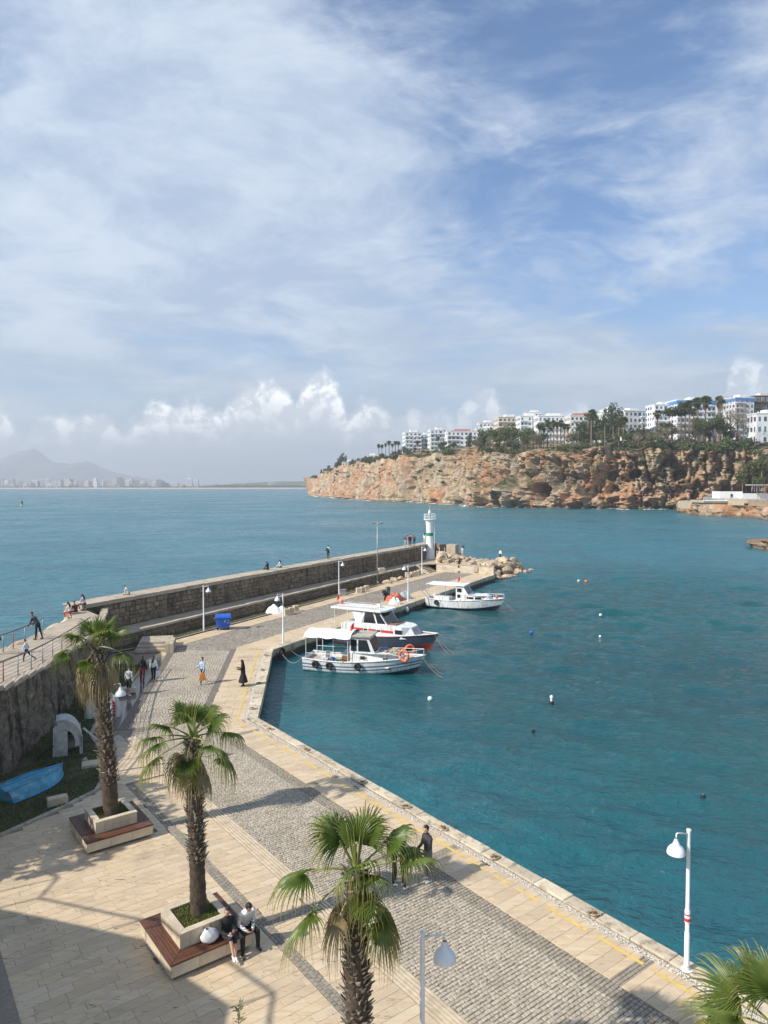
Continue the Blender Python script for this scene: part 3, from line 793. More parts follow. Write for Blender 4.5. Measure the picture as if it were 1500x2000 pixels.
b = MB(); b.prism(ccw(q2(*[p + off for p in (PU(38.5, -44.1), PU(93.5, -44.1), PU(106, -42.0), PU(106, -46.2), PU(37.2, -46.2))])), -3, 1.02, bottom=True); b.build('terrace_core', M['joint'], tr)
for (s0, e0) in ((38.5, 93.4),):
    s = s0
    while s < e0:
        e = min(e0, s + rg.uniform(0.9, 1.6)); b = MB(); b.cr = rg.random(); o0 = PU((s + e) / 2, -44.3)
        b.prism(ccw(q2(*[p - o0 for p in (PU(s + 0.01, -43.95), PU(e - 0.01, -43.95), PU(e - 0.01, -44.6), PU(s + 0.01, -44.6))])), 0.92, 1.1 + rg.uniform(-0.015, 0.015), bev=0.025)
        b.build('capping_stone', M['walltop'], tr, o0 + off, rnd=True); s = e
b = MB(); b.prism(ccw(q2(*[p + off for p in (PU(38.5, -44.6), PU(93.5, -44.6), PU(96, -42.2), PU(106, -42.0), PU(106, -46.15), PU(37.2, -46.15))])), 1.0, 1.08); b.build('terrace_floor', M['walltop'], tr)
stones(tr, PU(38.5, -44.1) + off, PU(93.5, -44.1) + off, 0.02, 0.92, W_, (0.26, 0.4), (0.35, 0.8), M['rubble2'], nmax=290, proud=0.1, seed=5)
stones(tr, PU(37.2, -46.2) + off, PU(38.5, -44.1) + off, 0.02, 1.0, Vector((-0.2, -1, 0)).normalized(), (0.26, 0.4), (0.35, 0.8), M['rubble2'], nmax=30, proud=0.06, seed=6)
# cross wall behind the lighthouse with its end pillar
cw = empty('cross_wall', PU(105.4, -44.5, 1.08)); tag(cw, 'short stone wall with square end pillar right of the lighthouse', 'wall')
off = -cw.location
b = MB(); b.prism(ccw(q2(*[p + off for p in (PU(104.8, -46.3), PU(104.8, -42.2), PU(105.6, -42.2), PU(105.6, -46.3))])), -2.5, 2.15, bottom=True); b.build('wall_core', M['joint'], cw)
stones(cw, PU(104.8, -46.3) + off, PU(104.8, -43.2) + off, 0, 2.15, -U_, (0.35, 0.5), (0.4, 0.8), M['rubble'], nmax=40, proud=0.05, seed=8)
b = MB(); b.prism(ccw(q2(*[p + off for p in (PU(103.4, -43.4), PU(103.4, -41.9), PU(104.9, -41.9), PU(104.9, -43.4))])), -2.5, 2.3, bottom=True); b.build('pillar_core', M['walltop'], cw)
stones(cw, PU(103.4, -43.4) + off, PU(103.4, -41.9) + off, 0.0, 2.3, -U_, (0.35, 0.45), (0.4, 0.6), M['walltop'], name='pillar_stone', nmax=40, proud=0.03, seed=9)
stones(cw, PU(103.4, -41.9) + off, PU(104.9, -41.9) + off, 0.0, 2.3, W_, (0.35, 0.45), (0.4, 0.6), M['walltop'], name='pillar_stone', nmax=40, proud=0.03, seed=10)
# parapet across the pier head
M['parapet'] = pm('parapet_render', (0.55, 0.48, 0.36), 0.12, 1.2, 0.85, dirt=(0.3, 0.24, 0.17), dirtamt=0.6, coord='P')
pw = empty('parapet_wall', PU(96.6, -37.5)); tag(pw, 'pale rendered parapet wall closing the end of the pier', 'wall')
off = -pw.location
b = MB(); b.prism(ccw(q2(*[p + off for p in (PU(96.25, -33.15), PU(96.75, -33.15), PU(96.75, -42.0), PU(96.25, -42.0))])), -0.3, 1.08, bottom=True); b.build('parapet_body', M['parapet'], pw)
b = MB(); b.prism(ccw(q2(*[p + off for p in (PU(96.2, -33.08), PU(96.8, -33.08), PU(96.8, -42.1), PU(96.2, -42.1))])), 1.08, 1.2, bottom=True); b.build('parapet_cap', M['coping'], pw)
b = MB(); b.prism(ccw(q2(*[p + off for p in (PU(96.1, -35.5), PU(96.25, -35.5), PU(96.25, -36.1), PU(96.1, -36.1))])), 0.25, 0.95, bottom=True); b.build('hatch_panel', M['kerb'], pw)
# steps from the pier deck up to the terrace
st = empty('stone_steps', PU(94.5, -42.6)); tag(st, 'stone steps rising from the pier deck to the terrace', 'steps')
for i in range(6):
    b = MB(); b.prism(ccw(q2(*[p - PU(94.5, -42.6) for p in (PU(93.6, -42.0 - i * 0.33), PU(96.1, -42.0 - i * 0.33), PU(96.1, -44.4), PU(93.6, -44.4))])), i * 0.175 - 0.02, i * 0.175 + 0.175, bev=0.02); b.build('step', M['coping'], st)
# pier-head platform behind the parapet
b = MB(); b.prism(ccw(q2(PU(96.76, -38.2), PU(96.76, -42.0), PU(106, -42.0), PU(106, -38.8))), -3, 0.5); tag(b.build('pier_head', M['walltop']), 'rough concrete pier head beyond the parapet', kind='structure')

# near retaining wall with the raised walk on it
def wz(y): return float(np.interp(y, [0, 27, 31, 36, 41.5, 60], [4.1, 4.1, 3.8, 3.3, 2.97, 2.97]))
wl = [Vector(p) for p in ((-17.2, 6, 0), (-17.1, 20, 0), (-16.95, 27, 0), (-16.75, 31, 0), (-17.5, 36, 0), (-18.45, 41.5, 0), (-19.1, 47, 0), (-20.6, 52, 0), (-22.4, 57.4, 0))]
rw = empty('retaining_wall', (-18.1, 30, 0)); tag(rw, 'tall dark stained retaining wall below the railed walk', 'wall')
def poly_at(pts, n):
    L = [0]
    for i in range(len(pts) - 1): L.append(L[-1] + (pts[i + 1] - pts[i]).length)
    out = []; 
    for k in range(n):
        s = L[-1] * k / (n - 1); i = max(j for j in range(len(L)) if L[j] <= s + 1e-9); i = min(i, len(pts) - 2)
        out.append(pts[i].lerp(pts[i + 1], (s - L[i]) / (L[i + 1] - L[i])))
    return out
pts = poly_at(wl, 420); nz = 40
P = np.zeros((nz + 3, 420, 3))
for r in range(nz + 3):
    for c, p in enumerate(pts):
        P[r, c] = (p.x - rw.location.x, p.y - rw.location.y, -0.1 + (wz(p.y) + .08) * min(r, nz) / nz)
yy = P[:, :, 1]; zz = P[:, :, 2]
dsp = fbm(yy * 0.9, zz * 1.1, 0 * yy, 5, 0.55) * 0.30 + fbm(yy * 5, zz * 5, 0 * yy + 3, 3) * 0.05
stn = vnoise(yy * 2.6, np.floor(zz * 2.4) * 3.3, 0 * yy + 7); dsp = dsp + (stn > 0.12) * 0.05
taper = (1 - zz / 4.2) * 0.22
P[:nz + 1, :, 0] += (dsp + taper)[:nz + 1]
P[nz + 1, :, 0] += 0.02; P[nz + 1, :, 2] += .02; P[nz + 2, :, 0] -= 0.5; P[nz + 2, :, 2] += .02
o = grid_mesh('wall_face', P, M['bigwall'], parent=rw)
# rough capping stones
for i in range(0, 398, 8):
    p, q = pts[i], pts[min(i + 8, 419)]
    if q.y < 27: continue
    d = (q - p); m_ = (p + q) / 2; b = MB(); b.cr = rg.random()
    b.box((0, 0, 0), (d.length - 0.03, rg.uniform(0.4, 0.55), 0.2), 0, bev=0.04)
    b.build('capping_stone', M['walltop'], rw, Vector((m_.x - 0.12, m_.y, wz(m_.y) + .01 + rg.uniform(-0.02, 0.02))) - rw.location, (rg.uniform(-.03, .03), rg.uniform(-.03, .03), math.atan2(d.y, d.x)), rnd=True)
sea_edge = [Vector((-22.3, 6, 0)), Vector((-22.4, 44, 0)), Vector((-23.0, 48, 0)), PU(38.2, -48.3)]
b = MB()
for (l0, l1, s0, s1) in zip(wl[:-2], wl[1:-1], [Vector((-22.35, p.y, 0)) if p.y < 44 else Vector((-22.9, p.y, 0)) for p in wl[:-2]], [Vector((-22.35, p.y, 0)) if p.y < 44 else Vector((-22.9, p.y, 0)) for p in wl[1:-1]]):
    za, zb = wz(l0.y), wz(l1.y); b.add([(s0.x, s0.y, za), (l0.x - .05, l0.y, za), (l1.x - .05, l1.y, zb), (s1.x, s1.y, zb), (s0.x, s0.y, -3), (s1.x, s1.y, -3)], [(0, 1, 2, 3), (0, 3, 5, 4)])
b.prism(ccw(q2(wl[-2] + Vector((-.05, 0, 0)), PU(38.0, -46.5), PU(38.0, -48.4), Vector((-22.9, 52, 0)))), -3, 2.968)
M['walk'] = pm('walk_concrete', (0.40, 0.335, 0.25), 0.15, 1.2, 0.85, dirt=(0.24, 0.2, 0.15), dirtamt=0.5, dscale=0.6, bstr=0.4, bscale=10, coord='P')
tag(b.build('walkway', M['walk']), 'raised concrete walk on top of the tall wall', kind='structure')
for i in range(3):   # shallow steps up to the breakwater top
    pass
# ---- boulders
def boulder_mesh(seed, flat=0.7):
    bm = bmesh.new(); bmesh.ops.create_icosphere(bm, subdivisions=3, radius=1.0); rg = random.Random(seed)
    cuts = [(Vector((rg.gauss(0, 1), rg.gauss(0, 1), rg.gauss(0, 0.8))).normalized(), rg.uniform(0.55, 0.85)) for _ in range(9)]
    for v in bm.verts:
        for n, k in cuts:
            e = v.co.dot(n) - k
            if e > 0: v.co -= n * e * 0.92
        v.co *= 1 + 0.13 * noise.noise(v.co * 1.7 + Vector((seed, 0, 0))) + 0.05 * noise.noise(v.co * 5 + Vector((0, seed, 0)))
        v.co.z *= flat
    me = bpy.data.meshes.new('boulder'); bm.to_mesh(me); bm.free(); me.materials.append(M['rock']); return me
BM = [boulder_mesh(i) for i in range(7)]
rg = random.Random(21)
def boulder(p, s, label, group): 
    o = link('boulder', BM[rg.randrange(7)], None, p, (rg.uniform(-.4, .4), rg.uniform(-.4, .4), rg.uniform(0, 6.3)), (s * rg.uniform(0.85, 1.35), s * rg.uniform(0.8, 1.2), s * rg.uniform(0.7, 1.1)))
    return tag(o, label, 'boulder', group)
mound = [(97.0, -42.8), (97.0, -33.4), (100.0, -32.9), (104, -32.4), (107.5, -31.8), (112.6, -32.2), (111, -35.5), (109.0, -38.5), (107, -43.0)]
def mound_z(u, m):
    f = inside(mound)
    if not f((u, m)): return WATER - .5
    d = 9
    for i in range(len(mound)):
        a, c = Vector(mound[i]), Vector(mound[(i + 1) % len(mound)]); q = Vector((u, m)); e = c - a; k = max(0, min(1, (q - a).dot(e) / e.dot(e))); 
        if i not in (0, 8): d = min(d, (q - a - e * k).length)
    return WATER - .3 + min(1.9 + max(0, -39 - m) * .3, d * .75) 
NU, NM_ = 46, 40; Pm = np.zeros((NU, NM_, 3))
for i in range(NU):
    for j in range(NM_):
        u = 96.8 + 17 * i / (NU - 1); m_ = -43.2 + 13 * j / (NM_ - 1); q = PU(u, m_, mound_z(u, m_) - .35 + .3 * noise.noise((u * .9, m_ * .9, 0))); Pm[i, j] = q
tag(grid_mesh('rubble_mound', Pm, M['rock'], smooth=False, flip=True), 'rubble bed of the rock heap at the pier head', kind='structure')
k = 0
while k < 170:
    u = rg.uniform(97.2, 113.5); m_ = rg.uniform(-43, -31)
    if not inside(mound)((u, m_)): continue
    z = mound_z(u, m_); k += 1
    boulder(PU(u, m_, z + rg.uniform(-.15, .2)), rg.uniform(0.4, 0.95) * (1.0 if m_ > -40 else 1.15), 'pale boulder in the rock heap round the pier head', 'boulders round the pier head')
for i in range(70):   # revetment on the sea side of the walk
    y = rg.uniform(31, 56); k = rg.random(); x = -22.7 - k * 2.6 - max(0, y - 48) * 0.16
    boulder((x, y, 2.55 - k * 2.4 + rg.uniform(-0.2, 0.2)), rg.uniform(0.45, 0.85), 'tan boulder of the sea-side bank below the left railing', 'boulders below the left railing')

# ================================================================== cliff headland
def mat_cliff():
    m, t = newmat('cliff_rock')
    g = t.n('ShaderNodeNewGeometry'); p = g.outputs['Position']; nz_ = t.n('ShaderNodeSeparateXYZ', {0: g.outputs['Normal']}).outputs[2]
    s = t.vmath('MULTIPLY', p, (1, 1, 0.38))
    n1 = t.noise(s, 0.045, 6, 0.6, 0.4); n2 = t.noise(s, 0.22, 7, 0.65); n3 = t.noise(p, 0.9, 6, 0.7)
    c = t.mix(t.smooth(n1, 0.40, 0.60), (0.44, 0.325, 0.21), (0.50, 0.25, 0.125))
    c = t.mix(t.smooth(n2, 0.45, 0.68), c, (0.57, 0.465, 0.34))
    c = t.mix(t.smooth(t.noise(t.vmath('ADD', s, (40, 3, 9)), 0.11, 6, 0.65), 0.54, 0.66, 0, 0.8), c, (0.37, 0.345, 0.31))
    st = t.noise(t.vmath('MULTIPLY', p, (1, 1, 0.07)), 0.35, 5, 0.6)
    c = t.mix(t.smooth(st, 0.55, 0.72, 0, 0.6), c, (0.14, 0.115, 0.085))
    c = t.mix(t.smooth(n3, 0.55, 0.75, 0, 0.55), c, (0.15, 0.11, 0.07))
    veg = t.math('MULTIPLY', t.smooth(nz_, 0.45, 0.75), t.smooth(t.noise(p, 0.10, 5, 0.6), 0.36, 0.56))
    zc = t.n('ShaderNodeSeparateXYZ', {0: p}).outputs[2]
    veg = t.math('MULTIPLY', veg, t.smooth(zc, 6, 14))
    vc = t.mix(t.smooth(n3, 0.35, 0.65), (0.045, 0.062, 0.022), (0.115, 0.115, 0.05))
    c = t.mix(veg, c, vc)
    wet = t.smooth(t.math('ADD', zc, t.math('MULTIPLY', n2, 3.0)), 2.6, 0.8)
    c = t.mix(t.math('MULTIPLY', wet, 0.75), c, (0.07, 0.055, 0.04))
    finish(t, c, 0.92, t.math('ADD', t.math('MULTIPLY', n2, 1.6), n3), 1.0, 1.2, 0, 0.15)
    return m
M['cliff'] = mat_cliff()
cb = [Vector(p) for p in ((-20, 1250, 0), (-75, 1090, 0), (-104, 985, 0), (-92, 925, 0), (-60, 815, 0), (-25, 712, 0), (2, 622, 0), (31, 545, 0), (56, 487, 0), (84, 449, 0), (112, 424, 0), (140, 409, 0), (176, 396, 0), (215, 384, 0), (300, 362, 0))]
ctop = [18, 21, 24, 26, 32, 36, 36.5, 36, 35, 34.5, 33.5, 33, 33.5, 32, 31]
NC = 1500; cpts = poly_at(cb, NC)
Lc = [0]
for i in range(len(cb) - 1): Lc.append(Lc[-1] + (cb[i + 1] - cb[i]).length)
sarr = np.linspace(0, Lc[-1], NC); tops = np.interp(sarr, Lc, ctop)
tops = tops + fbm(sarr * 0.05, 0 * sarr, 0 * sarr + 2.2, 4) * 4.0
base = np.array([[p.x, p.y] for p in cpts])
# smooth the base line, then take outward normals (to the right of the path: towards the bay)
ker = np.hanning(61); ker /= ker.sum()
bs = np.stack([np.convolve(np.pad(base[:, k], 30, mode='edge'), ker, 'valid') for k in (0, 1)], 1)
tg = np.gradient(bs, axis=0); tg /= np.linalg.norm(tg, axis=1, keepdims=True)
nrm = np.stack([tg[:, 1], -tg[:, 0]], 1)
nrm = np.where(((nrm * (np.array([0, 0]) - bs)).sum(1) < 0)[:, None], -nrm, nrm)
NR = 130; NB = 34
la = np.cumsum(np.r_[0, np.abs(np.diff(bs[:, 0] / bs[:, 1]))]) * 560 + sarr * 0.06
vw = bs / np.linalg.norm(bs, axis=1, keepdims=True); qf = np.clip(np.abs((nrm * vw).sum(1)), 0, 1)
amp = 0.42 + 0.38 * qf; zst = 1.75 - 1.35 * qf
la = np.cumsum(np.r_[0, np.diff(la) / (1 + 1.1 * qf[1:] ** 2)])
pxc = 750 + FPX * bs[:, 0] / bs[:, 1]
rows = []
def caves(px, py, sx, sz, dep):
    return (px, py, sx, sz, dep)
cav = []
for (px, py, rx, rz, dep) in ((1008, 978, 12, 16, 34), (1068, 960, 13, 15, 34), (880, 940, 6, 7, 9), (1030, 985, 7, 8, 9), (790, 935, 4, 5, 7), (735, 938, 4, 6, 6), (890, 912, 7, 6, 7), (1240, 925, 12, 9, 16), (1330, 925, 13, 11, 18), (1315, 905, 9, 9, 8), (1190, 930, 10, 9, 8), (1380, 905, 9, 13, 8), (845, 918, 3, 9, 7), (930, 938, 3, 8, 6), (1160, 985, 6, 9, 7), (1095, 935, 5, 8, 7), (1265, 985, 6, 6, 6), (1420, 960, 10, 12, 6), (1215, 905, 7, 7, 6), (683, 945, 6, 18, 9), (656, 945, 4, 12, 6)):
    # nearest cliff column to the direction
    az = (px - 750) / FPX; j = int(np.argmin(np.abs(bs[:, 0] / bs[:, 1] - az) + (sarr < Lc[2]) * 9))
    Yd = bs[j, 1]; z = EYE - (py - 948) * Yd / FPX
    cav.append((sarr[j], z, rx * Yd / FPX, rz * Yd / FPX, dep))
for r in range(NR):
    t_ = r / (NR - 1); z = -3 + t_ * (tops + 3)
    s2 = sarr
    X, Y = bs[:, 0], bs[:, 1]
    # features are laid out in even steps of the angle round the bay, so buttresses keep their width
    zr = z; z = zr / zst
    wp = fbm(la / 9, z / 14, 0 * z + 31, 3) * 1.1; wq = fbm(la / 9, z / 9, 0 * z + 41, 3) * 1.1
    def cell(a, c, k): return _h(np.floor(la / a + wp * 3 / a * 1.5).astype(np.int64) + 300, np.floor(z / c + wq * 3 / c * 1.5).astype(np.int64) + 300, np.full(len(s2), k)) - .5
    crag = cell(4.6, 19.0, 3) * 6.5 + cell(2.3, 7.5, 5) * 3.6 + cell(1.3, 2.6, 9) * 1.7
    big = fbm(s2 / 42, z / 80, 0 * z + 1, 4, 0.55) * 15
    gul = -np.abs(fbm(la / 11, z / 80, 0 * z + 4, 3, 0.5)) * 18 + 4
    col_ = -np.abs(fbm(la / 3.6, z / 24, 0 * z + 7, 4, 0.6)) * 10 + 2
    blk = fbm(la / 3.5, z / 5.0, 0 * z + 11, 5, 0.65) * 3.0 + crag
    ledge = fbm(la / 30, z / 11, 0 * z + 13, 3, 0.5) * 3.0
    cleft = -10 * np.exp(-(fbm(la / 10, z / 130, 0 * z + 51, 3) / 0.035) ** 2) - 6 * np.exp(-(fbm(la / 4.5, z / 60, 0 * z + 61, 3) / 0.03) ** 2)
    z = zr
    o_ = big + (gul + col_ + blk + ledge + cleft) * amp - 4.0 * t_ ** 1.3 + 6 * (1 - t_) ** 3
    iso = fbm(s2 / 9, zr / 8, 0 * z + 71, 5, 0.6) * 9 + (_h(np.floor(s2 / 5 + wp * 2).astype(np.int64) + 500, np.floor(zr / 4.5 + wq * 2).astype(np.int64) + 500, np.full(len(s2), 12)) - .5) * 4
    o_ = o_ + iso * qf ** 2 * 0.62
    o_ = o_ + 15 * np.exp(-((pxc - 1035) / 105) ** 2) * (1 - np.clip((z - 11 - fbm(s2 / 15, 0 * z, 0 * z + 3, 3) * 6) / 8, 0, 1)) * (sarr > Lc[3])
    undercut = np.exp(-((z - 1.0) / 2.2) ** 2) * 2.0; o_ = o_ - undercut
    for (s0, z0, sx, sz, dep) in cav:
        q = ((s2 - s0) / sx) ** 2 + ((z - z0) / sz) ** 2 + 1.5 * fbm(s2 / 4, z / 4, 0 * z, 3)
        o_ = o_ - dep * np.clip(1.25 - q, 0, 1) ** 0.6
    rows.append(np.stack([X + nrm[:, 0] * o_, Y + nrm[:, 1] * o_, z], 1))
last = rows[-1]
for k in range(1, NB):
    bk = (k / (NB - 1)) ** 1.6 * 330
    z = last[:, 2] + (1 - np.exp(-bk / 55)) * 10 + bk * 0.02 + fbm(sarr / 14, 0 * sarr + bk / 14, 0 * sarr + 5, 4) * 2.2 * min(1, bk / 3)
    fl = np.clip((sarr - Lc[3]) / 160, 0.0, 1)
    z = last[:, 2] + (z - last[:, 2]) * (0.25 + 0.75 * fl)
    dirb = np.array([0.62, 0.78]); bd = -nrm * max(0, 1 - bk / 20) + dirb * min(1, bk / 20)
    rows.append(np.stack([last[:, 0] + bd[:, 0] * bk, last[:, 1] + bd[:, 1] * bk, z], 1))
CL = np.stack(rows, 0)
cliff = grid_mesh('cliff', CL, M['cliff'], smooth=False, flip=True)
tag(cliff, 'orange and tan limestone cliff headland across the bay', kind='structure')
_TP = CL[NR - 1:].reshape(-1, 3)
def ground_z(x, y):
    d = (_TP[:, 0] - x) ** 2 + (_TP[:, 1] - y) ** 2; return float(_TP[int(np.argmin(d)), 2])
def on_top(px, Y):
    x = (px - 750) / FPX * Y; return Vector((x, Y, ground_z(x, Y)))
def edge_Y(px):
    az = (px - 750) / FPX; e = CL[NR - 1]; j = int(np.argmin(np.abs(e[:, 0] / e[:, 1] - az) + (sarr < Lc[2]) * 9)); return float(e[j, 1])
# surf along the foot
M['foam'] = pm('surf_foam', (0.8, 0.83, 0.83), 0.1, 2, 0.8, coord='P')
b = MB(); rg = random.Random(8)
wl0 = CL[8]
for i in range(250, NC - 6, 3):
    if noise.noise((i * 0.05, 0, 0)) < 0.02: continue
    p = Vector((wl0[i, 0], wl0[i, 1], WATER + 0.06)); n2 = Vector((nrm[i, 0], nrm[i, 1], 0)); tt = Vector((tg[i, 0], tg[i, 1], 0))
    for k in range(2):
        wd = rg.uniform(1.0, 3.2); l = rg.uniform(0.8, 2.4); c = p + n2 * rg.uniform(0.5, 4.5)
        b.ell(c, (l, wd * 0.4, 0.10), 7, 3)
tag(b.build('surf', M['foam'], smooth=True), 'white surf breaking along the foot of the cliff', kind='stuff')
# rock promontory with the beach club (right) and the low reef in front of it
def rockmass(name, path, tops_, depth, label, seed):
    n = 260; pp = poly_at([Vector(p) for p in path], n); A = np.array([[p.x, p.y] for p in pp]); tgt = np.gradient(A, axis=0); tgt /= np.linalg.norm(tgt, axis=1, keepdims=True)
    nn = np.stack([tgt[:, 1], -tgt[:, 0]], 1); nn = np.where((((-A) * nn).sum(1) < 0)[:, None], -nn, nn)
    s = np.linspace(0, len(path), n); tp = np.interp(np.linspace(0, 1, n), np.linspace(0, 1, len(tops_)), tops_); rows = []
    for r in range(50):
        t_ = r / 49; z = -3 + t_ * (tp + 3); L = np.cumsum(np.r_[0, np.linalg.norm(np.diff(A, axis=0), axis=1)])
        o_ = fbm(L / 9, z / 7, 0 * z + seed, 5, 0.6) * 4.5 - np.abs(fbm(L / 5, z / 9, 0 * z + seed + 3, 3)) * 3 - t_ * 2.0 - np.exp(-((z - 0.3) / 0.9) ** 2) * 0.8
        rows.append(np.stack([A[:, 0] + nn[:, 0] * o_, A[:, 1] + nn[:, 1] * o_, z], 1))
    for k in range(1, 10):
        bk = depth * k / 9; rows.append(np.stack([rows[49][:, 0] - nn[:, 0] * bk * 0.3 + 0.6 * bk, rows[49][:, 1] + bk * 0.75, rows[49][:, 2] + fbm(s * 9, 0 * s + bk, 0 * s, 2) * 0.5], 1))
    return tag(grid_mesh(name, np.stack(rows, 0), M['cliff'], smooth=False, flip=True), label, kind='structure')
rockmass('rock_promontory', [(182, 397, 0), (148, 352, 0), (142, 330, 0), (142, 316, 0), (148, 303, 0), (152, 291, 0), (150, 279, 0), (153, 264, 0), (200, 240, 0)], [5, 4.6, 4.4, 4.4, 4.2, 4.2, 4.5, 4.5, 4.5], 60, 'tan rock promontory carrying the white beach terrace', 31)
rockmass('rock_reef', [(103, 153, 0), (84, 151, 0), (79, 146, 0), (81, 140, 0), (88, 135, 0), (114, 128, 0)], [0.8, 0.5, 0.15, 0.3, 1.1, 1.6], 10, 'low wave-washed reef at the right edge of the bay', 41)

# ================================================================== far shore
M['far_land'] = pm('far_ground', (0.10, 0.115, 0.07), 0.3, 0.01, 0.95, coord='P')
M['sand'] = pm('beach_sand', (0.55, 0.47, 0.36), 0.1, 0.02, 0.9, coord='P')
M['mount'] = pm('mountain_rock', (0.10, 0.12, 0.13), 0.35, 0.004, 0.95, dirt=(0.06, 0.075, 0.04), dirtamt=0.8, dscale=0.003, bstr=1.0, bscale=0.02, coord='P')
nx, ny = 200, 12
X, Y = np.meshgrid(np.linspace(-8500, 6000, nx), np.linspace(0, 1, ny))
sh = 3000 + 120 * np.sin(X / 900) + 60 * fbm(X / 300, 0 * X, 0 * X, 3)
Yv = sh + Y * 7000
Z = WATER - 1 + np.clip(Y * 40, 0, 3.0) + Y * 25 + np.clip(Y * 30, 0, 1) * fbm(X / 200, Yv / 200, 0 * X, 3) * 2
tag(grid_mesh('far_shore', np.stack([X, Yv, Z], -1), M['far_land'], flip=False), 'flat far shore across the bay', kind='structure')
b = MB()
for i in range(nx - 1):
    x0, x1 = X[0, i], X[0, i + 1]; y0, y1 = sh[0, i], sh[0, i + 1]
    b.add([(x0, y0 - 25, WATER + 0.2), (x1, y1 - 25, WATER + 0.2), (x1, y1 + 40, 3.2), (x0, y0 + 40, 3.2)], [(0, 1, 2, 3)])
tag(b.build('beach', M['sand']), 'long pale beach along the far shore', kind='structure')
def ridge(name, prof, Y, dep, label, seed, amp=1.0):
    xs = [(p[0] - 750) / FPX * Y for p in prof]; hs = [EYE + (948 - p[1]) * Y / FPX for p in prof]
    nx, ny = 260, 70; x = np.linspace(xs[0], xs[-1], nx); h = np.interp(x, xs, hs)
    XX, TT = np.meshgrid(x, np.linspace(-1, 1, ny)); HH = np.tile(h, (ny, 1))
    f = (1 - np.abs(TT)) ** 0.85
    Z = HH * f + f * (1 - f * 0.75) * fbm(XX / 330, TT * dep / 330, 0 * XX + seed, 5, 0.55) * 190 * amp - 4
    Z = Z - f * (1 - f) * np.abs(fbm(XX / 150, TT * dep / 300, 0 * XX + seed + 4, 4)) * 150 * amp
    Z = np.maximum(Z, -3)
    return tag(grid_mesh(name, np.stack([XX, Y + TT * dep, Z], -1), M['mount'], flip=False), label, kind='structure')
ridge('mountain', [(-700, 925), (-420, 880), (-150, 905), (0, 903), (40, 880), (68, 876), (95, 897), (140, 906), (170, 900), (230, 922), (290, 940), (330, 948)], 8600, 1100, 'hazy mountain ridge rising behind the far city', 3)
ridge('wooded_hill', [(380, 948), (440, 944), (500, 941), (540, 939), (590, 939), (640, 939), (760, 940)], 3350, 140, 'low wooded rise on the far shore left of the cliff', 9, .05).data.materials[0] = M['far_land']
# ---- haze
def haze(d):
    m, t = newmat('haze_air')
    v = t.n('ShaderNodeVolumePrincipled', {'Color': (0.86, 0.92, 1.0), 'Density': d, 'Anisotropy': 0.15})
    t.n('ShaderNodeOutputMaterial', {'Volume': v.outputs[0]})
    b = MB(); b.box((0, 4700, 236), (19000, 11400, 492)); o = b.build('haze', m); o.display_type = 'WIRE'
    tag(o, 'pale sea haze over the bay', kind='stuff')
haze(2.1e-4)
# ================================================================== palms
def mat_leaf(name, c0, c1, tip, trans=0.35, attr=True):
    m, t = newmat(name)
    r = t.n('ShaderNodeAttribute', attribute_name='rnd').outputs['Fac']
    p = t.n('ShaderNodeNewGeometry').outputs['Position']
    n = t.noise(p, 3.0, 3, 0.6)
    c = t.mix(t.smooth(n, 0.3, 0.7), c0, c1)
    if tip: c = t.mix(t.smooth(r, 0.62, 1.0, 0, 0.85), c, tip)
    b = t.n('ShaderNodeBsdfPrincipled', {'Base Color': c, 'Roughness': 0.42, 'Specular IOR Level': 0.45})
    tr = t.n('ShaderNodeBsdfTranslucent', {'Color': t.mix(1.0, c, (1.3, 1.5, 0.6), 'MULTIPLY')})
    mx = t.n('ShaderNodeMixShader', {0: trans, 1: b.outputs[0], 2: tr.outputs[0]})
    t.n('ShaderNodeOutputMaterial', {'Surface': mx.outputs[0]})
    return m
M['frond'] = mat_leaf('palm_frond', (0.085, 0.135, 0.025), (0.17, 0.215, 0.045), (0.36, 0.30, 0.12))
M['frond_dry'] = mat_leaf('palm_frond_dry', (0.24, 0.185, 0.095), (0.36, 0.29, 0.16), (0.42, 0.35, 0.22), 0.2)
M['petiole'] = pm('palm_petiole', (0.20, 0.22, 0.06), 0.25, 4, 0.5, spec=0.4)
M['trunk'] = pm('palm_trunk', (0.075, 0.055, 0.04), 0.35, 5, 0.95, dirt=(0.05, 0.038, 0.026), dirtamt=0.8, dscale=6, bstr=0.9, bscale=22)
M['boot'] = pm('palm_boot', (0.34, 0.295, 0.23), 0.5, 3.5, 0.9, dirt=(0.08, 0.06, 0.042), dirtamt=0.8, dscale=4, bstr=0.5)
M['fibre'] = pm('palm_fibre', (0.11, 0.072, 0.042), 0.4, 9, 0.95, bstr=0.9)
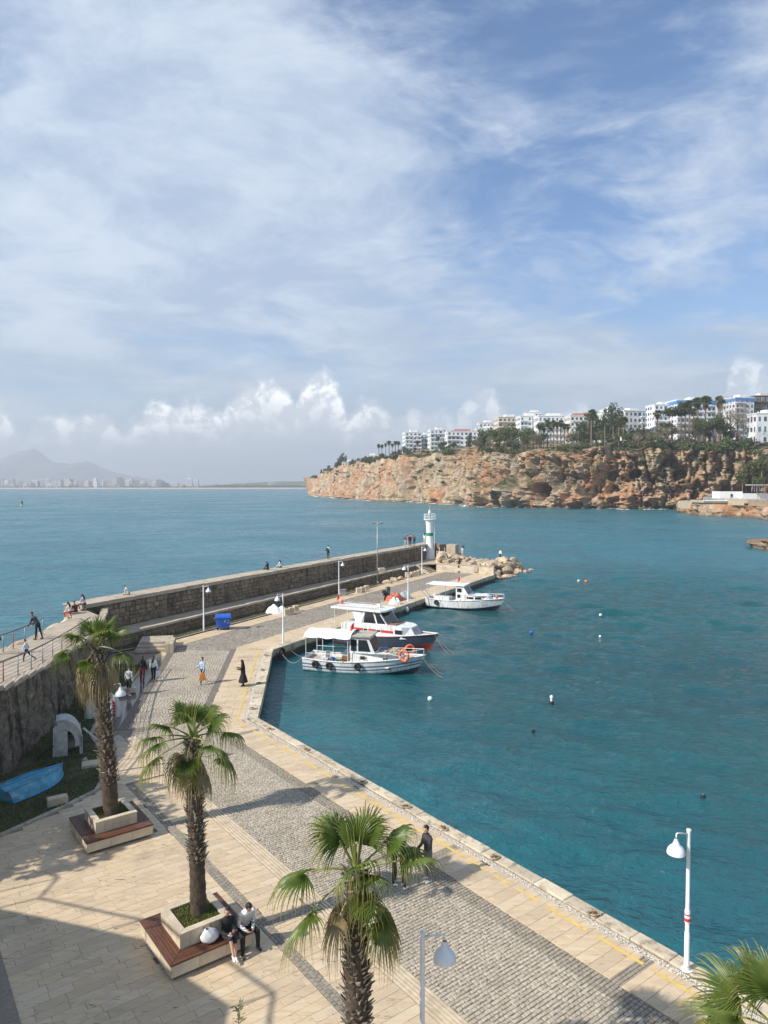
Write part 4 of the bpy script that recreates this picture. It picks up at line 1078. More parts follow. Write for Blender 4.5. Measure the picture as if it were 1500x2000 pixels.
def frond(rg, az, el, lp, rad, dry=False, droop=0.5, seg=36, span=112):
    """one fan leaf: petiole and pleated blade split into drooping points; built around the crown centre"""
    ax = Vector((math.cos(az) * math.cos(el), math.sin(az) * math.cos(el), math.sin(el)))
    up = Vector((0, 0, 1)); side = ax.cross(up)
    if side.length < 0.05: side = Vector((math.sin(az), -math.cos(az), 0))
    side.normalize(); nr = side.cross(ax).normalized()
    roll = rg.uniform(-0.5, 0.5); side, nr = side * math.cos(roll) + nr * math.sin(roll), nr * math.cos(roll) - side * math.sin(roll)
    pts = []; sag = lp * rg.uniform(0.10, 0.28) * math.cos(el)
    for i in range(6):
        k = i / 5; pts.append(ax * (0.10 + lp * k) - up * sag * k * k)
    hub = pts[-1]; adir = (pts[-1] - pts[-2]).normalized(); adir = (adir - up * rg.uniform(0.0, 0.35) * (1 - abs(el) / 1.7)).normalized()
    side = (side - adir * side.dot(adir)).normalized(); nr = side.cross(adir).normalized()
    pet = MB(); pet.tube(pts, [0.034, 0.026, 0.021, 0.018, 0.016, 0.012], 5)
    bl = MB(); A = math.radians(span); n = seg; cup = rg.uniform(0.12, 0.42); da = A / n
    fr = [0.05, 0.24, 0.46, 0.60, 0.74, 0.87, 1.0, 1.14]
    for i in range(n):
        a = -A + (i + 0.5) * 2 * da
        L = rad * (1.0 - 0.28 * (abs(a) / A) ** 2) * rg.uniform(0.9, 1.06)
        sp = rg.uniform(0.40, 0.52); dr = droop * rg.uniform(0.6, 1.5)
        tw = rg.uniform(-0.025, 0.025)
        vs = []; cf = []
        for f in fr:
            r = f * L; q = []
            for j, e in ((-1, -1), (0, 0), (1, 1)):
                if f <= 0.47: aa = a + e * da; wv = 0
                else:
                    w0 = math.tan(da) * 0.47 * L; wv = w0 * (0.80 * max(0, 1 - ((f - 0.47) / 0.42)) + 0.14) * (1 if f < .95 else .25) * e; aa = a
                d = adir * math.cos(aa) + side * math.sin(aa)
                pd = side * math.cos(aa) - adir * math.sin(aa)
                p = hub + d * r + pd * wv
                p = p - nr * (cup * r * (1 - math.cos(aa)) * 0.8)
                p = p + nr * (0.010 if j == 0 else -0.010) * (1 if f < 0.9 else 0.3)
                g = max(0.0, f - 0.40) / 0.60
                p = p - up * (dr * g ** 2.3 * L * 0.80) - d * (0.34 * dr * g ** 2.6 * L) + pd * (tw * g * L * 3)
                q.append(p)
            vs += q
        for k in range(len(fr) - 1):
            bl.cr = fr[k + 1] * (0.82 + 0.3 * rg.random())
            o = 3 * k
            bl.add([vs[o], vs[o + 1], vs[o + 4], vs[o + 3]], [(0, 1, 2, 3)]); bl.add([vs[o + 1], vs[o + 2], vs[o + 5], vs[o + 4]], [(0, 1, 2, 3)])
    return pet, bl
def palm(name, base, ztop, lean, r0, r1, leaves, label, seed, boots=(0.0, 1.0), nskirt=0, group='fan palms on the quay', zb=0.0):
    rg = random.Random(seed); root = empty(name, base); tag(root, label, 'palm tree', group)
    H = ztop - base.z; n = 46; pts = []; rad = []
    for i in range(n):
        k = i / (n - 1); pts.append(Vector((lean.x * k ** 1.4, lean.y * k ** 1.4, -0.3 + (H + 0.25) * k)))
        rr = r0 + (r1 - r0) * k
        if k < 0.1: rr += (0.1 - k) * 0.9 * r0
        rad.append(rr * (1 + 0.05 * math.sin(i * 2.1) + rg.uniform(-0.04, 0.04)))
    tb = MB(); tb.tube(pts, rad, 18); tr = tb.build('trunk', M['trunk'], root, smooth=True)
    bb = MB(); k = boots[0]; row = 0
    while k < boots[1]:
        i = k * (n - 1); i0 = int(i); p = pts[i0].lerp(pts[min(i0 + 1, n - 1)], i - i0); rr = rad[i0]; nb = 10
        for j in range(nb):
            a = (j + 0.5 * (row % 2)) * 2 * math.pi / nb + row * 0.21 + rg.uniform(-0.16, 0.16)
            d = Vector((math.cos(a), math.sin(a), 0)); s = Vector((-d.y, d.x, 0)); l = rg.uniform(0.07, 0.16); wv = rg.uniform(0.032, 0.055); o = rg.uniform(0.04, 0.12)
            if rg.random() < 0.12: o *= 1.7
            if rg.random() < 0.18: continue
            wv *= rg.uniform(.7, 1.35); l *= rg.uniform(.6, 1.25)
            b0 = p + d * (rr - 0.03) + Vector((0, 0, rg.uniform(-0.03, 0.03)))
            t0 = p + d * (rr + o) + Vector((0, 0, l)) + s * rg.uniform(-0.03, 0.03)
            bb.add([b0 - s * wv - d * 0.0, b0 + s * wv, t0 + s * wv * 0.55, t0 - s * wv * 0.55, b0 + d * 0.035 + Vector((0, 0, -0.02)), t0 + d * 0.02 + Vector((0, 0, 0.01)) - s * wv * 0.2],
                   [(0, 1, 2, 3), (1, 0, 4), (1, 4, 5, 2), (4, 0, 3, 5), (2, 5, 3)])
        k += rg.uniform(.065, .105) / H; row += 1
    if bb.f: tag(bb.build('leaf_bases', M['boot'], root), kind='stuff')
    # fibres hanging on the trunk
    fb = MB()
    for i in range(700):
        k = rg.uniform(0.03, 0.99); q = k * (n - 1); i0 = int(q); p = pts[i0]; rr = rad[i0]; a = rg.uniform(0, 6.283); d = Vector((math.cos(a), math.sin(a), 0)); s = Vector((-d.y, d.x, 0))
        q0 = p + d * (rr + 0.0); q1 = q0 + d * rg.uniform(0.02, 0.08) - Vector((0, 0, rg.uniform(0.03, 0.14))) + s * rg.uniform(-0.05, 0.05)
        fb.add([q0 - s * 0.006, q0 + s * 0.006, q1], [(0, 1, 2)])
    tag(fb.build('trunk_fibres', M['fibre'], root), kind='stuff')
    top = pts[-1]
    for (az, el, lp, rd, dry, dp) in leaves:
        pet, bl = frond(rg, R(az), R(el), lp * .92, rd * .86, dry, dp)
        f = bl.build('frond', M['frond_dry' if dry else 'frond'], root, top, rnd=True)
        pet.build('petiole', M['boot' if dry else 'petiole'], f)
    for i in range(nskirt):
        az = i * 360 / nskirt * 1.618 + rg.uniform(-20, 20)
        pet, bl = frond(rg, R(az), R(rg.uniform(-74, -40)), rg.uniform(0.25, 0.5), rg.uniform(0.6, 0.9), True, rg.uniform(0.5, 1.0), seg=26, span=80)
        f = bl.build('dead_frond', M['frond_dry'], root, top - Vector((0, 0, rg.uniform(0.05, 0.5))), rnd=True)
        pet.build('petiole', M['boot'], f)
    # core of young spears
    sp = MB()
    for i in range(7):
        a = rg.uniform(0, 6.28); sp.tube([top, top + Vector((math.cos(a) * 0.08, math.sin(a) * 0.08, 0.35)), top + Vector((math.cos(a) * 0.2, math.sin(a) * 0.2, rg.uniform(0.7, 1.0)))], [0.03, 0.022, 0.004], 5)
    sp.build('spear', M['petiole'], root)
    return root
# azimuth: 0 = right, 90 = away, 180 = left, 270 = towards the camera
P1 = [(95, 80, .55, .85, 0, .2), (40, 64, .6, .95, 0, .25), (150, 62, .6, .95, 0, .25), (250, 66, .55, .9, 0, .3), (0, 42, .75, .95, 0, .4), (180, 38, .75, .95, 0, .4), (320, 45, .7, .95, 0, .4), (215, 42, .75, .95, 0, .5), (70, 50, .7, .9, 0, .3), (120, 46, .7, .9, 0, .3), (345, 4, 1.0, .85, 0, .8), (195, 6, 1.05, .85, 0, .8), (262, -18, .7, .75, 0, .6)]
palm('fan_palm', Vector((-9.9, 25.35, 0.7)), 6.95, Vector((-0.42, 0, 0)), 0.275, 0.225, P1, 'tallest fan palm with a shaggy skirt of dead fronds beside the dark wall', 11, (0.24, 1.0), 44)
P2 = [(90, 78, .5, .8, 0, .3), (30, 58, .6, .9, 0, .35), (140, 60, .6, .9, 0, .3), (265, 62, .6, .85, 0, .4), (345, 42, .75, .9, 0, .5), (200, 40, .75, .9, 0, .5), (70, 42, .7, .9, 0, .4), (110, 30, .8, .9, 0, .5), (5, 18, .95, .85, 0, .75), (178, 12, 1.0, .9, 0, .75), (318, 12, .95, .85, 0, .7), (222, 12, .95, .85, 0, .7), (268, -38, .55, .85, 0, .35), (340, -18, 1.0, .8, 0, .8), (195, -22, 1.0, .85, 0, .8)]
palm('fan_palm', Vector((-5.17, 19.37, 0.7)), 5.78, Vector((-0.14, 0, 0)), 0.225, 0.185, P2, 'fan palm with drooping green fronds above the bench with the seated couple', 12, (0.36, 1.0), 8)
P3 = [(95, 82, .45, .95, 0, .2), (60, 66, .55, 1.0, 0, .22), (140, 52, .75, 1.0, 0, .5), (165, 62, .6, .95, 0, .45), (10, 45, .8, 1.0, 0, .5), (355, 22, 1.0, .95, 0, .6), (185, 14, .95, 1.0, 0, .5), (203, -24, .95, .95, 0, .45), (272, 42, .5, .85, 0, .8), (290, -22, .4, .75, 0, .7), (330, -52, .85, .85, 0, .45), (25, 20, .95, .9, 0, .6), (80, 40, .8, .9, 0, .4), (300, 30, .5, .75, 0, .9)]
palm('fan_palm', Vector((-0.50, 13.0, 0.0)), 5.55, Vector((-0.02, 0, 0)), 0.235, 0.195, P3, 'nearest fan palm with few wide green fronds beside the street lamp', 13, (0.1, 1.0), 5)
P4 = [(150, 40, .75, 1.05, 0, .18), (178, 34, .8, 1.1, 0, .2), (205, 20, .85, 1.0, 0, .3), (120, 55, .6, 1.0, 0, .2), (90, 62, .55, 1.0, 0, .2), (60, 45, .7, 1.0, 0, .3), (20, 30, .8, 1.0, 0, .3), (240, 40, .7, 1.0, 0, .3), (300, 30, .7, 1.0, 0, .3), (340, 55, .6, 1.0, 0, .3), (165, 2, .9, .95, 0, .5), (45, 5, .9, .95, 0, .5)]
palm('fan_palm', Vector((6.15, 10.6, 0.0)), 4.28, Vector((0.0, 0, 0)), 0.26, 0.22, P4, 'fan palm cut off by the lower right corner with bright pointed fronds', 14, (0.2, 1.0), 4)

# ================================================================== planter benches
def mat_wood(name, c0, c1):
    m, t = newmat(name)
    v = t.n('ShaderNodeTexCoord').outputs['Object']; r = t.n('ShaderNodeObjectInfo').outputs['Random']
    g = t.noise(t.vmath('ADD', t.vmath('MULTIPLY', v, (1.2, 22, 22)), (0, 0, 0)), 1.6, 5, 0.65, 0.4)
    c = t.mix(t.smooth(g, 0.3, 0.72), c0, c1)
    f = t.math('ADD', 0.75, t.math('MULTIPLY', r, 0.5)); c = t.mix(1.0, c, t.n('ShaderNodeCombineColor', {0: f, 1: f, 2: f}).outputs[0], 'MULTIPLY')
    finish(t, c, 0.5, g, 0.3, 0.01, 0, 0.4); return m
M['wood'] = mat_wood('varnished_hardwood', (0.060, 0.025, 0.015), (0.155, 0.066, 0.036))
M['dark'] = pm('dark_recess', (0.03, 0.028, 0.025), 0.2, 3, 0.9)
M['slab'] = pm('travertine_slab', (0.55, 0.46, 0.335), 0.16, 2.2, 0.55, dirt=(0.36, 0.28, 0.18), dirtamt=0.5, dscale=2.5, rndamt=0.22, bstr=0.2)
def planter_bench(c, label):
    rz = math.atan2(N_.y, N_.x); t = empty('planter_bench', c, rz); tag(t, label, 'bench', 'planter benches on the plaza')
    b = MB(); b.box((0, 0, 0.05), (1.95, 2.0, 0.13)); b.build('plinth', M['dark'], t)  # near-black colour paints the toe-kick shadow into the recess
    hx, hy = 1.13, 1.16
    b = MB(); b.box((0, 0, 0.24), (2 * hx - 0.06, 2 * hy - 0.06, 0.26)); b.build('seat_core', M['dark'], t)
    for s, L, rot in ((0, hx, 0), (1, hy, 90), (2, hx, 180), (3, hy, 270)):   # cladding, 3 panels a side
        o = hy if s % 2 == 0 else hx
        n = 3
        for i in range(n):
            wv = 2 * L / n; b = MB(); b.box((0, 0, 0), (wv - 0.006, 0.03, 0.30), 0)
            a = R(rot); x = -L + wv * (i + 0.5)
            p = Matrix.Rotation(a, 3, 'Z') @ Vector((x, -o + 0.0, 0.25)); b.build('cladding_panel', M['slab'], t, p, (0, 0, a))
        # slats: five boards with mitred ends
        for k in range(5):
            y0 = -o - 0.03 + k * 0.092; y1 = y0 + 0.084
            e0 = L + 0.03 - k * 0.092; e1 = e0 - 0.084
            b = MB(); b.prism([(-e0 + 0.004, y0), (e0 - 0.004, y0), (e1 - 0.004, y1), (-e1 + 0.004, y1)], 0.415, 0.462, bev=0.006, bottom=True)
            b.build('slat', M['wood'], t, (0, 0, 0), (0, 0, R(rot)))
    ph = 0.72
    for s in range(4):
        a = R(90 * s)
        for i in range(5):
            wv = 2 * ph / 5; b = MB(); b.box((0, 0, 0), (wv - 0.005, 0.03, 0.46)); p = Matrix.Rotation(a, 3, 'Z') @ Vector((-ph + wv * (i + 0.5), -ph + 0.015, 0.60)); b.build('planter_panel', M['slab'], t, p, (0, 0, a))
        b = MB(); b.prism([(-ph - 0.01, -ph - 0.01), (ph + 0.01, -ph - 0.01), (ph - 0.19, -ph + 0.19), (-ph + 0.19, -ph + 0.19)], 0.83, 0.872, bev=0.006, bottom=True); b.build('planter_coping', M['slab'], t, (0, 0, 0), (0, 0, a))
    b = MB(); b.box((0, 0, 0.5), (1.36, 1.36, 0.58)); so = b.build('soil', M['soil'], t)
    rg = random.Random(int(c.x * 10)); g = MB()
    for i in range(3800):
        x, y = rg.uniform(-.55, .55), rg.uniform(-.55, .55); a = rg.uniform(0, 6.3); wd = rg.uniform(.006, .016); hh = rg.uniform(.03, .10)
        g.add([(x - math.cos(a) * wd, y - math.sin(a) * wd, .785), (x + math.cos(a) * wd, y + math.sin(a) * wd, .785), (x + rg.uniform(-.05, .05), y + rg.uniform(-.05, .05), .785 + hh)], [(0, 1, 2)])
    tag(g.build('planter_grass', M['grass_pl'], t), kind='stuff')
    return t
M['grass_pl'] = pm('planter_grass', (0.13, 0.155, 0.03), 0.4, 3, 0.7, dirt=(0.25, 0.2, 0.09), dirtamt=0.8, dscale=5)
planter_bench(bench_c[0], 'square wooden bench round the planter with the couple sitting on it')
planter_bench(bench_c[1], 'empty square wooden bench round the planter of the tallest palm')

# ================================================================== lamps
M['white_metal'] = pm('white_painted_steel', (0.72, 0.74, 0.75), 0.05, 3, 0.4, dirt=(0.45, 0.42, 0.38), dirtamt=0.35, dscale=2.5, spec=0.5, bstr=0.05)
M['grey_metal'] = pm('galvanised_steel', (0.36, 0.37, 0.38), 0.12, 5, 0.45, metal=0.4, bstr=0.05)
M['bulb'] = pm('lamp_diffuser', (0.8, 0.78, 0.7), 0.03, 3, 0.3)
M['red'] = pm('red_paint', (0.52, 0.04, 0.045), 0.1, 4, 0.5, dirt=(0.3, 0.05, 0.04))
M['white'] = pm('white_paint', (0.78, 0.79, 0.79), 0.04, 2, 0.45, dirt=(0.5, 0.47, 0.42), dirtamt=0.35, dscale=1.6, bstr=0.05)
M['black'] = pm('black_rubber', (0.018, 0.018, 0.019), 0.3, 5, 0.65)
def street_lamp(p, az, label, h=3.95):
    t = empty('street_lamp', p, R(az)); tag(t, label, 'street lamp', 'white bell-shade street lamps on the quay')
    b = MB(); b.tube([(0, 0, -.02), (0, 0, 1.0), (0, 0, 1.02), (0, 0, h)], [.07, .068, .055, .048], 12); smooth_angle(b.build('pole', M['white_metal'], t))
    b = MB(); b.lathe([(.15, 0), (.15, .02), (.09, .03), (.075, .16)], seg=12); smooth_angle(b.build('base_plate', M['white_metal'], t))
    b = MB(); b.lathe([(.05, h), (.062, h + .005), (.062, h + .05), (.03, h + .06)], seg=12); b.build('pole_cap', M['white_metal'], t)
    b = MB(); b.tube([(0.03, 0, h - .06), (.40, 0, h + .03), (.44, 0, h + .02), (.445, 0, h - .12)], [.02, .02, .02, .02], 8); b.tube([(-.07, 0, h - 0.07), (0, 0, h - .07)], .014, 6); b.build('arm', M['white_metal'], t, smooth=True)
    z = h - .12
    b = MB(); prof = [(.045, z + .02), (.05, z), (.055, z - .06), (.075, z - .075), (.085, z - .13), (.15, z - .18), (.205, z - .25), (.228, z - .33), (.232, z - .37), (.222, z - .37), (.2, z - .28), (.12, z - .19), (.03, z - .17)]
    b.lathe(prof, (.445, 0, 0), 22, cap=False); s = smooth_angle(b.build('lamp_shade', M['white_metal'], t), 50)
    b = MB(); b.ell((.445, 0, z - .25), (.06, .06, .09), 10, 6); b.build('bulb', M['bulb'], s, smooth=True)
    return t
street_lamp(Vector((0.77, 13.9, 0)), -8, 'white street lamp in front of the nearest palm, cut by the bottom edge', 3.72)
l = street_lamp(G(1341, 1894), 205, 'white street lamp at the water edge with a red sticker on its pole', 3.70)
b = MB(); b.tube([(0, 0, 1.28), (0, 0, 1.62)], .0735, 12, cap=False); st_ = b.build('sticker', M['white'], l)
b = MB(); b.tube([(0, 0, 1.31), (0, 0, 1.40)], .0755, 12, cap=False); b.tube([(0, 0, 1.47), (0, 0, 1.51)], .0755, 12, cap=False); b.build('sticker_print', M['red'], st_)
street_lamp(Vector(G(398, 1233)), -5, 'white street lamp on the verge beside the blue bin')
street_lamp(Vector(G(553, 1256)), 195, 'white street lamp on the quay strip behind the awning boat')
street_lamp(Vector(G(662, 1163)), -10, 'white street lamp beside the grey cabinet on the verge')
street_lamp(Vector(G(797, 1174)), 190, 'white street lamp beside the heap of nets')
street_lamp(Vector(G(824, 1123)), -5, 'white street lamp by the steps in front of the lighthouse')
street_lamp(Vector((-12.05, 31.0, 0)), -5, 'white street lamp half hidden by the trunk of the tallest palm')
# floodlight mast
t = empty('floodlight_mast', G(737, 1140)); tag(t, 'tall grey mast with floodlights on a crossbar on the verge', 'floodlight mast')
b = MB(); b.tube([(0, 0, 0), (0, 0, 8.0)], [.085, .05], 10); b.build('pole', M['grey_metal'], t, smooth=True)
b = MB(); b.box((0, 0, 7.95), (1.2, .06, .06)); b.build('crossbar', M['grey_metal'], t)
for x in (-.5, .5):
    b = MB(); b.box((0, 0, 0), (.34, .18, .26), 0, taper=0.7); b.build('floodlight', M['grey_metal'], t, (x, -.12, 7.9), (R(50), 0, 0))
b = MB(); b.lathe([(.25, 0), (.2, .25), (.1, .3)], seg=10); b.build('footing', M['walltop'], t)
# ================================================================== railings on the raised walk
def railing(pts, label, red=(), z=0, h=1.05, nw=5):
    pts = [Vector((p.x, p.y, wz(p.y))) for p in pts]; t = empty('railing', pts[0]); tag(t, label, 'railing'); o = t.location
    for i, p in enumerate(pts):
        b = MB(); b.tube([(0, 0, -.1), (0, 0, h)], .028, 8); b.build('post', M['red_rust' if i in red else 'rail'], t, p - o, smooth=True)
    b = MB(); b.tube([p + Vector((0, 0, h)) - o for p in pts], .034, 8); b.build('handrail', M['rail_top'], t, smooth=True)
    for k in range(nw):
        b = MB(); b.tube([p + Vector((0, 0, .15 + k * (h - .2) / nw)) - o for p in pts], .012, 6); b.build('rail', M['rail'], t)
M['rail'] = pm('grey_rail_paint', (0.30, 0.31, 0.33), 0.12, 5, 0.5, metal=0.2, dirt=(0.22, 0.10, 0.05), dirtamt=0.5, dscale=4)
M['rail_top'] = pm('brown_rail_paint', (0.16, 0.10, 0.085), 0.2, 5, 0.5, dirt=(0.25, 0.12, 0.07))
M['red_rust'] = pm('rusty_red_paint', (0.33, 0.09, 0.06), 0.2, 5, 0.6)
inner = [Vector((float(np.interp(y, [p.y for p in wl], [p.x for p in wl])) - .3, y, 0)) for y in (20.5, 22.4, 24.3, 26.2, 28.1, 29.9, 31.7, 33.5, 35.3, 37.1, 38.9, 40.7, 42.5, 44.4, 46.4)]
railing(inner, 'grey wire railing along the inner edge of the raised walk', (6,))
outer = [Vector((-22.1, y, 0)) for y in (33, 35, 37.0, 38.9, 40.9, 42.0, 43.4, 44.9)] + [Vector((-22.35, 46.2, 0))]
railing(outer, 'rusty railing on the sea side of the raised walk', (5, 7), nw=3)
# ================================================================== off-frame house and trees that shade the plaza
M['plaster'] = pm('old_plaster', (0.5, 0.44, 0.35), 0.1, 1, 0.85)
hs = empty('stone_house', (-22, 9, 0)); tag(hs, 'plastered house with railed roof terrace left of the plaza', 'house')
hp = [(-21.6, 16.55), (-18.3, 15.6), (-15.9, 14.85), (-14.5, 13.5), (-12.9, 12.3), (-12.6, 3), (-34, 3), (-34, 17)]
b = MB(); b.prism(ccw([(x + 22, y - 9) for x, y in hp]), 0, 8.0, bottom=True); b.build('wall', M['plaster'], hs)
rp = [Vector((x + 22 + 0.04, y - 9 - 0.05, 8.0)) for x, y in ((-22.0, 18.6), (-20.9, 17.4), (-20.95, 16.3), (-17.4, 15.2), (-15.9, 14.6), (-13.1, 12.2), (-12.8, 5))]
b = MB(); b.tube([p + Vector((0, 0, 1.0)) for p in rp], .045, 8); b.build('roof_handrail', M['rail'], hs)
for p in rp:
    b = MB(); b.tube([p - Vector((0, 0, .3)), p + Vector((0, 0, 1.0))], .03, 6); b.build('roof_post', M['rail'], hs)
b = MB(); b.prism(ccw([(x + 22, y - 9) for x, y in ((-21.6, 16.5), (-22.6, 19.0), (-34, 19), (-34, 16.9))]), 0, 7.7, bottom=True); b.build('terrace_wing', M['plaster'], hs)
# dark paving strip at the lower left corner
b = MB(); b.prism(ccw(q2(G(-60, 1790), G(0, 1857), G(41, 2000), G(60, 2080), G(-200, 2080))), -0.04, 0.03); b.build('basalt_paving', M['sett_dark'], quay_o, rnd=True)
# ================================================================== trees
M['fol'] = [mat_leaf('foliage_%d' % i, c0, c1, None, 0.25) for i, (c0, c1) in enumerate((((0.075, 0.095, 0.03), (0.14, 0.16, 0.055)), ((0.042, 0.062, 0.026), (0.085, 0.11, 0.042)), ((0.11, 0.115, 0.05), (0.18, 0.18, 0.09)), ((0.20, 0.155, 0.105), (0.29, 0.23, 0.165))))]
M['bark'] = pm('bark', (0.17, 0.13, 0.095), 0.3, 3, 0.9, bstr=0.6)
def leaf_cloud(rg, blobs, n, size, mat):
    b = MB()
    wts = [bl[1][0] * bl[1][1] * bl[1][2] for bl in blobs]
    for i in range(n):
        c, r = rg.choices(blobs, wts)[0]
        v = Vector((rg.gauss(0, 1), rg.gauss(0, 1), rg.gauss(0, 1))).normalized() * rg.uniform(0.55, 1.06) ** 0.6
        p = Vector((c[0] + v.x * r[0], c[1] + v.y * r[1], c[2] + v.z * r[2]))
        s = size * rg.uniform(0.6, 1.4)
        u = Vector((rg.gauss(0, 1), rg.gauss(0, 1), rg.gauss(0, .6))).normalized(); w2 = u.cross(Vector((rg.gauss(0, 1), rg.gauss(0, 1), rg.gauss(0, 1)))).normalized()
        b.cr = rg.random()
        b.add([p + u * s, p + w2 * s * .6, p - u * s, p - w2 * s * .6], [(0, 1, 2, 3)])
    return b.mesh('crown', mat, rnd=True)
def limbs(rg, H, cr, n=6, r=0.3, up=1.0):
    b = MB(); th = H * 0.45
    b.tube([(0, 0, -1), (0.1, 0, th * .5), (0, .1, th), (0.1, 0, H * .8)], [r, r * .8, r * .6, r * .15], 7)
    for i in range(n):
        a = i * 6.28 / n + rg.uniform(-.4, .4); z = th * rg.uniform(.7, 1.2); l = cr * rg.uniform(.6, 1)
        b.tube([(0, 0, z), (math.cos(a) * l * .5, math.sin(a) * l * .5, z + l * .35 * up), (math.cos(a) * l, math.sin(a) * l, z + l * .8 * up)], [r * .4, r * .25, r * .06], 5)
    return b
TREES = {}
def mk_tree(kind, seed):
    rg = random.Random(seed)
    if kind == 'leafy':
        H = 9; bl = [((rg.uniform(-2.4, 2.4), rg.uniform(-2.4, 2.4), rg.uniform(4.5, 8.2)), (rg.uniform(1.2, 2.1),) * 2 + (rg.uniform(1.0, 1.6),)) for _ in range(9)]
        return leaf_cloud(rg, bl, 1500, .30, M['fol'][0]), limbs(rg, H, 2.6).mesh('trunk', M['bark'])
    if kind == 'dark':
        bl = [((rg.uniform(-1.6, 1.6), rg.uniform(-1.6, 1.6), 3 + i * 0.95), (2.4 - i * .16,) * 2 + (1.1,)) for i in range(9)]
        return leaf_cloud(rg, bl, 1600, .30, M['fol'][1]), limbs(rg, 11, 1.8).mesh('trunk', M['bark'])
    if kind == 'umbrella':
        bl = [((rg.uniform(-3.2, 3.2), rg.uniform(-3.2, 3.2), rg.uniform(8.6, 9.8)), (1.8, 1.8, .9)) for _ in range(11)]
        return leaf_cloud(rg, bl, 1700, .28, M['fol'][1]), limbs(rg, 10, 3.4, 7, .32, .6).mesh('trunk', M['bark'])
    if kind == 'bare':
        b = limbs(rg, 10, 3.0, 9, .25, 1.3)
        bl = [((rg.uniform(-2.2, 2.2), rg.uniform(-2.2, 2.2), rg.uniform(4.5, 9.5)), (1.5, 1.5, 1.5)) for _ in range(9)]
        cl = MB()
        for i in range(1100):
            c, r = rg.choice(bl); v = Vector((rg.gauss(0, 1), rg.gauss(0, 1), rg.gauss(0, 1))).normalized() * rg.random() ** .5
            p = Vector(c) + v * 1.5; q = p + Vector((rg.uniform(-.5, .5), rg.uniform(-.5, .5), rg.uniform(0.1, .9))); s = Vector((rg.uniform(-1, 1), rg.uniform(-1, 1), 0)) * .035
            cl.add([p - s, p + s, q], [(0, 1, 2)])
        return cl.mesh('crown', M['fol'][3]), b.mesh('trunk', M['bark'])
    if kind == 'palm':
        b = MB(); H = 11; b.tube([(0, 0, -1), (.05, 0, H * .5), (0, 0, H)], [.32, .25, .24], 8)
        sk = [((0, 0, H - 1.0), (.65, .65, 1.1))]
        cl = MB()
        for i in range(26):
            a = rg.uniform(0, 6.283); e = rg.uniform(-.7, 1.3); d = Vector((math.cos(a) * math.cos(e), math.sin(a) * math.cos(e), math.sin(e))); s = d.cross(Vector((0, 0, 1))); s = s.normalized() if s.length > .01 else Vector((1, 0, 0)); h0 = Vector((0, 0, H)) + d * 0.8
            cl.tube([(0, 0, H), h0], [.04, .03], 4)
            for k in range(9):
                q = (k - 4) / 4 * 1.7; dd = (d * math.cos(q) + s * math.sin(q)); tip = h0 + dd * rg.uniform(1.0, 1.4) - Vector((0, 0, .35)); wv = (s * math.cos(q) - d * math.sin(q)) * .15
                cl.add([h0, h0 + dd * .5 + wv, tip, h0 + dd * .5 - wv], [(0, 1, 2, 3)])
        lc = leaf_cloud(rg, sk, 160, .3, M['fol'][3])
        cr = cl.mesh('crown', M['fol'][0]); return cr, b.mesh('trunk', M['bark']), lc
    if kind == 'shrub':
        bl = [((rg.uniform(-1.5, 1.5), rg.uniform(-1.2, 1.2), rg.uniform(.2, 1.2)), (1.0, 1.0, .8)) for _ in range(6)]
        return leaf_cloud(rg, bl, 420, .26, M['fol'][rg.choice((0, 2, 1))]), None
for kd, nv in (('leafy', 3), ('dark', 2), ('umbrella', 1), ('bare', 2), ('palm', 3), ('shrub', 6)): TREES[kd] = [mk_tree(kd, 50 + i * 7 + len(kd)) for i in range(nv)]
TN = {'leafy': 'broadleaf_tree', 'dark': 'evergreen_tree', 'umbrella': 'umbrella_pine', 'bare': 'bare_tree', 'palm': 'palm_tree', 'shrub': 'shrub'}
def tree(kind, p, s, label, group):
    rg = random.Random(int(p.x * 31 + p.y * 17)); v = rg.choice(TREES[kind]); r = empty(TN[kind], p, rg.uniform(0, 6.28)); r.scale = (s * rg.uniform(.9, 1.12), s * rg.uniform(.9, 1.12), s)
    tag(r, label, 'shrub' if kind == 'shrub' else 'tree', group)
    link('foliage' if kind == 'shrub' else 'crown', v[0], r)
    if v[1]: link('trunk', v[1], r)
    if len(v) > 2: link('dead_skirt', v[2], r)
    return r
# ================================================================== buildings
M['bwall'] = [pm('render_%d' % i, c, .06, .15, .8, dirt=tuple(x * .7 for x in c), dirtamt=.35, dscale=.2, bstr=.05, coord='P') for i, c in enumerate(((.72, .73, .74), (.66, .65, .62), (.62, .55, .44), (.12, .085, .065), (.70, .72, .76)))]
M['glass'] = pm('window_glass', (.05, .07, .085), .3, .4, .12, spec=.6, bstr=0.02, coord='P')
M['glass_g'] = pm('green_glass', (.10, .20, .19), .3, .4, .15, spec=.6, bstr=0.02, coord='P')
M['frame'] = pm('window_frame', (.6, .6, .6), .05, 2, .5)
M['roof_red'] = pm('roof_tile', (.34, .10, .06), .25, 1, .8)
M['blue'] = pm('blue_paint', (.06, .22, .50), .1, 1, .5)
b = MB(); b.box((0, 0, 0), (1, .12, 1)); WFR = b.mesh('window', M['frame'])
b = MB(); b.box((0, -.05, 0), (.84, .12, .84)); WPN = b.mesh('pane', M['glass'])
WPG = b.mesh('pane_green', M['glass_g'])
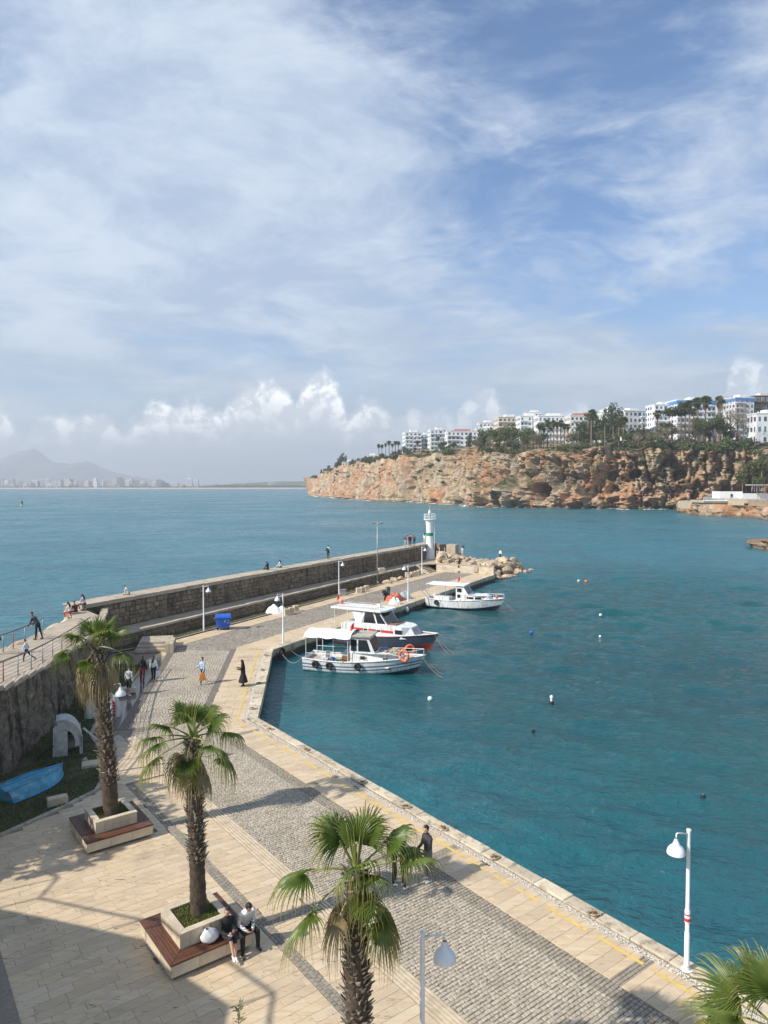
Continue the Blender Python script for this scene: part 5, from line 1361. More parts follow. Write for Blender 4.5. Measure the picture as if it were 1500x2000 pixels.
def facade(root, L, H, nf, nc, ax, face, bal, green, rg):
    """windows and balconies on one face. ax: local x axis of the face, face: outward normal, offset"""
    o, d, n = face; a = math.atan2(d.y, d.x); fh = H / nf
    for f in range(nf):
        zc = fh * (f + .5)
        wv = L / nc
        for c in range(nc):
            if rg.random() < .06: continue
            x = -L / 2 + wv * (c + .5); ww = wv * rg.choice((.42, .55, .7)); hh = fh * rg.choice((.5, .62))
            p = o + d * x + n * .03 + Vector((0, 0, zc))
            fr = link('window', WFR, root, p, (0, 0, a), (ww, 1, hh)); link('pane', WPG if rg.random() < green else WPN, fr)
        if bal and f > 0:
            for (x0, x1) in bal:
                b = MB(); l = (x1 - x0) * L; cx = (-.5 + (x0 + x1) / 2) * L
                b.box((0, -.65, 0), (l, 1.3, .16)); b.box((0, -1.24, .5), (l, .1, .85)); b.box((-l / 2 + .05, -.62, .5), (.1, 1.15, .85)); b.box((l / 2 - .05, -.62, .5), (.1, 1.15, .85))
                b.build('balcony', root['_w'], root, o + d * cx + n * .02 + Vector((0, 0, fh * f)), (0, 0, a))
def building(px0, px1, yt, yb, Y, label, col=0, nf=5, dep=14, rot=0, bal=((.0, .42), (.58, 1.0)), green=.1, roof='flat', top=None):
    rg = random.Random(int(px0 * 7 + px1)); w_ = (px1 - px0) / FPX * Y; z1 = GD(0, yt, Y).z; z0 = GD(0, yb, Y).z; H = z1 - z0
    x = ((px0 + px1) / 2 - 750) / FPX * Y
    r = empty('apartment_building', (x, Y, z0), R(rot)); tag(r, label, 'building', 'apartment blocks on the cliff top'); r['_w'] = M['bwall'][col]
    b = MB(); b.box((0, dep / 2, H / 2 - 9), (w_, dep, H + 18)); b.build('wall', M['bwall'][col], r)
    b = MB(); b.box((0, dep / 2, H + .3), (w_ + .5, dep + .5, .6)); b.build('parapet', M['bwall'][col if col != 3 else 3], r)
    fh = H / nf; nc = max(2, round(w_ / 3.4))
    facade(r, w_, H, nf, nc, None, (Vector((0, 0, 0)), Vector((1, 0, 0)), Vector((0, -1, 0))), bal, green, rg)
    facade(r, dep, H, nf, max(2, round(dep / 4)), None, (Vector((-w_ / 2, dep / 2, 0)), Vector((0, -1, 0)), Vector((-1, 0, 0))), None, 0, rg)
    if roof == 'red':
        b = MB(); b.add([(-w_ * .4, 1, H + .6), (w_ * .45, 1, H + .6), (w_ * .45, dep - 1, H + .6), (-w_ * .4, dep - 1, H + .6), (-w_ * .2, dep / 2, H + 2.6), (w_ * .25, dep / 2, H + 2.6)], [(0, 1, 5, 4), (1, 2, 5), (2, 3, 4, 5), (3, 0, 4)]); b.build('roof', M['roof_red'], r)
    else:
        b = MB(); b.box((w_ * .12, dep * .55, H + 1.7), (w_ * .42, dep * .5, 2.4)); b.build('stair_head', M['bwall'][rg.choice((0, 1))], r)
    if top: b = MB(); b.box((0, dep / 2 - .3, H - fh * .35), (w_ + .3, dep, fh * .5)); b.build('blue_band', M['blue'], r)
    for i in range(rg.randint(2, 4)):     # tanks and solar collectors
        b = MB(); b.lathe([(.5, 0), (.55, .1), (.55, 1.0), (.4, 1.2)], seg=8); b.build('roof_tank', M['bwall'][0], r, (rg.uniform(-.45, .45) * w_, rg.uniform(2, dep - 2), H + .6))
        b = MB(); b.tube([(0, 0, 0), (0, 0, rg.uniform(1.5, 3.2))], .07, 4); b.build('roof_mast', M['grey_metal'], r, (rg.uniform(-.45, .45) * w_, rg.uniform(1, dep - 2), H + .6))
    del r['_w']
    return r
building(791, 823, 845, 890, 640, 'white balcony block at the left end of the cliff-top row', 0, 6, 16, 8)
building(821, 841, 850, 890, 655, 'narrow white block second from the left of the cliff-top row', 4, 5, 14, 5, ((.0, 1.0),), .4)
building(840, 872, 840, 888, 625, 'white block with green glass balconies third from the left', 0, 6, 15, 6, ((.0, .5), (.55, 1.0)), .45)
building(873, 931, 843, 886, 600, 'wide white block with a red tiled roof piece', 0, 5, 15, 4, ((.0, .4), (.62, 1.0)), .1, 'red')
building(930, 975, 837, 880, 660, 'white flats half hidden behind the tree belt', 0, 5, 14, 0)
building(972, 1014, 815, 875, 600, 'cream stepped block with a roof tower in the middle of the row', 2, 6, 16, 5, ((.0, 1.0),), .1)
building(1015, 1052, 813, 872, 575, 'white block with small balconies right of the cream one', 0, 6, 15, 4, ((.0, .35), (.6, 1.0)), .2)
building(1050, 1107, 813, 872, 560, 'long white glazed block with a dark roof edge', 0, 5, 15, 3, ((.0, 1.0),), .5)
building(1112, 1154, 812, 868, 545, 'cream flats with a red roof between the palms', 1, 5, 14, 3, ((.1, .6),), 0, 'red')
building(1174, 1214, 806, 868, 575, 'pale block peeping out behind the dark evergreens', 1, 5, 14, 0)
building(1215, 1262, 803, 862, 520, 'plain white block with rows of small dark windows', 0, 5, 16, 14, ((.75, 1.0),), 0)
building(1275, 1320, 791, 865, 535, 'white tower block with many small balconies', 0, 7, 15, 5, ((.0, .45), (.55, 1.0)), .1)
building(1318, 1396, 782, 862, 525, 'broad white block with a blue band along its roof', 4, 7, 16, 4, ((.0, .3), (.4, .65), (.75, 1.0)), .15, 'flat', True)
building(1396, 1432, 784, 862, 545, 'white block between the blue-banded one and the corner tower', 1, 7, 14, 3)
building(1431, 1471, 777, 862, 500, 'pale blue-white tower block near the right edge', 4, 8, 14, 8, ((.0, .5),), .2, 'flat', True)
building(1470, 1512, 774, 862, 505, 'dark brown block at the right edge', 3, 7, 14, 2, ((.0, .6),), .1)
building(1475, 1530, 808, 868, 440, 'glazed white house nearest the right edge', 0, 3, 12, 0, None, .6)
building(1358, 1420, 845, 872, 450, 'low white pavilion on the cliff edge below the towers', 0, 1, 8, 0, None, .3)
building(668, 690, 903, 912, 760, 'low white villa among the shrubs at the cliff tip', 1, 1, 8, 0, None, 0)
building(716, 735, 890, 900, 720, 'small white villa below the palm clump', 0, 1, 8, 0, None, 0)
rgx = random.Random(15)
AD = ['pale stepped', 'plain white', 'cream', 'bluish white', 'narrow white', 'grey-white', 'tall white', 'low white']
for i, (px, w_, yt) in enumerate(((950, 30, 826), (985, 26, 822), (1040, 34, 806), (1082, 28, 816), (1150, 34, 810), (1190, 26, 800), (1245, 34, 806), (1300, 26, 796), (1352, 30, 790), (1420, 28, 788))):
    building(px - w_ / 2, px + w_ / 2, yt, yt + 55, 690 + 8 * (i % 3), AD[i % 8] + ' block in the second row, ' + ['1st', '2nd', '3rd', '4th', '5th', '6th', '7th', '8th', '9th', '10th'][i] + ' from the left', rgx.choice((0, 1, 1, 4, 2)), rgx.choice((5, 6, 7)), 13, rgx.uniform(-6, 10), rgx.choice((((.0, .45),), ((.1, .9),), ((.0, .3), (.7, 1.0)))), rgx.uniform(0, .4), rgx.choice(('flat', 'flat', 'red')))
# ---- greenery on the cliff top
rg = random.Random(77)
def belt(kind, lst, s, label, group, back=8):
    for n_, it in enumerate(sorted(lst)):
        px = it[0]; Y = edge_Y(px) + (it[1] if len(it) > 1 else back); sc = (it[2] if len(it) > 2 else 1.0) * s * rg.uniform(.9, 1.15)
        od = ['leftmost', 'second from left', 'third from left', 'fourth from left', 'fifth from left', 'sixth from left', 'seventh from left', 'eighth from left', 'ninth from left', 'tenth from left', 'eleventh from left', 'twelfth from left']
        tree(kind, on_top(px, Y), sc, label + (', ' + od[n_] + ' of its kind' if len(lst) <= 12 else ''), group)
belt('palm', [(740, 12), (746, 20), (753, 14), (760, 22), (766, 15), (772, 20), (778, 26)], 1.15, 'palm in the clump left of the apartment row', 'palms left of the apartment row')
belt('palm', [(815, 10), (832, 12, .9), (855, 9, .9)], 1.0, 'single palm in front of the left apartment blocks', 'palms before the left blocks')
belt('palm', [(1052, 18), (1061, 26), (1068, 20), (1075, 30), (1080, 18), (1087, 26), (1094, 22), (1101, 32), (1108, 24), (1056, 34)], 1.3, 'palm in the dense palm row above the middle cliff', 'palm row above the middle cliff')
belt('palm', [(1154, 10, 1.35), (1180, 8), (1207, 9, 1.2), (1216, 12, 1.35), (1196, 26), (1128, 20, 1.0)], 1.3, 'tall palm in the park above the cliff', 'tall park palms')
belt('palm', [(1282, 30, 1.7), (1328, 40, 1.6), (1336, 44, 1.7), (1344, 42, 1.6), (1360, 50, 1.8), (1375, 52, 1.9), (1402, 52, 1.9), (1352, 60, 1.6)], 1.1, 'tall palm rising in front of the tower blocks', 'palms before the tower blocks')
belt('dark', [(1150, 45, 1.5), (1164, 55, 1.7), (1176, 50, 1.4), (1195, 60, 1.9), (1206, 48, 1.6), (1140, 36, 1.2), (916, 20, .9), (938, 22, 1.0), (668, 8, .9), (662, 6, .7), (675, 8, .8)], 1.2, 'dark evergreen tree on the cliff top', 'dark evergreens on the cliff top')
belt('umbrella', [(1310, 22, 1.15), (1300, 26, .8)], 1.6, 'umbrella pine standing out before the white towers', 'umbrella pines')
belt('leafy', [(950, 14), (962, 20, 1.2), (975, 26, 1.3), (988, 18, 1.1), (1000, 24, 1.2), (1012, 28), (1026, 24, 1.2), (1038, 20), (1225, 16, .9), (1240, 18, 1.0), (1262, 20, .9), (1290, 20, .9), (1390, 30, 1.2), (1370, 26, 1.1), (1410, 32, 1.2), (1120, 28, 1.0), (1135, 26, .9), (790, 16, .6), (865, 12, .6), (885, 14, .55), (930, 10, .7)], 1.3, 'green broadleaf tree on the cliff top', 'broadleaf trees on the cliff top')
belt('bare', [(955, 4, .9), (1113, 16), (1230, 28, 1.1), (1345, 26, 1.2), (1425, 30, 1.7), (1438, 34, 1.9), (1450, 30, 1.6), (1405, 24, 1.2), (1330, 22, 1.0), (1045, 10, .8), (1245, 10, .8), (1290, 12, .9)], 1.35, 'bare brown winter tree on the cliff top', 'bare trees on the cliff top')
for i in range(62):
    px = rg.choice((rg.uniform(935, 1060), rg.uniform(1100, 1290), rg.uniform(1290, 1460), rg.uniform(690, 940))); kd = rg.choice(('leafy', 'leafy', 'bare', 'bare')) if px > 935 else 'leafy'
    tree(kd, on_top(px, edge_Y(px) + rg.uniform(5, 40)), rg.uniform(.65, 1.2) * (1 if px > 935 else .5), {'leafy': 'green tree in the belt between cliff and buildings', 'dark': 'dark tree in the belt between cliff and buildings', 'bare': 'bare tree in the belt between cliff and buildings'}[kd], 'tree belt before the buildings')
for i in range(150):
    px = rg.choice((rg.uniform(610, 800), rg.uniform(780, 1130), rg.uniform(1100, 1480), rg.uniform(1270, 1450)))
    Y = edge_Y(px) + rg.uniform(-1, 16); tree('shrub', on_top(px, Y), rg.uniform(.8, 2.0) * (1.15 if px > 1270 else 1), 'low shrub on the edge of the cliff', 'shrubs along the cliff edge')
for i in range(46):
    px = rg.uniform(625, 800); kd = rg.choice(('shrub', 'leafy', 'leafy', 'dark')); tree(kd, on_top(px, edge_Y(px) + rg.uniform(0, 20)), rg.uniform(1.3, 2.4) if kd == 'shrub' else rg.uniform(.35, .75), {'shrub': 'low shrub on the edge of the cliff', 'leafy': 'small tree on the tip of the headland', 'dark': 'small dark tree on the tip of the headland'}[kd], 'shrubs along the cliff edge' if kd == 'shrub' else 'trees on the headland tip')
# shrubs on ledges of the face
for i in range(60):
    r_ = rg.randrange(55, NR - 6); c_ = rg.randrange(550, 1420); p = CL[r_, c_]
    tree('shrub', Vector((p[0], p[1], p[2] - .3)), rg.uniform(.5, 1.2), 'small shrub growing on a ledge of the cliff face', 'shrubs on the cliff face')
for (px, py, Y, s) in ((1470, 935, 350, 2.6), (1488, 930, 345, 2.8), (1450, 945, 360, 1.8), (1478, 950, 340, 1.6)):
    tree('leafy', GD(px, py + 14, Y), s * .55, 'bushy tree above the white beach terrace', 'trees above the beach terrace')
# ---- beach club
bc = empty('beach_terrace', (147, 318, 3.6)); tag(bc, 'white beach terrace with railings on the rock promontory', 'terrace')
def bcb(nm, px0, px1, yt, yb, Y, dep, mat):
    x0, x1 = [(q - 750) / FPX * Y for q in (px0, px1)]; z1 = GD(0, yt, Y).z; z0 = GD(0, yb, Y).z
    b = MB(); b.box(((x0 + x1) / 2 - 147, Y + dep / 2 - 318, (z0 + z1) / 2 - 3.6), (x1 - x0, dep, z1 - z0)); return b.build(nm, M[mat] if isinstance(mat, str) else mat, bc)
bcb('stone_base', 1378, 1462, 981, 996, 318, 30, 'walltop'); bcb('terrace_slab', 1374, 1462, 977.5, 982, 317, 14, 'walltop'); bcb('terrace_edge', 1374, 1462, 976.5, 979, 316.7, .3, 'white')
bcb('bar_house', 1406, 1450, 960, 974, 330, 8, 'white'); bcb('upper_deck', 1450, 1510, 964, 976, 326, 10, 'white'); bcb('lower_deck', 1460, 1520, 976, 992, 300, 20, 'walltop')
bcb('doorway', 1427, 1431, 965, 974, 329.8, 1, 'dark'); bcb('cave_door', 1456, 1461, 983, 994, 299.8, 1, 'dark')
for i in range(34):
    px = 1374 + i * 2.7; bcb('rail_post', px, px + .6, 971, 976.5, 317, .15, 'white')
bcb('handrail', 1374, 1464, 970.6, 971.4, 317, .2, 'white'); bcb('handrail', 1374, 1464, 973.3, 973.9, 317, .2, 'white')
for i in range(6): bcb('parasol_pole', 1468 + i * 5, 1468.6 + i * 5, 948, 960, 324, .15, 'frame')
bcb('pergola', 1466, 1500, 946.5, 947.8, 322, 5, 'frame')
# ---- far city
M['city'] = [pm('far_render_%d' % i, c, .05, .02, .8, coord='P') for i, c in enumerate(((.68, .68, .68), (.5, .5, .5), (.55, .5, .45), (.3, .31, .33)))]
CB = []
for i in range(6):
    b = MB(); rr = random.Random(i); w_, h_ = rr.uniform(14, 30), rr.uniform(14, 44)
    b.box((0, 0, h_ / 2), (w_, 16, h_)); b.box((rr.uniform(-4, 4), 0, h_ + 1.5), (w_ * .4, 8, 3))
    for k in range(int(h_ / 4)): b.box((0, -8.05, 2.5 + k * 4), (w_ * .86, .3, 1.5), m=1)
    CB.append((b, h_))
CM = [[b.mesh('far_block', [M['city'][c], M['city'][3]]) for c in range(3)] for b, h_ in CB]
for i in range(150):
    px = rg.choice((rg.uniform(-60, 330), rg.uniform(0, 300), rg.uniform(300, 620))); Y = rg.uniform(3120, 3500)
    if px > 430 and rg.random() < .5: continue
    o = link('far_building', rg.choice(rg.choice(CM)), None, ((px - 750) / FPX * Y, Y, 1.0), (0, 0, rg.uniform(-.4, .4)), (1, 1, rg.uniform(.5, 1.1) * (1 if px < 330 else .55)))
    tag(o, 'small pale block in the hazy city on the far shore', 'building', 'far city blocks along the bay')
o = link('far_building', CM[3][0], None, ((371 - 750) / FPX * 3150, 3150, 0), (0, 0, 0), (1.3, 1, 42 / CB[3][1])); tag(o, 'big white slab block standing out on the far shore', 'building')
o = link('far_building', CM[3][0], None, ((384 - 750) / FPX * 3150, 3150, 0), (0, 0, 0), (1.0, 1, 36 / CB[3][1])); tag(o, 'white block touching the right side of the big far slab', 'building')
o = link('far_building', CM[2][1], None, ((226 - 750) / FPX * 3150, 3150, 0), (0, 0, 0), (.8, 1, 40 / CB[2][1])); tag(o, 'slim grey tower standing out in the middle of the far city', 'building')
fw = MB()
for i in range(5200):
    px = rg.uniform(-80, 640) if rg.random() < .6 else rg.uniform(400, 640); Y = rg.uniform(3060, 3350); s = rg.uniform(2.5, 5); hh = rg.uniform(3, 8) * (1.5 if px > 420 else 1); x = (px - 750) / FPX * Y
    fw.add([(x - s, Y, 0), (x + s, Y + rg.uniform(-2, 2), 0), (x + s * .7, Y, hh), (x - s * .5, Y, hh * 1.15)], [(0, 1, 2, 3)])
tag(fw.build('far_trees', M['fol'][1]), 'tree belt along the far shore', kind='stuff')
# ================================================================== lighthouse
M['green'] = pm('green_paint', (0.02, 0.26, 0.10), .1, 3, .5)
M['lens'] = pm('lantern_glass', (0.35, 0.42, 0.40), .1, 3, .15)
lh = empty('lighthouse', G(839, 1091, 1.08)); tag(lh, 'white harbour lighthouse with a green band and railed gallery', 'lighthouse')
b = MB(); b.lathe([(.86, 0), (.80, .5), (.70, 1.4), (.60, 2.2), (.525, 2.7), (.51, 3.6), (.515, 4.3), (.55, 5.1), (.62, 5.8), (.68, 6.1)], seg=28); smooth_angle(b.build('tower', M['white'], lh), 30)
b = MB(); b.lathe([(.516, 3.62), (.518, 4.12)], (0, 0, 0), 28, cap=False); b.v = [(x * 1.012, y * 1.012, z) for x, y, z in b.v]; b.build('green_band', M['green'], lh, smooth=True)
ga = MB(); ga.lathe([(.66, 6.08), (.92, 6.16), (.94, 6.26), (.6, 6.27)], seg=20); ga = ga.build('gallery', M['white'], lh)
for k in range(16):
    a = k * math.pi / 8; b = MB(); b.tube([(.89 * math.cos(a), .89 * math.sin(a), 6.26), (.89 * math.cos(a), .89 * math.sin(a), 7.1)], .022, 5); b.build('baluster', M['white'], ga)
for z in (6.65, 7.1):
    b = MB(); b.tube([(.89 * math.cos(k * math.pi / 12), .89 * math.sin(k * math.pi / 12), z) for k in range(25)], .028, 6); b.build('gallery_rail', M['white'], ga)
b = MB(); b.lathe([(.2, 6.27), (.2, 6.9), (.28, 6.95), (.24, 7.3), (.12, 7.6)], seg=14); ln = smooth_angle(b.build('lantern', M['lens'], lh))
b = MB(); b.lathe([(.26, 7.28), (.2, 7.5), (.07, 7.72), (.03, 7.8)], seg=14); b.build('lantern_cap', M['white'], ln)
b = MB(); b.tube([(0, 0, 7.7), (0, 0, 8.5)], .02, 5); b.build('mast', M['white'], lh)
b = MB(); b.tube([(.78, -.25, 0), (.72, -.25, 6.3)], .035, 6); b.tube([(.78, .1, 0), (.72, .1, 6.3)], .035, 6)
for k in range(18): b.tube([(.775 - .003 * k, -.25, .3 + k * .33), (.775 - .003 * k, .1, .3 + k * .33)], .014, 4)
b.build('ladder', M['white'], lh)
b = MB(); b.box((0, 0, .95), (.06, .7, 1.7)); d_ = b.build('door', M['white_metal'], lh, (-.45, -.56, 0), (0, R(5), R(50)))
b = MB(); b.box((-.05, .22, .95), (.05, .05, .14)); b.build('handle', M['grey_metal'], d_)
# gate fence beside it
gt = empty('gate_fence', PU(102.6, -44.7, 1.08)); tag(gt, 'white tubular gate between the lighthouse and the stone pillar', 'gate')
for i in range(4):
    b = MB(); b.tube([(0, 0, 0), (0, 0, 1.9 if i in (1, 3) else 1.3)], .035, 6); b.build('post', M['white_metal'], gt, W_ * (i * .45))
for z in (.25, 1.25): b = MB(); b.tube([Vector((0, 0, z)), W_ * 1.35 + Vector((0, 0, z))], .025, 5); b.build('rail', M['white_metal'], gt)

# ================================================================== boats
def mat_gel():
    m, t = newmat('boat_white_gelcoat'); v = t.n('ShaderNodeTexCoord').outputs['Object']
    c = t.mix(t.smooth(t.noise(v, 1.3, 5, .6), .35, .7), (.76, .77, .77), (.66, .66, .64))
    st = t.noise(t.vmath('MULTIPLY', v, (3.5, 3.5, .35)), 1.6, 6, .65); c = t.mix(t.smooth(st, .50, .68, 0, .8), c, (.36, .26, .17))
    c = t.mix(t.smooth(t.noise(v, 7, 5, .7), .60, .70, 0, .5), c, (.30, .28, .25))
    finish(t, c, .42, t.noise(v, 10, 4), .08, .02, 0, .5); return m
M['bwhite'] = mat_gel()
M['bwood'] = pm('boat_deck', (.42, .37, .30), .2, 2, .7, dirt=(.2, .16, .12))
M['stripe_blue'] = pm('boat_stripe_blue', (.15, .19, .26), .2, 2, .5)
M['navy'] = pm('boat_navy_paint', (.048, .062, .092), .2, 1.5, .4, dirt=(.10, .10, .11), dirtamt=.4)
M['antifoul'] = pm('boat_red_antifoul', (.27, .045, .03), .25, 2, .7)
M['bglass'] = pm('boat_window', (.022, .028, .034), .2, 2, .12, spec=.6, bstr=.02)
M['tarp'] = pm('white_tarp', (.74, .74, .72), .06, 2, .75, bstr=.5, bscale=4)
M['orange'] = pm('orange_foam', (.72, .14, .04), .1, 5, .55, dirt=(.6, .2, .1))
M['bluep'] = pm('blue_plastic', (.03, .12, .48), .1, 3, .4)
M['rope'] = pm('rope', (.35, .29, .2), .3, 12, .9)
M['greenp'] = pm('green_plastic', (.06, .28, .12), .1, 3, .4)
M['rust'] = pm('brown_crate', (.20, .12, .07), .3, 4, .8)
class Hull:
    def __init__(s, L, B, h0, hb, rake=.7, tr=.84):
        s.L, s.B, s.h0, s.hb, s.rake, s.tr = L, B, h0, hb, rake, tr
    def w(s, t): 
        a = s.tr + (1 - s.tr) * min(1, t / .4) if t < .4 else max(0.0, 1 - ((t - .4) / .6) ** 2.3)
        return s.B / 2 * a
    def sheer(s, t): return s.h0 + s.hb * max(0, (t - .25) / .75) ** 1.8 + .10 * max(0, .2 - t) / .2
    def pt(s, t, f, side):
        """f: 0 keel .. 1 gunwale"""
        zk = -.55 + .62 * max(0, (t - .6) / .4) ** 2; zg = s.sheer(t); z = zk + (zg - zk) * f
        prof = min(1.0, (f / .42) ** .62) if f < .42 else 1.0
        fl = .80 + .20 * f if t < .6 else .80 + .20 * f - (1 - f) * .35 * (t - .6) / .4
        x = -s.L / 2 + (s.L - s.rake) * t + s.rake * max(0, t - .55) / .45 * f
        return Vector((x, side * s.w(t) * prof * fl, z))
    def hull(s, mats, bands, n=36):
        """bands: [(fmax, material index)]"""
        fs = [0, .1, .2, .3, .38, .46, .54, .62, .70, .78, .86, .93, 1.0]; b = MB()
        for side in (1, -1):
            for i in range(n):
                t0, t1 = i / n, (i + 1) / n
                for j in range(len(fs) - 1):
                    q = [s.pt(t0, fs[j], side), s.pt(t1, fs[j], side), s.pt(t1, fs[j + 1], side), s.pt(t0, fs[j + 1], side)]
                    if side > 0: q = q[::-1]
                    m = next(mm for fm, mm in bands if fs[j + 1] <= fm + 1e-6)
                    b.add(q, [(0, 1, 2, 3)], m)
        for j in range(len(fs) - 1):
            b.add([s.pt(0, fs[j], 1), s.pt(0, fs[j], -1), s.pt(0, fs[j + 1], -1), s.pt(0, fs[j + 1], 1)], [(3, 2, 1, 0)], next(mm for fm, mm in bands if fs[j + 1] <= fm + 1e-6))
        me = b.mesh('hull', mats, True); bm = bmesh.new(); bm.from_mesh(me); bmesh.ops.remove_doubles(bm, verts=bm.verts, dist=.002); bm.to_mesh(me); bm.free(); me.set_sharp_from_angle(angle=R(35)); return me
    def deck(s, drop, t0=.0, t1=1.0, n=24, inset=.05):
        b = MB(); vs = []
        for i in range(n + 1):
            t = t0 + (t1 - t0) * i / n
            for sd in (1, -1):
                p = s.pt(t, 1, sd); p.y *= (1 - inset); p.z -= drop; vs.append(p)
        b.add(vs, [(2 * i, 2 * i + 1, 2 * i + 3, 2 * i + 2) for i in range(n)]); return b
    def strip(s, f, h, side, t0=0, t1=1, off=.02, n=30, r=None):
        if r: b = MB(); b.tube([s.pt(t0 + (t1 - t0) * i / n, f, side) * 1 + Vector((0, side * off, 0)) for i in range(n + 1)], r, 6); return b
        b = MB(); vs = []
        for i in range(n + 1):
            t = t0 + (t1 - t0) * i / n
            for g in (f, f + h): p = s.pt(t, g, side); p.y += side * off; vs.append(p)
        b.add(vs, [(2 * i, 2 * i + 2, 2 * i + 3, 2 * i + 1) for i in range(n)]); return b
def torus(R0, r, seg=22, sides=8):
    b = MB(); b.tube([(R0 * math.cos(2 * math.pi * i / seg), 0, R0 * math.sin(2 * math.pi * i / seg)) for i in range(seg + 1)], r, sides, cap=False); return b
def extr_y(prof, y0, y1, mat, name, parent, nose=None, m=None, loc=(0, 0, 0)):
    """a side profile (x,z) given width between y0 and y1"""
    n = len(prof); b = MB(); b.add([(x, y0, z) for x, z in prof] + [(x, y1, z) for x, z in prof], [tuple(range(n)), tuple(reversed(range(n, 2 * n)))] + [(i + n, (i + 1) % n + n, (i + 1) % n, i) for i in range(n)])
    if nose: b.v = [(x, y * (nose[1] if x > nose[0] else 1), z) for x, y, z in b.v]
    return b.build(name, mat, parent, loc)
def common(H, t, mat_rail, tyre_ts, near=-1):
    for sd in (1, -1):
        H.strip(1.0, 0, sd, off=0, r=.05).build('gunwale', mat_rail, t, smooth=True)
    for tt in tyre_ts:
        p = H.pt(tt, .86, near); p.y += near * .10
        o = torus(.20, .085).build('tyre_fender', M['black'], t, p + Vector((0, 0, -.1)), smooth=True)
        b = MB(); b.tube([(0, 0, .2), (0, -near * .12, H.sheer(tt) - p.z + .15)], .015, 4); b.build('fender_rope', M['rope'], o)
def flag(t, p, h=.9):
    b = MB(); b.tube([p, Vector(p) + Vector((0, 0, h))], .018, 5); f = b.build('flag_pole', M['white_metal'], t)
    b = MB(); n = 6; vs = []
    for i in range(n + 1):
        for z in (0, 1): vs.append(Vector(p) + Vector((-.02 - i * .05, .05 * math.sin(i * 1.4), h - .02 - i * .06 - z * .42)))
    b.add(vs, [(2 * i, 2 * i + 1, 2 * i + 3, 2 * i + 2) for i in range(n)]); b.build('flag', M['red'], f)
def mooring(t, H, stern_to, bow_out):
    for sd in (1, -1):
        a = H.pt(0, 1, sd); q = Vector(stern_to) + Vector((0, sd * .8, 0)); b = MB(); b.tube([a.lerp(q, k / 8) - Vector((0, 0, .5 * math.sin(math.pi * k / 8))) for k in range(9)], .018, 5); b.build('mooring_rope', M['rope'], t)
        a = H.pt(.97, 1, sd); q = Vector(bow_out) + Vector((0, sd * .4, 0)); b = MB(); b.tube([a.lerp(q, k / 6) - Vector((0, 0, .25 * math.sin(math.pi * k / 6))) for k in range(7)], .016, 5); b.build('bow_rope', M['rope'], t)
# --- A: small fishing boat with awning
ang = R(-14)
bA = empty('fishing_boat', Vector((-1.35, 51.75, WATER)), ang); tag(bA, 'white striped fishing boat under a white awning with an orange lifebuoy', 'boat', 'boats moored at the pier')
H = Hull(9.0, 2.9, .85, .55)
link('hull', H.hull([M['bwhite'], M['stripe_blue'], M['navy']], [(.3, 2), (.38, 2), (.54, 0), (.62, 1), (.70, 0), (.78, 1), (1, 0)]), bA)
H.deck(.32, 0, .42).build('cockpit_floor', M['bwood'], bA); H.deck(.06, .40, .985).build('foredeck', M['bwood'], bA)
common(H, bA, M['bwhite'], (.13, .26, .52))
hc = extr_y([(-.9, .4), (1.9, .5), (2.75, .6), (2.85, 1.22), (1.95, 1.52), (-.9, 1.48)], -.98, .98, M['bwhite'], 'forecabin', bA, (2.5, .35))
for x in (0.05, 1.75):
    for sd in (1, -1):
        b = MB(); b.box((0, 0, 0), (.40, .04, .26)); f = b.build('window', M['grey_metal'], hc, (x, sd * .985, 1.17)); b = MB(); b.box((0, sd * .02, 0), (.32, .03, .19)); b.build('pane', M['bglass'], f)
wh = extr_y([(-.95, 1.45), (.95, 1.5), (.45, 2.62), (-.95, 2.72)], -.92, .92, M['bwhite'], 'wheelhouse', bA)
for sd in (1, -1):
    for x0, x1, x2, x3 in ((-.86, -.42, -.42, -.86), (-.30, .62, .34, -.30)):
        b = MB(); b.add([(x0, sd * .935, 1.62), (x1, sd * .935, 1.62), (x2, sd * .935, 2.45), (x3, sd * .935, 2.45)], [(0, 1, 2, 3)] if sd < 0 else [(3, 2, 1, 0)]); b.build('pane', M['bglass'], wh)
b = MB()
for y0 in (-.86, -.28, .30):
    b.add([(.925, y0, 1.62), (.925, y0 + .54, 1.62), (.56, y0 + .54, 2.46), (.56, y0, 2.46)], [(0, 1, 2, 3)])
b.build('windscreen', M['bglass'], wh)
b = MB(); b.box((-.25, 0, 2.70), (1.8, 2.15, .08)); b.build('wheelhouse_roof', M['bwood'], bA)
rgb = random.Random(5); n = 12
cn = np.zeros((9, n + 1, 3))
for r in range(9):
    for c in range(n + 1):
        x = -4.35 + 3.55 * c / n; y = -1.35 + 2.7 * r / 8
        z = 2.72 + .22 * (1 - ((r - 4) / 4) ** 2) - .07 * abs(math.sin(c / n * math.pi * 3)) + rgb.uniform(-.02, .02)
        if r in (0, 8): z -= .16
        cn[r, c] = (x, y, z)
o = grid_mesh('awning', cn, M['tarp'], parent=bA)
for x in (-4.2, -2.9, -1.0):
    for sd in (1, -1):
        b = MB(); b.tube([(x, sd * 1.22, .8), (x, sd * 1.22, 2.72)], .025, 6); b.build('awning_pole', M['white_metal'], bA)
for sd in (1, -1):
    for z in (1.35, 2.66): b = MB(); b.tube([(-4.2, sd * 1.22, z), (-1.0, sd * 1.22, z)], .02, 5); b.build('awning_rail', M['white_metal'], bA)
o = torus(.37, .09).build('lifebuoy', M['orange'], bA, (3.1, -.98, 1.50), (0, 0, R(-25)), smooth=True)
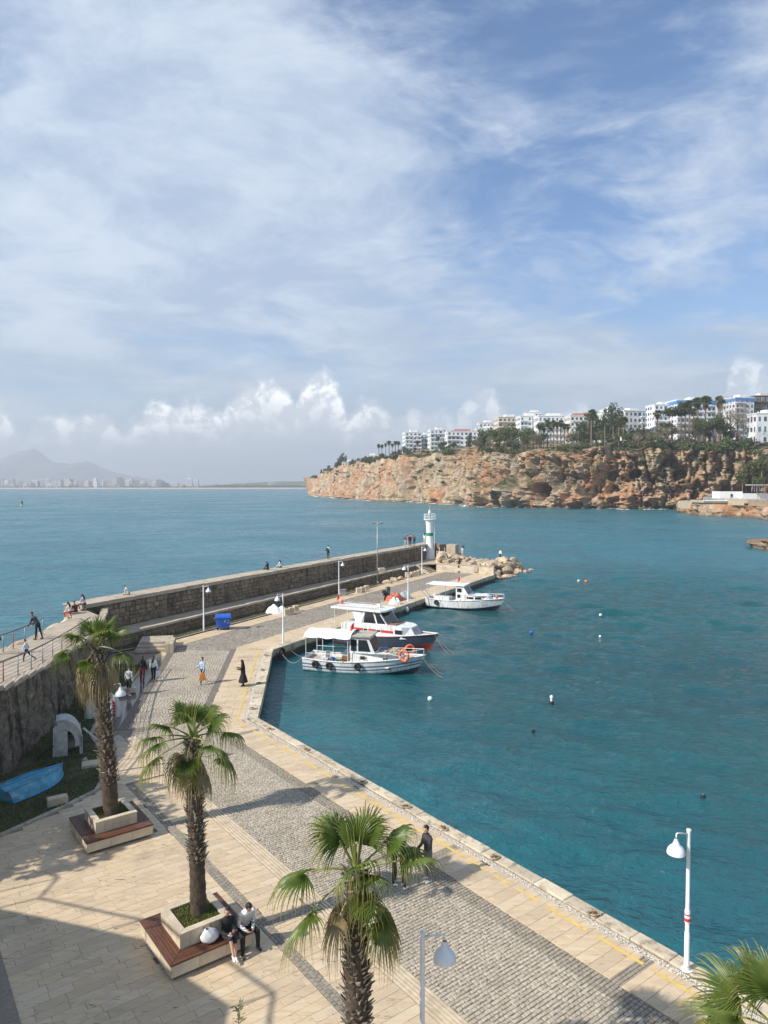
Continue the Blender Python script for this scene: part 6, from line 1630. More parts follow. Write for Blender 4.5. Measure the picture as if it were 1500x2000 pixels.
for k in range(4):
    a = k * math.pi / 2 + .4; b = MB(); b.tube([(.37 * math.cos(a) + .09 * math.cos(a) * math.cos(q), .095 * math.sin(q), .37 * math.sin(a) + .09 * math.sin(a) * math.cos(q)) for q in [i * math.pi / 4 for i in range(9)]], .022, 4); b.build('grab_band', M['white'], o)
o = torus(.33, .08).build('lifebuoy', M['orange'], bA, (3.1, .95, 1.50), (0, 0, R(25)), smooth=True)
for sd in (1, -1):
    b = MB(); q = [H.pt(t_, 1, sd) + Vector((0, -sd * .05, .45)) for t_ in (.72, .82, .92, .985)]; b.tube(q, .02, 5)
    for p in q: b.tube([p - Vector((0, 0, .45)), p], .016, 4)
    b.build('bow_rail', M['white_metal'], bA)
flag(bA, (-.8, -.2, 2.7))
for nm, p, sz, mt in (('crate', (-1.35, -.55, .88), (.55, .5, .55), 'rust'), ('bucket', (-2.0, -.75, .75), None, 'greenp'), ('bucket', (-2.35, -.5, .8), None, 'bluep'), ('crate', (1.35, .2, 1.62), (.5, .4, .24), 'bluep'), ('crate', (-3.3, .3, .8), (.6, .5, .4), 'bwhite'), ('crate', (-1.5, .5, .95), (.5, .6, .7), 'tarp')):
    b = MB()
    if sz: b.box((0, 0, 0), sz, .2, bev=.02)
    else: b.lathe([(.11, -.16), (.15, .16), (.16, .17), (.13, .12)], seg=12)
    tag(b.build('crate' if sz else 'bucket', M[mt], None, bA.matrix_basis @ Vector(p) if False else Matrix.Translation(bA.location) @ Matrix.Rotation(ang, 4, 'Z') @ Vector(p), (0, 0, ang)), {'rust': 'brown crate in the cockpit of the awning boat', 'greenp': 'green bucket on the awning boat', 'bwhite': 'white cool box at the stern of the awning boat', 'tarp': 'pale sack-covered box inside the awning boat'}.get(mt, 'blue bucket on the awning boat' if not sz else 'blue crate on the foredeck of the awning boat'), 'crate' if sz else 'bucket')
def chair(loc, rz, label):
    t = empty('plastic_chair', loc, rz); tag(t, label, 'chair')
    b = MB(); b.box((0, 0, .42), (.44, .44, .04), bev=.01); b.build('seat', M['white'], t)
    b = MB(); b.box((-.2, 0, .66), (.04, .44, .44)); b.build('backrest', M['white'], t)
    for x in (-.18, .18):
        for y in (-.18, .18): b = MB(); b.tube([(x * 1.15, y * 1.15, 0), (x, y, .42)], .022, 5); b.build('leg', M['white'], t)
MA = Matrix.Translation(bA.location) @ Matrix.Rotation(ang, 4, 'Z')
chair(MA @ Vector((-2.95, -.35, .55)), ang + 2.6, 'white plastic chair in the cockpit of the awning boat')
mooring(bA, H, (-6.2, 0, 1.0), (5.9, 0, -.1))
b = MB()
for i in range(26):
    p = Vector((rgb.uniform(1.0, 2.6), rgb.uniform(-.5, .6), 1.58)); b.ell(p, (rgb.uniform(.1, .22), rgb.uniform(.1, .2), rgb.uniform(.05, .10)), 7, 4)
tag(b.build('net_heap', M['rope'], None, MA.translation, (0, 0, ang), smooth=True), 'brown nets and ropes heaped on the foredeck of the awning boat', 'net')
# --- B: navy hull motor boat
angB = math.atan2(W_.y, W_.x)
bB = empty('motor_boat', Vector((0.3, 59.6, WATER)), angB); tag(bB, 'white-topped motor boat with a dark blue hull and red stripe', 'boat', 'boats moored at the pier')
H = Hull(9.4, 3.1, 1.05, .5, .8)
link('hull', H.hull([M['bwhite'], M['navy'], M['antifoul']], [(.46, 2), (.93, 1), (1, 2)]), bB)
H.deck(.10, 0, .985).build('deck', M['bwood'], bB); common(H, bB, M['bwhite'], (), -1)
sb = extr_y([(-3.9, .9), (1.9, 1.0), (3.0, 1.05), (2.5, 1.93), (1.9, 1.97), (1.0, 2.02), (-3.9, 1.85)], -1.15, 1.15, M['bwhite'], 'superstructure', bB, (2.3, .55))
for x0, x1 in ((-2.9, -1.75), (-1.2, -.5), (0.0, 1.1)):
    for sd in (1, -1):
        b = MB(); b.box(((x0 + x1) / 2, sd * 1.16, 1.50), (x1 - x0, .03, .2)); b.build('red_stripe', M['red'], sb)
for x in (-1.5, -.25):
    for sd in (1, -1):
        b = MB(); b.box((x, sd * 1.165, 1.50), (.35, .03, .14)); b.build('pane', M['bglass'], sb)
for sd in (1, -1): b = MB(); b.box((1.6, sd * 1.165, 1.55), (.62, .03, .34), bev=.01); b.build('pane', M['bglass'], sb)
b = MB(); b.add([(2.95, -.5, 1.2), (2.95, .5, 1.2), (2.57, .5, 1.86), (2.57, -.5, 1.86)], [(0, 1, 2, 3)]); b.build('fore_hatch', M['grey_metal'], sb)
wb = extr_y([(-2.4, 1.85), (-1.95, 1.9), (-1.5, 3.05), (-2.9, 3.05)], -1.1, 1.1, M['bwhite'], 'wheelhouse_pillar', bB)
wb2 = extr_y([(-1.95, 1.9), (0.55, 1.98), (-.25, 3.05), (-1.6, 3.05)], -1.05, 1.05, M['bwhite'], 'wheelhouse', bB)
for sd in (1, -1):
    for q in ([(-1.75, 2.05), (-.55, 2.07), (-.85, 2.95), (-1.55, 2.95)], [(-.40, 2.07), (.36, 2.1), (-.26, 2.95), (-.68, 2.95)]):
        b = MB(); b.add([(x, sd * 1.065, z) for x, z in q], [(0, 1, 2, 3)] if sd < 0 else [(3, 2, 1, 0)]); b.build('pane', M['bglass'], wb2)
b = MB(); b.add([(.52, -.9, 2.12), (.52, .9, 2.12), (-.17, .9, 2.98), (-.17, -.9, 2.98)], [(0, 1, 2, 3)]); b.build('windscreen', M['bglass'], wb2)
b = MB(); b.prism([(-4.9, -1.2), (0.0, -1.3), (.35, -.9), (.35, .9), (0.0, 1.3), (-4.9, 1.2)], 3.05, 3.2, bev=.04, bottom=True); rf = b.build('roof', M['bwhite'], bB)
for sd in (1, -1): b = MB(); b.tube([(-4.6, sd * 1.1, 3.3), (0.1, sd * 1.15, 3.34)], .025, 5); b.build('roof_rail', M['bwood'], rf)
b = MB(); b.box((-.9, .2, 3.38), (.3, .3, .3), bev=.03); b.tube([(-.4, -.3, 3.2), (-.4, -.3, 3.9)], .02, 5); b.build('radar', M['bwhite'], rf)
for sd in (1, -1): b = MB(); b.tube([(-4.5, sd * 1.05, 1.0), (-4.6, sd * 1.1, 3.05)], .03, 6); b.build('roof_post', M['white_metal'], bB)
flag(bB, (-4.7, 0, 3.2), 1.0)
b = MB(); b.ell((-4.6, .2, 3.4), (.14, .14, .22), 8, 6); b.build('orange_float', M['orange'], bB, smooth=True)
b = MB(); b.box((.6, 0, 2.05), (1.3, 1.7, .06)); b.build('deck_mat', M['rust'], bB)
mooring(bB, H, (-6.0, 0, 1.0), (6.0, 0, -.1))
# --- C: white cabin boat
bC = empty('cabin_boat', Vector((9.1, 78.2, WATER)), angB + R(4)); tag(bC, 'small white cabin boat with a white hardtop furthest along the pier', 'boat', 'boats moored at the pier')
H = Hull(8.8, 2.8, .95, .45, .8)
link('hull', H.hull([M['bwhite'], M['navy'], M['antifoul']], [(.3, 1), (.46, 1), (1, 0)]), bC)
H.deck(.3, 0, .42).build('cockpit_floor', M['bwhite'], bC); H.deck(.06, .4, .985).build('foredeck', M['bwhite'], bC); common(H, bC, M['bwhite'], (.17,))
fc = extr_y([(-.3, .9), (2.0, 1.0), (2.9, 1.05), (2.6, 1.56), (2.0, 1.6), (.3, 1.62), (-.3, 1.6)], -1.0, 1.0, M['bwhite'], 'forecabin', bC, (2.3, .5))
for x in (.75, 1.65):
    for sd in (1, -1): b = MB(); b.box((x, sd * 1.01, 1.33), (.72, .03, .24), bev=.01); b.build('pane', M['bglass'], fc)
wc = extr_y([(-.9, .8), (.55, 1.6), (-.05, 2.5), (-.9, 2.55)], -.95, .95, M['bwhite'], 'wheelhouse', bC)
for sd in (1, -1):
    b = MB(); b.box((-.5, sd * .96, 2.1), (.5, .03, .42)); b.build('pane', M['bglass'], wc); b = MB(); b.box((-.55, sd * .96, 1.45), (.36, .03, .36)); b.build('pane', M['bglass'], wc)
b = MB(); b.add([(.52, -.8, 1.72), (.52, .8, 1.72), (.0, .8, 2.44), (.0, -.8, 2.44)], [(0, 1, 2, 3)]); b.build('windscreen', M['bglass'], wc)
b = MB(); b.prism([(-4.3, -1.15), (.1, -1.1), (.1, 1.1), (-4.3, 1.15)], 2.56, 2.66, bev=.03, bottom=True); b.build('hardtop', M['tarp'], bC)
for x in (-4.1, -2.8):
    for sd in (1, -1): b = MB(); b.tube([(x, sd * 1.05, .8), (x, sd * 1.05, 2.56)], .03, 6); b.build('hardtop_post', M['white_metal'], bC)
b = MB(); b.box((-2.6, 0, .95), (1.6, 1.4, .5), bev=.05); b.build('engine_box', M['bwhite'], bC)
b = MB(); b.tube([(-4.3, -.5, .9), (-5.2, -.5, 1.9)], .04, 5); b.tube([(-4.3, .5, .9), (-5.2, .5, 1.9)], .04, 5); b.box((-5.1, 0, 1.75), (.1, 1.1, .06)); b.build('gangway', M['grey_metal'], bC)
for sd in (1, -1):
    b = MB(); q = [H.pt(t_, 1, sd) + Vector((0, -sd * .05, .45)) for t_ in (.62, .75, .88, .985)]; b.tube(q, .02, 5)
    for p in q: b.tube([p - Vector((0, 0, .45)), p], .016, 4)
    b.build('bow_rail', M['white_metal'], bC)
b = MB(); b.ell((3.5, -.2, 1.5), (.2, .2, .2), 8, 6); b.build('orange_float', M['orange'], bC, smooth=True)
flag(bC, (-.8, .4, 2.6)); mooring(bC, H, (-6.0, 0, 1.0), (5.8, 0, -.1))
# ================================================================== buoys
def buoy(px, py, r, mat, label, tall=False):
    p = G(px, py, WATER); t = empty('buoy', p); tag(t, label, 'buoy'); r *= .72
    b = MB(); b.ell((0, 0, .05), (r, r, r), 12, 8); b.build('float', M[mat], t, smooth=True)
    b = MB(); b.lathe([(r * .3, r * .8), (r * .35, r * 1.2), (r * .15, r * 1.5)], seg=8) if not tall else b.lathe([(r * .5, r * .5), (r * .4, r * 2.5), (r * .7, r * 2.6), (r * .5, r * 3.4)], seg=8); b.build('eye' if not tall else 'top_mark', M['black' if mat != 'black' else 'white'], t)
buoy(840, 1366, .22, 'white', 'white buoy floating right of the bend of the quay'); buoy(1077, 1375, .22, 'black', 'dark buoy with a pale top in the middle of the harbour', True)
buoy(1041, 1429, .14, 'black', 'small dark buoy below the middle buoy'); buoy(1373, 1558, .15, 'black', 'small dark buoy at the right of the harbour')
buoy(1145, 1136, .36, 'orange', 'orange buoy out beyond the pier head'); buoy(1130, 1135, .24, 'white', 'white buoy beside the orange one'); buoy(1173, 1202, .22, 'white', 'lone white buoy between the pier head and the right shore')
buoy(1038, 1236, .24, 'bluep', 'blue buoy right of the navy-hulled boat'); buoy(1172, 1244, .16, 'white', 'small white buoy right of the blue one')
M['yellowp'] = pm('yellow_paint', (.62, .42, .05), .1, 3, .5)
buoy(43, 988, 1.3, 'yellowp', 'yellow channel buoy far out at the left', True)
p = G(679, 975, WATER); t = empty('rubber_dinghy', p, .3); tag(t, 'tiny dark boat off the foot of the cliff', 'boat'); link('hull', Hull(6, 2.2, .7, .4).hull([M['navy']] * 3, [(1, 0)]), t); b = MB(); b.box((-.6, 0, 1.0), (1.4, 1.2, .9), bev=.1); b.build('console', M['black'], t)

# ================================================================== things on the quay
def wheelie_bin(p, rz):
    t = empty('waste_container', p, rz); tag(t, 'blue four-wheeled waste container on the edge of the road', 'waste container')
    b = MB(); b.add([(-.55, -.42, .2), (.55, -.42, .2), (.55, .42, .2), (-.55, .42, .2), (-.66, -.52, 1.1), (.66, -.52, 1.1), (.66, .52, 1.1), (-.66, .52, 1.1)], [(3, 2, 1, 0), (4, 5, 6, 7), (0, 1, 5, 4), (1, 2, 6, 5), (2, 3, 7, 6), (3, 0, 4, 7)]); b.build('body', M['bluep'], t)
    b = MB(); b.box((0, 0, 1.12), (1.4, 1.12, .07), bev=.02); b.build('rim', M['bluep'], t)
    b = MB(); n = 8
    vs = []
    for i in range(n + 1):
        a = math.pi * i / n; 
        for x in (-.66, .66): vs.append((x, -.5 * math.cos(a), 1.15 + .24 * math.sin(a)))
    b.add(vs, [(2 * i, 2 * i + 1, 2 * i + 3, 2 * i + 2) for i in range(n)] + [tuple(range(0, 2 * n + 2, 2)), tuple(reversed(range(1, 2 * n + 2, 2)))]); b.build('lid', M['bluep'], t)
    for x in (-.3, 0, .3): b = MB(); b.box((x, -.48, .68), (.05, .06, .8)); b.v = [(vx, vy - (.03 if vz < .6 else .05) + .02, vz) for vx, vy, vz in b.v]; b.build('body_rib', M['bluep'], t)
    for x in (-.45, .45):
        for y in (-.33, .33):
            w_ = MB(); w_.tube([(0, -.03, 0), (0, .03, 0)], .1, 12); w_.build('wheel', M['black'], t, (x, y, .1))
    for x in (-.7, .7): b = MB(); b.tube([(x, -.3, .95), (x * 1.08, -.3, .95), (x * 1.08, .3, .95), (x, .3, .95)], .02, 5); b.build('handle', M['grey_metal'], t)
    # white recycling ring with three gaps on the front
    b = MB()
    for k in range(3):
        b.tube([(.17 * math.cos(a), 0, .17 * math.sin(a)) for a in [R(120 * k + 15 + 80 * i / 6) for i in range(7)]], .018, 4)
    b.build('recycling_mark', M['white'], t, (.32, -.49, .78))
wheelie_bin(G(436, 1229), R(12))
def block(px, py, s, label, g=None, z=0.0, mat='slab'):
    b = MB(); b.cr = .5; b.box((0, 0, s[2] / 2), s, 0, bev=.03); tag(b.build('stone_block', M[mat], None, G(px, py, z), (0, 0, R(28 + random.uniform(-8, 8)))), label, 'stone block', g)
for i, (px, py) in enumerate(((560, 1201), (569, 1198), (578, 1194))): block(px, py, (.5, .5, .6), ['nearest', 'middle', 'farthest'][i] + ' of three pale stone blocks beside the white tarpaulin heap', 'stone blocks by the tarpaulin')
for i, (px, py) in enumerate(((700, 1158), (708, 1156), (716, 1153))): block(px, py, (.5, .5, .6), ['nearest', 'middle', 'farthest'][i] + ' of three stone blocks right of the grey cabinet', 'stone blocks by the cabinet')
for i, (px, py) in enumerate(((796, 1127), (806, 1126), (813, 1124), (819, 1122))): block(px, py, (.55, .55, .65), ['first', 'second', 'third', 'fourth'][i] + ' stone block from the left below the lighthouse steps', 'stone blocks below the steps')
for i, (px, py) in enumerate(((757, 1138), (770, 1133), (783, 1130))): boulder(G(px, py, .1), .55, ['leftmost', 'middle', 'rightmost'][i] + ' loose rock on the verge right of the floodlight mast', 'loose rocks on the verge')
block(745, 1118, (.9, .6, .6), 'pale stone block lying on the terrace behind the mast', None, 1.08)
block(897, 1118, (.8, .6, .3), 'low stone block that the person in the black coat stands on')
block(248, 1352, (1.0, .6, .3), 'flat stone slab on the far end of the lawn', None, .06); block(112, 1570, (.75, .35, .3), 'cut stone block lying on the lawn near the kerb', None, .06)
block(178, 1495, (.8, .6, .15), 'flat stone slab beside the upright boat piece', None, .06)
# steps and low planter at the root of the terrace
t = empty('stair_block', Vector((-17.6, 53.2, 0))); tag(t, 'stone stair block where the footway meets the terrace', 'steps')
for i in range(3): b = MB(); b.box((-.3, 1.4 + i * .45, .12 + i * .2), (2.4, 2.2, .24), .2, bev=.02); b.build('step', M['walltop'], t)
b = MB(); b.cr = .4; b.box((1.1, 1.3, .35), (.6, 2.3, .75), .2, bev=.03); b.build('side_wall', M['coping'], t)
# white tarpaulin heap, grey cabinet
def heap(name, p, r, n, mat, label, cat, seed, h=.5):
    rg = random.Random(seed); N = 28; Pn = np.zeros((N, N, 3))
    for i in range(N):
        for j in range(N):
            x, y = (i / (N - 1) - .5) * 2, (j / (N - 1) - .5) * 2; d = max(abs(x), abs(y)) * .5 + math.hypot(x, y) * .5
            z = max(0, 1 - d ** 2.2) ** .6 * (1 + .55 * noise.noise((x * 2 + seed, y * 2, 0))) + .10 * abs(noise.noise((x * 6, y * 6, seed)))
            if d > .98: z = -.1
            Pn[i, j] = (x * r[0] * (1 + .15 * noise.noise((seed, y * 2, 1))), y * r[1], z * h)
    o = grid_mesh(name, Pn, mat, flip=True); o.location = p; o.rotation_euler = (0, 0, rg.uniform(0, 1)); return tag(o, label, cat)
heap('tarpaulin_heap', G(540, 1197), (1.1, .8), 0, M['tarp'], 'white tarpaulin heap on the verge behind the street lamp', 'tarpaulin', 1, .7)
t = empty('power_cabinet', G(669, 1163)); tag(t, 'grey power cabinet at the foot of a lamp on the verge', 'cabinet')
b = MB(); b.box((0, 0, .35), (.75, .45, .62), .3, bev=.02); b.build('cabinet_body', M['grey_metal'], t); b = MB(); b.box((0, 0, .69), (.85, .55, .05), .3); b.build('cabinet_roof', M['grey_metal'], t); b = MB(); b.box((0, 0, .02), (.8, .5, .06), .3); b.build('cabinet_base', M['walltop'], t)
heap('net_heap', G(771, 1173), (1.0, .8), 0, pm('coral_net', (.50, .13, .08), .3, 9, .9, bstr=1, bscale=40), 'coral red heap of fishing nets on the quay', 'net', 2, .75)
heap('net_heap', G(790, 1169), (.8, .7), 0, pm('grey_net', (.35, .38, .40), .3, 9, .9, bstr=1, bscale=40), 'grey heap of nets behind the coral red one', 'net', 3, .7)
heap('net_sack', G(771, 1180), (.62, .5), 0, M['tarp'], 'round white sack in front of the coral nets', 'sack', 4, .62)
# scooter
t = empty('motor_scooter', G(756, 1171), R(70)); tag(t, 'black motor scooter parked beside the nets', 'scooter')
for x in (-.62, .62):
    w_ = MB(); w_ = torus(.19, .07, 18, 8).build('wheel', M['black'], t, (x, 0, .25), smooth=True); b = MB(); b.tube([(0, -.05, 0), (0, .05, 0)], .12, 10); b.build('rim', M['grey_metal'], w_)
extr_y([(-.85, .55), (-.1, .42), (.25, .30), (.45, .32), (.55, .95), (.42, 1.0), (.3, .5), (-.05, .72), (-.85, .78)], -.17, .17, M['black'], 'body', t)
b = MB(); b.box((-.45, 0, .82), (.75, .3, .12), bev=.03); b.build('seat', M['black'], t); b = MB(); b.box((-.92, 0, 1.02), (.36, .4, .32), bev=.05); b.build('top_box', M['black'], t)
b = MB(); b.tube([(.62, 0, .3), (.48, 0, 1.08)], .035, 6); b.tube([(.42, -.33, 1.12), (.5, 0, 1.08), (.42, .33, 1.12)], .02, 6); b.build('handlebar', M['black'], t)
b = MB(); b.ell((.56, 0, .95), (.07, .11, .09), 8, 6); b.build('headlight', M['lens'], t, smooth=True); extr_y([(.5, .98), (.56, 1.0), (.44, 1.4), (.40, 1.4)], -.2, .2, M['glass'], 'windshield', t)
for sd in (1, -1): b = MB(); b.tube([(.45, sd * .2, 1.1), (.4, sd * .3, 1.3)], .012, 4); b.ell((.4, sd * .32, 1.33), (.02, .07, .05), 6, 4); b.build('mirror', M['black'], t)
# mooring rings with rope along the edge
def mring(p, rz, label):
    t = empty('mooring_ring', p, rz); t.scale = (.72, .72, .72); tag(t, label, 'mooring ring', 'mooring rings on the quay edge')
    b = MB(); b.lathe([(.09, 0), (.09, .05), (.05, .08), (.05, .14)], seg=10); b.build('ring_base', M['rust'], t)
    o = torus(.12, .02, 16, 6).build('ring', M['rust'], t, (.04, 0, .05), (R(70), 0, 0)); b = MB(); rg = random.Random(int(p.x * 99)); pts = []
    for i in range(40): a = i * .55; r = .12 + .10 * rg.random(); pts.append((r * math.cos(a) * 1.5, r * math.sin(a), .03 + .05 * rg.random()))
    b.tube(pts, .022, 5); b.build('rope_coil', M['rope'], t)
for i, (v, lb) in enumerate(((-12.6, 'rope-wrapped mooring ring nearest the sticker lamp'), (-16.6, 'second mooring ring from the sticker lamp on the near quay edge'), (-19.2, 'mooring ring on the edge beside the standing friends'), (-21.4, 'mooring ring just beyond the standing friends'), (-24.3, 'mooring ring midway along the near quay edge'), (-29.0, 'mooring ring on the near edge toward the bend'), (-32.6, 'mooring ring on the near edge closest to the bend'))): mring(QN(v, 17.36, .022), i, lb)
for i, (k, lb) in enumerate(((.10, 'mooring ring just past the bend of the quay'), (.42, 'mooring ring beside the woman in black'), (.62, 'mooring ring level with the woman in black, one further on'), (.88, 'mooring ring at the inner corner by the awning boat'))): mring(A_.lerp(B_, k) - WN * .3 + Vector((0, 0, .02)), i, lb)
o = torus(.34, .12).build('tyre_fender', M['black'], None, B_ + W_ * .35 + WN * 0.1 + U_ * .6 + Vector((0, 0, -.35)), (0, 0, angB + R(90)), smooth=True); tag(o, 'black tyre hung on the quay wall at the inner corner', 'tyre')
for (px, py, lb) in ((744, 1218, 'black tyre hung on the pier wall behind the navy-hulled boat'),):
    o = torus(.34, .12).build('tyre_fender', M['black'], None, PU(62.5, EM + .2, -.4), (0, 0, angB + R(90)), smooth=True); tag(o, lb, 'tyre')
b = MB(); b.ell((0, 0, 0), (.2, .2, .3), 12, 8); tag(b.build('fender_buoy', M['white'], None, PU(67.5, EM + .25, -.5), smooth=True), 'white fender hung on the pier wall left of the cabin boat', 'fender')
# ================================================================== things on the lawn
M['oldblue'] = pm('faded_blue_boat_paint', (.075, .27, .38), .25, 1.5, .7, dirt=(.30, .38, .38), dirtamt=.8, dscale=3, bstr=.2)
M['oldblue2'] = pm('bright_blue_boat_paint', (.05, .28, .50), .15, 1.5, .5)
ub = empty('upturned_boat', Vector((-14.75, 29.4, .06)), R(66)); ub.scale = (.86, .86, .86); tag(ub, 'faded blue boat lying keel up on the lawn', 'boat')
n = 24; Pn = np.zeros((n + 1, 15, 3))
for i in range(n + 1):
    t_ = i / n; wv = .95 * (1 - max(0, (t_ - .35) / .65) ** 2.6) * (.86 + .14 * min(1, t_ / .3)) + .02; hh = .5 * (1 - .25 * t_ ** 3)
    for j in range(15):
        q = (j - 7) / 7; y = q * wv; z = hh * max(0, 1 - abs(q) ** 4.5) ** .7
        if j in (6, 7, 8): z += .10 if j == 7 else .06
        if j in (3, 11): z += .05
        Pn[i, j] = (-1.75 + 3.5 * t_, y, z)
for i, mt in ((0, 'oldblue'),):
    hb = grid_mesh('hull', Pn, M[mt], parent=ub, smooth=True, flip=True); hb.data.set_sharp_from_angle(angle=R(28))
b = MB(); b.add([tuple(Pn[0, j]) for j in range(15)], [tuple(range(15))]); b.build('transom', M['oldblue'], ub)
for q in (0, 14): b = MB(); b.tube([tuple(Pn[i, q] + np.array([0, .02 * (1 if q else -1), .05])) for i in range(n + 1)], .05, 6); b.build('gunwale', M['oldblue2'], ub)
b = MB(); b.tube([tuple(Pn[i, 7] + np.array([0, 0, .03])) for i in range(n + 1)], .04, 5); b.build('keel', M['oldblue2'], ub)
for q in (3, 11): b = MB(); b.tube([tuple(Pn[i, q] + np.array([0, 0, .02])) for i in range(n)], .03, 5); b.build('strake', M['oldblue'], ub)
M['oldgrey'] = pm('weathered_fibreglass', (.42, .43, .40), .15, 2, .7, dirt=(.2, .19, .15), dirtamt=.7, dscale=2)
cb_ = empty('boat_cabin', Vector((-14.75, 33.4, .06)), R(25)); tag(cb_, 'weathered grey boat cabin standing on end on the lawn', 'boat cabin')
b = MB(); n = 10; vs = []
for i in range(n + 1):
    a = R(-10 + 118 * i / n)
    for y in (-.55, .55):
        for rr in (1.0, .62): vs.append((-.5 + rr * math.cos(a) * .85, y, .55 + rr * math.sin(a) * 1.15))
fs = []
for i in range(n):
    o_ = 4 * i
    fs += [(o_, o_ + 2, o_ + 6, o_ + 4), (o_ + 5, o_ + 7, o_ + 3, o_ + 1), (o_, o_ + 4, o_ + 5, o_ + 1), (o_ + 2, o_ + 3, o_ + 7, o_ + 6)]
b.add(vs, fs + [(0, 1, 3, 2), (4 * n, 4 * n + 2, 4 * n + 3, 4 * n + 1)]); b.build('cabin_shell', M['oldgrey'], cb_)
b = MB(); b.box((-.55, -.5, .55), (.5, .08, 1.2), .0); b.box((.28, -.5, .4), (.14, .1, .9)); b.box((-.15, .45, .6), (.9, .06, 1.1)); b.build('cabin_side', M['oldgrey'], cb_)
extr_y([(-.95, 0), (.2, 0), (.22, .9), (-.1, 1.55), (-.5, 1.68), (-.85, 1.4)], .40, .50, M['oldgrey'], 'cabin_back', cb_); extr_y([(-.95, 0), (-.45, 0), (-.35, .8), (-.2, 1.45), (-.55, 1.68), (-.9, 1.35)], -.5, -.42, M['oldgrey'], 'cabin_front', cb_)
b = MB(); b.tube([(-1.6, -.6, .1), (-.2, -.3, 1.0)], .06, 6); b.build('spar', M['dark'], cb_); b = MB(); b.tube([(.4, -.2, 1.1), (1.5, -.9, .05)], .05, 6); b.build('strut', M['oldgrey'], cb_)
heap('tarpaulin_heap', Vector((-15.6, 39.0, .05)), (1.0, .9), 0, M['oldgrey'], 'grey tarpaulin over a mound at the foot of the wall', 'tarpaulin', 7, 1.15)
b = MB(); b.box((0, 0, .06), (1.9, .16, .1)); tag(b.build('timber_beam', M['dark'], None, (-13.7, 34.7, .06), (0, 0, R(-55))), 'dark timber beam lying at the corner of the lawn', 'beam')
for i, (x, y, z, s, lb) in enumerate(((-16.1, 36.0, .1, .22, 'small pale stone by the tarpaulin mound'), (-13.75, 32.2, .1, .16, 'white can-sized stone beside the boat cabin'))):
    boulder((x, y, z), s, lb, None)
rb = empty('sign_board', G(219, 1402), R(-10)); rb.scale = (.55, .55, .8); tag(rb, 'red and blue notice board standing under the half-hidden lamp', 'sign')
for x, mt in ((-.22, 'navy'), (.16, 'red')):
    b = MB(); b.box((x, 0, .62), (.38, .06, 1.05)); pn = b.build('panel', M[mt], rb)
    for k in range(4):
        b = MB(); b.box((x, -.035, .35 + k * .2), (.24, .01, .04)); b.build('printed_line', M['white'], pn)
for x in (-.38, .32): b = MB(); b.tube([(x, .04, 0), (x, .04, 1.15)], .025, 6); b.build('post', M['grey_metal'], rb)
# sapling in front
sp = empty('sapling', GD(465, 1990, 15.2) - Vector((0, 0, GD(465, 1990, 15.2).z))); tag(sp, 'leafy sapling tip poking up at the bottom edge', 'plant')
hz = GD(465, 1962, 15.2).z; b = MB(); b.tube([(0, 0, 0), (.02, 0, hz * .5), (0, 0, hz)], [.02, .014, .005], 5); b.build('stem', M['bark'], sp)
rg = random.Random(4); b = MB()
for i in range(70):
    z = hz - rg.random() ** 1.5 * 1.2; a = rg.uniform(0, 6.28); r = rg.uniform(.03, .16); p = Vector((math.cos(a) * r, math.sin(a) * r, z)); u = Vector((math.cos(a), math.sin(a), .5)) * .06; s = Vector((-math.sin(a), math.cos(a), 0)) * .02
    b.add([p - u, p + s, p + u, p - s], [(0, 1, 2, 3)])
b.build('leaves', M['fol'][0], sp, rnd=True)
# shade trees standing behind the railing, left of the view
for (x, y, s, k) in ((-20.6, 22.6, .62, 'leafy'), (-19.9, 25.2, .52, 'leafy'), (-20.4, 20.6, .7, 'leafy')):
    tree(k, Vector((x, y, 4.1)), s * .85, 'leafy tree on the raised walk left of the plaza', 'shade trees on the raised walk')
# ================================================================== people
def cmat(c, rough=.85): 
    k = 'cloth_%02x%02x%02x' % tuple(int(x * 255) for x in c)
    if k not in M: M[k] = pm(k, c, .18, 6, rough, bstr=.25, bscale=30)
    return M[k]
M['skin'] = pm('skin', (.52, .31, .22), .08, 6, .55, bstr=.05)
M['hair'] = pm('dark_hair', (.022, .016, .013), .3, 20, .55, bstr=.5, bscale=60)
M['stripe'] = None
def stripe_mat():
    m, t = newmat('striped_knit'); v = t.n('ShaderNodeTexCoord').outputs['Object']; z = t.n('ShaderNodeSeparateXYZ', {0: v}).outputs[2]
    s = t.math('GREATER_THAN', t.math('FRACT', t.math('MULTIPLY', z, 26.0)), .62); lo = t.smooth(z, .98, .95)
    c = t.mix(t.math('MULTIPLY', s, lo), (.74, .73, .70), (.05, .05, .07)); finish(t, c, .9, t.noise(v, 40, 3), .3); return m
def RX(a): return Matrix.Rotation(-a, 3, 'X')
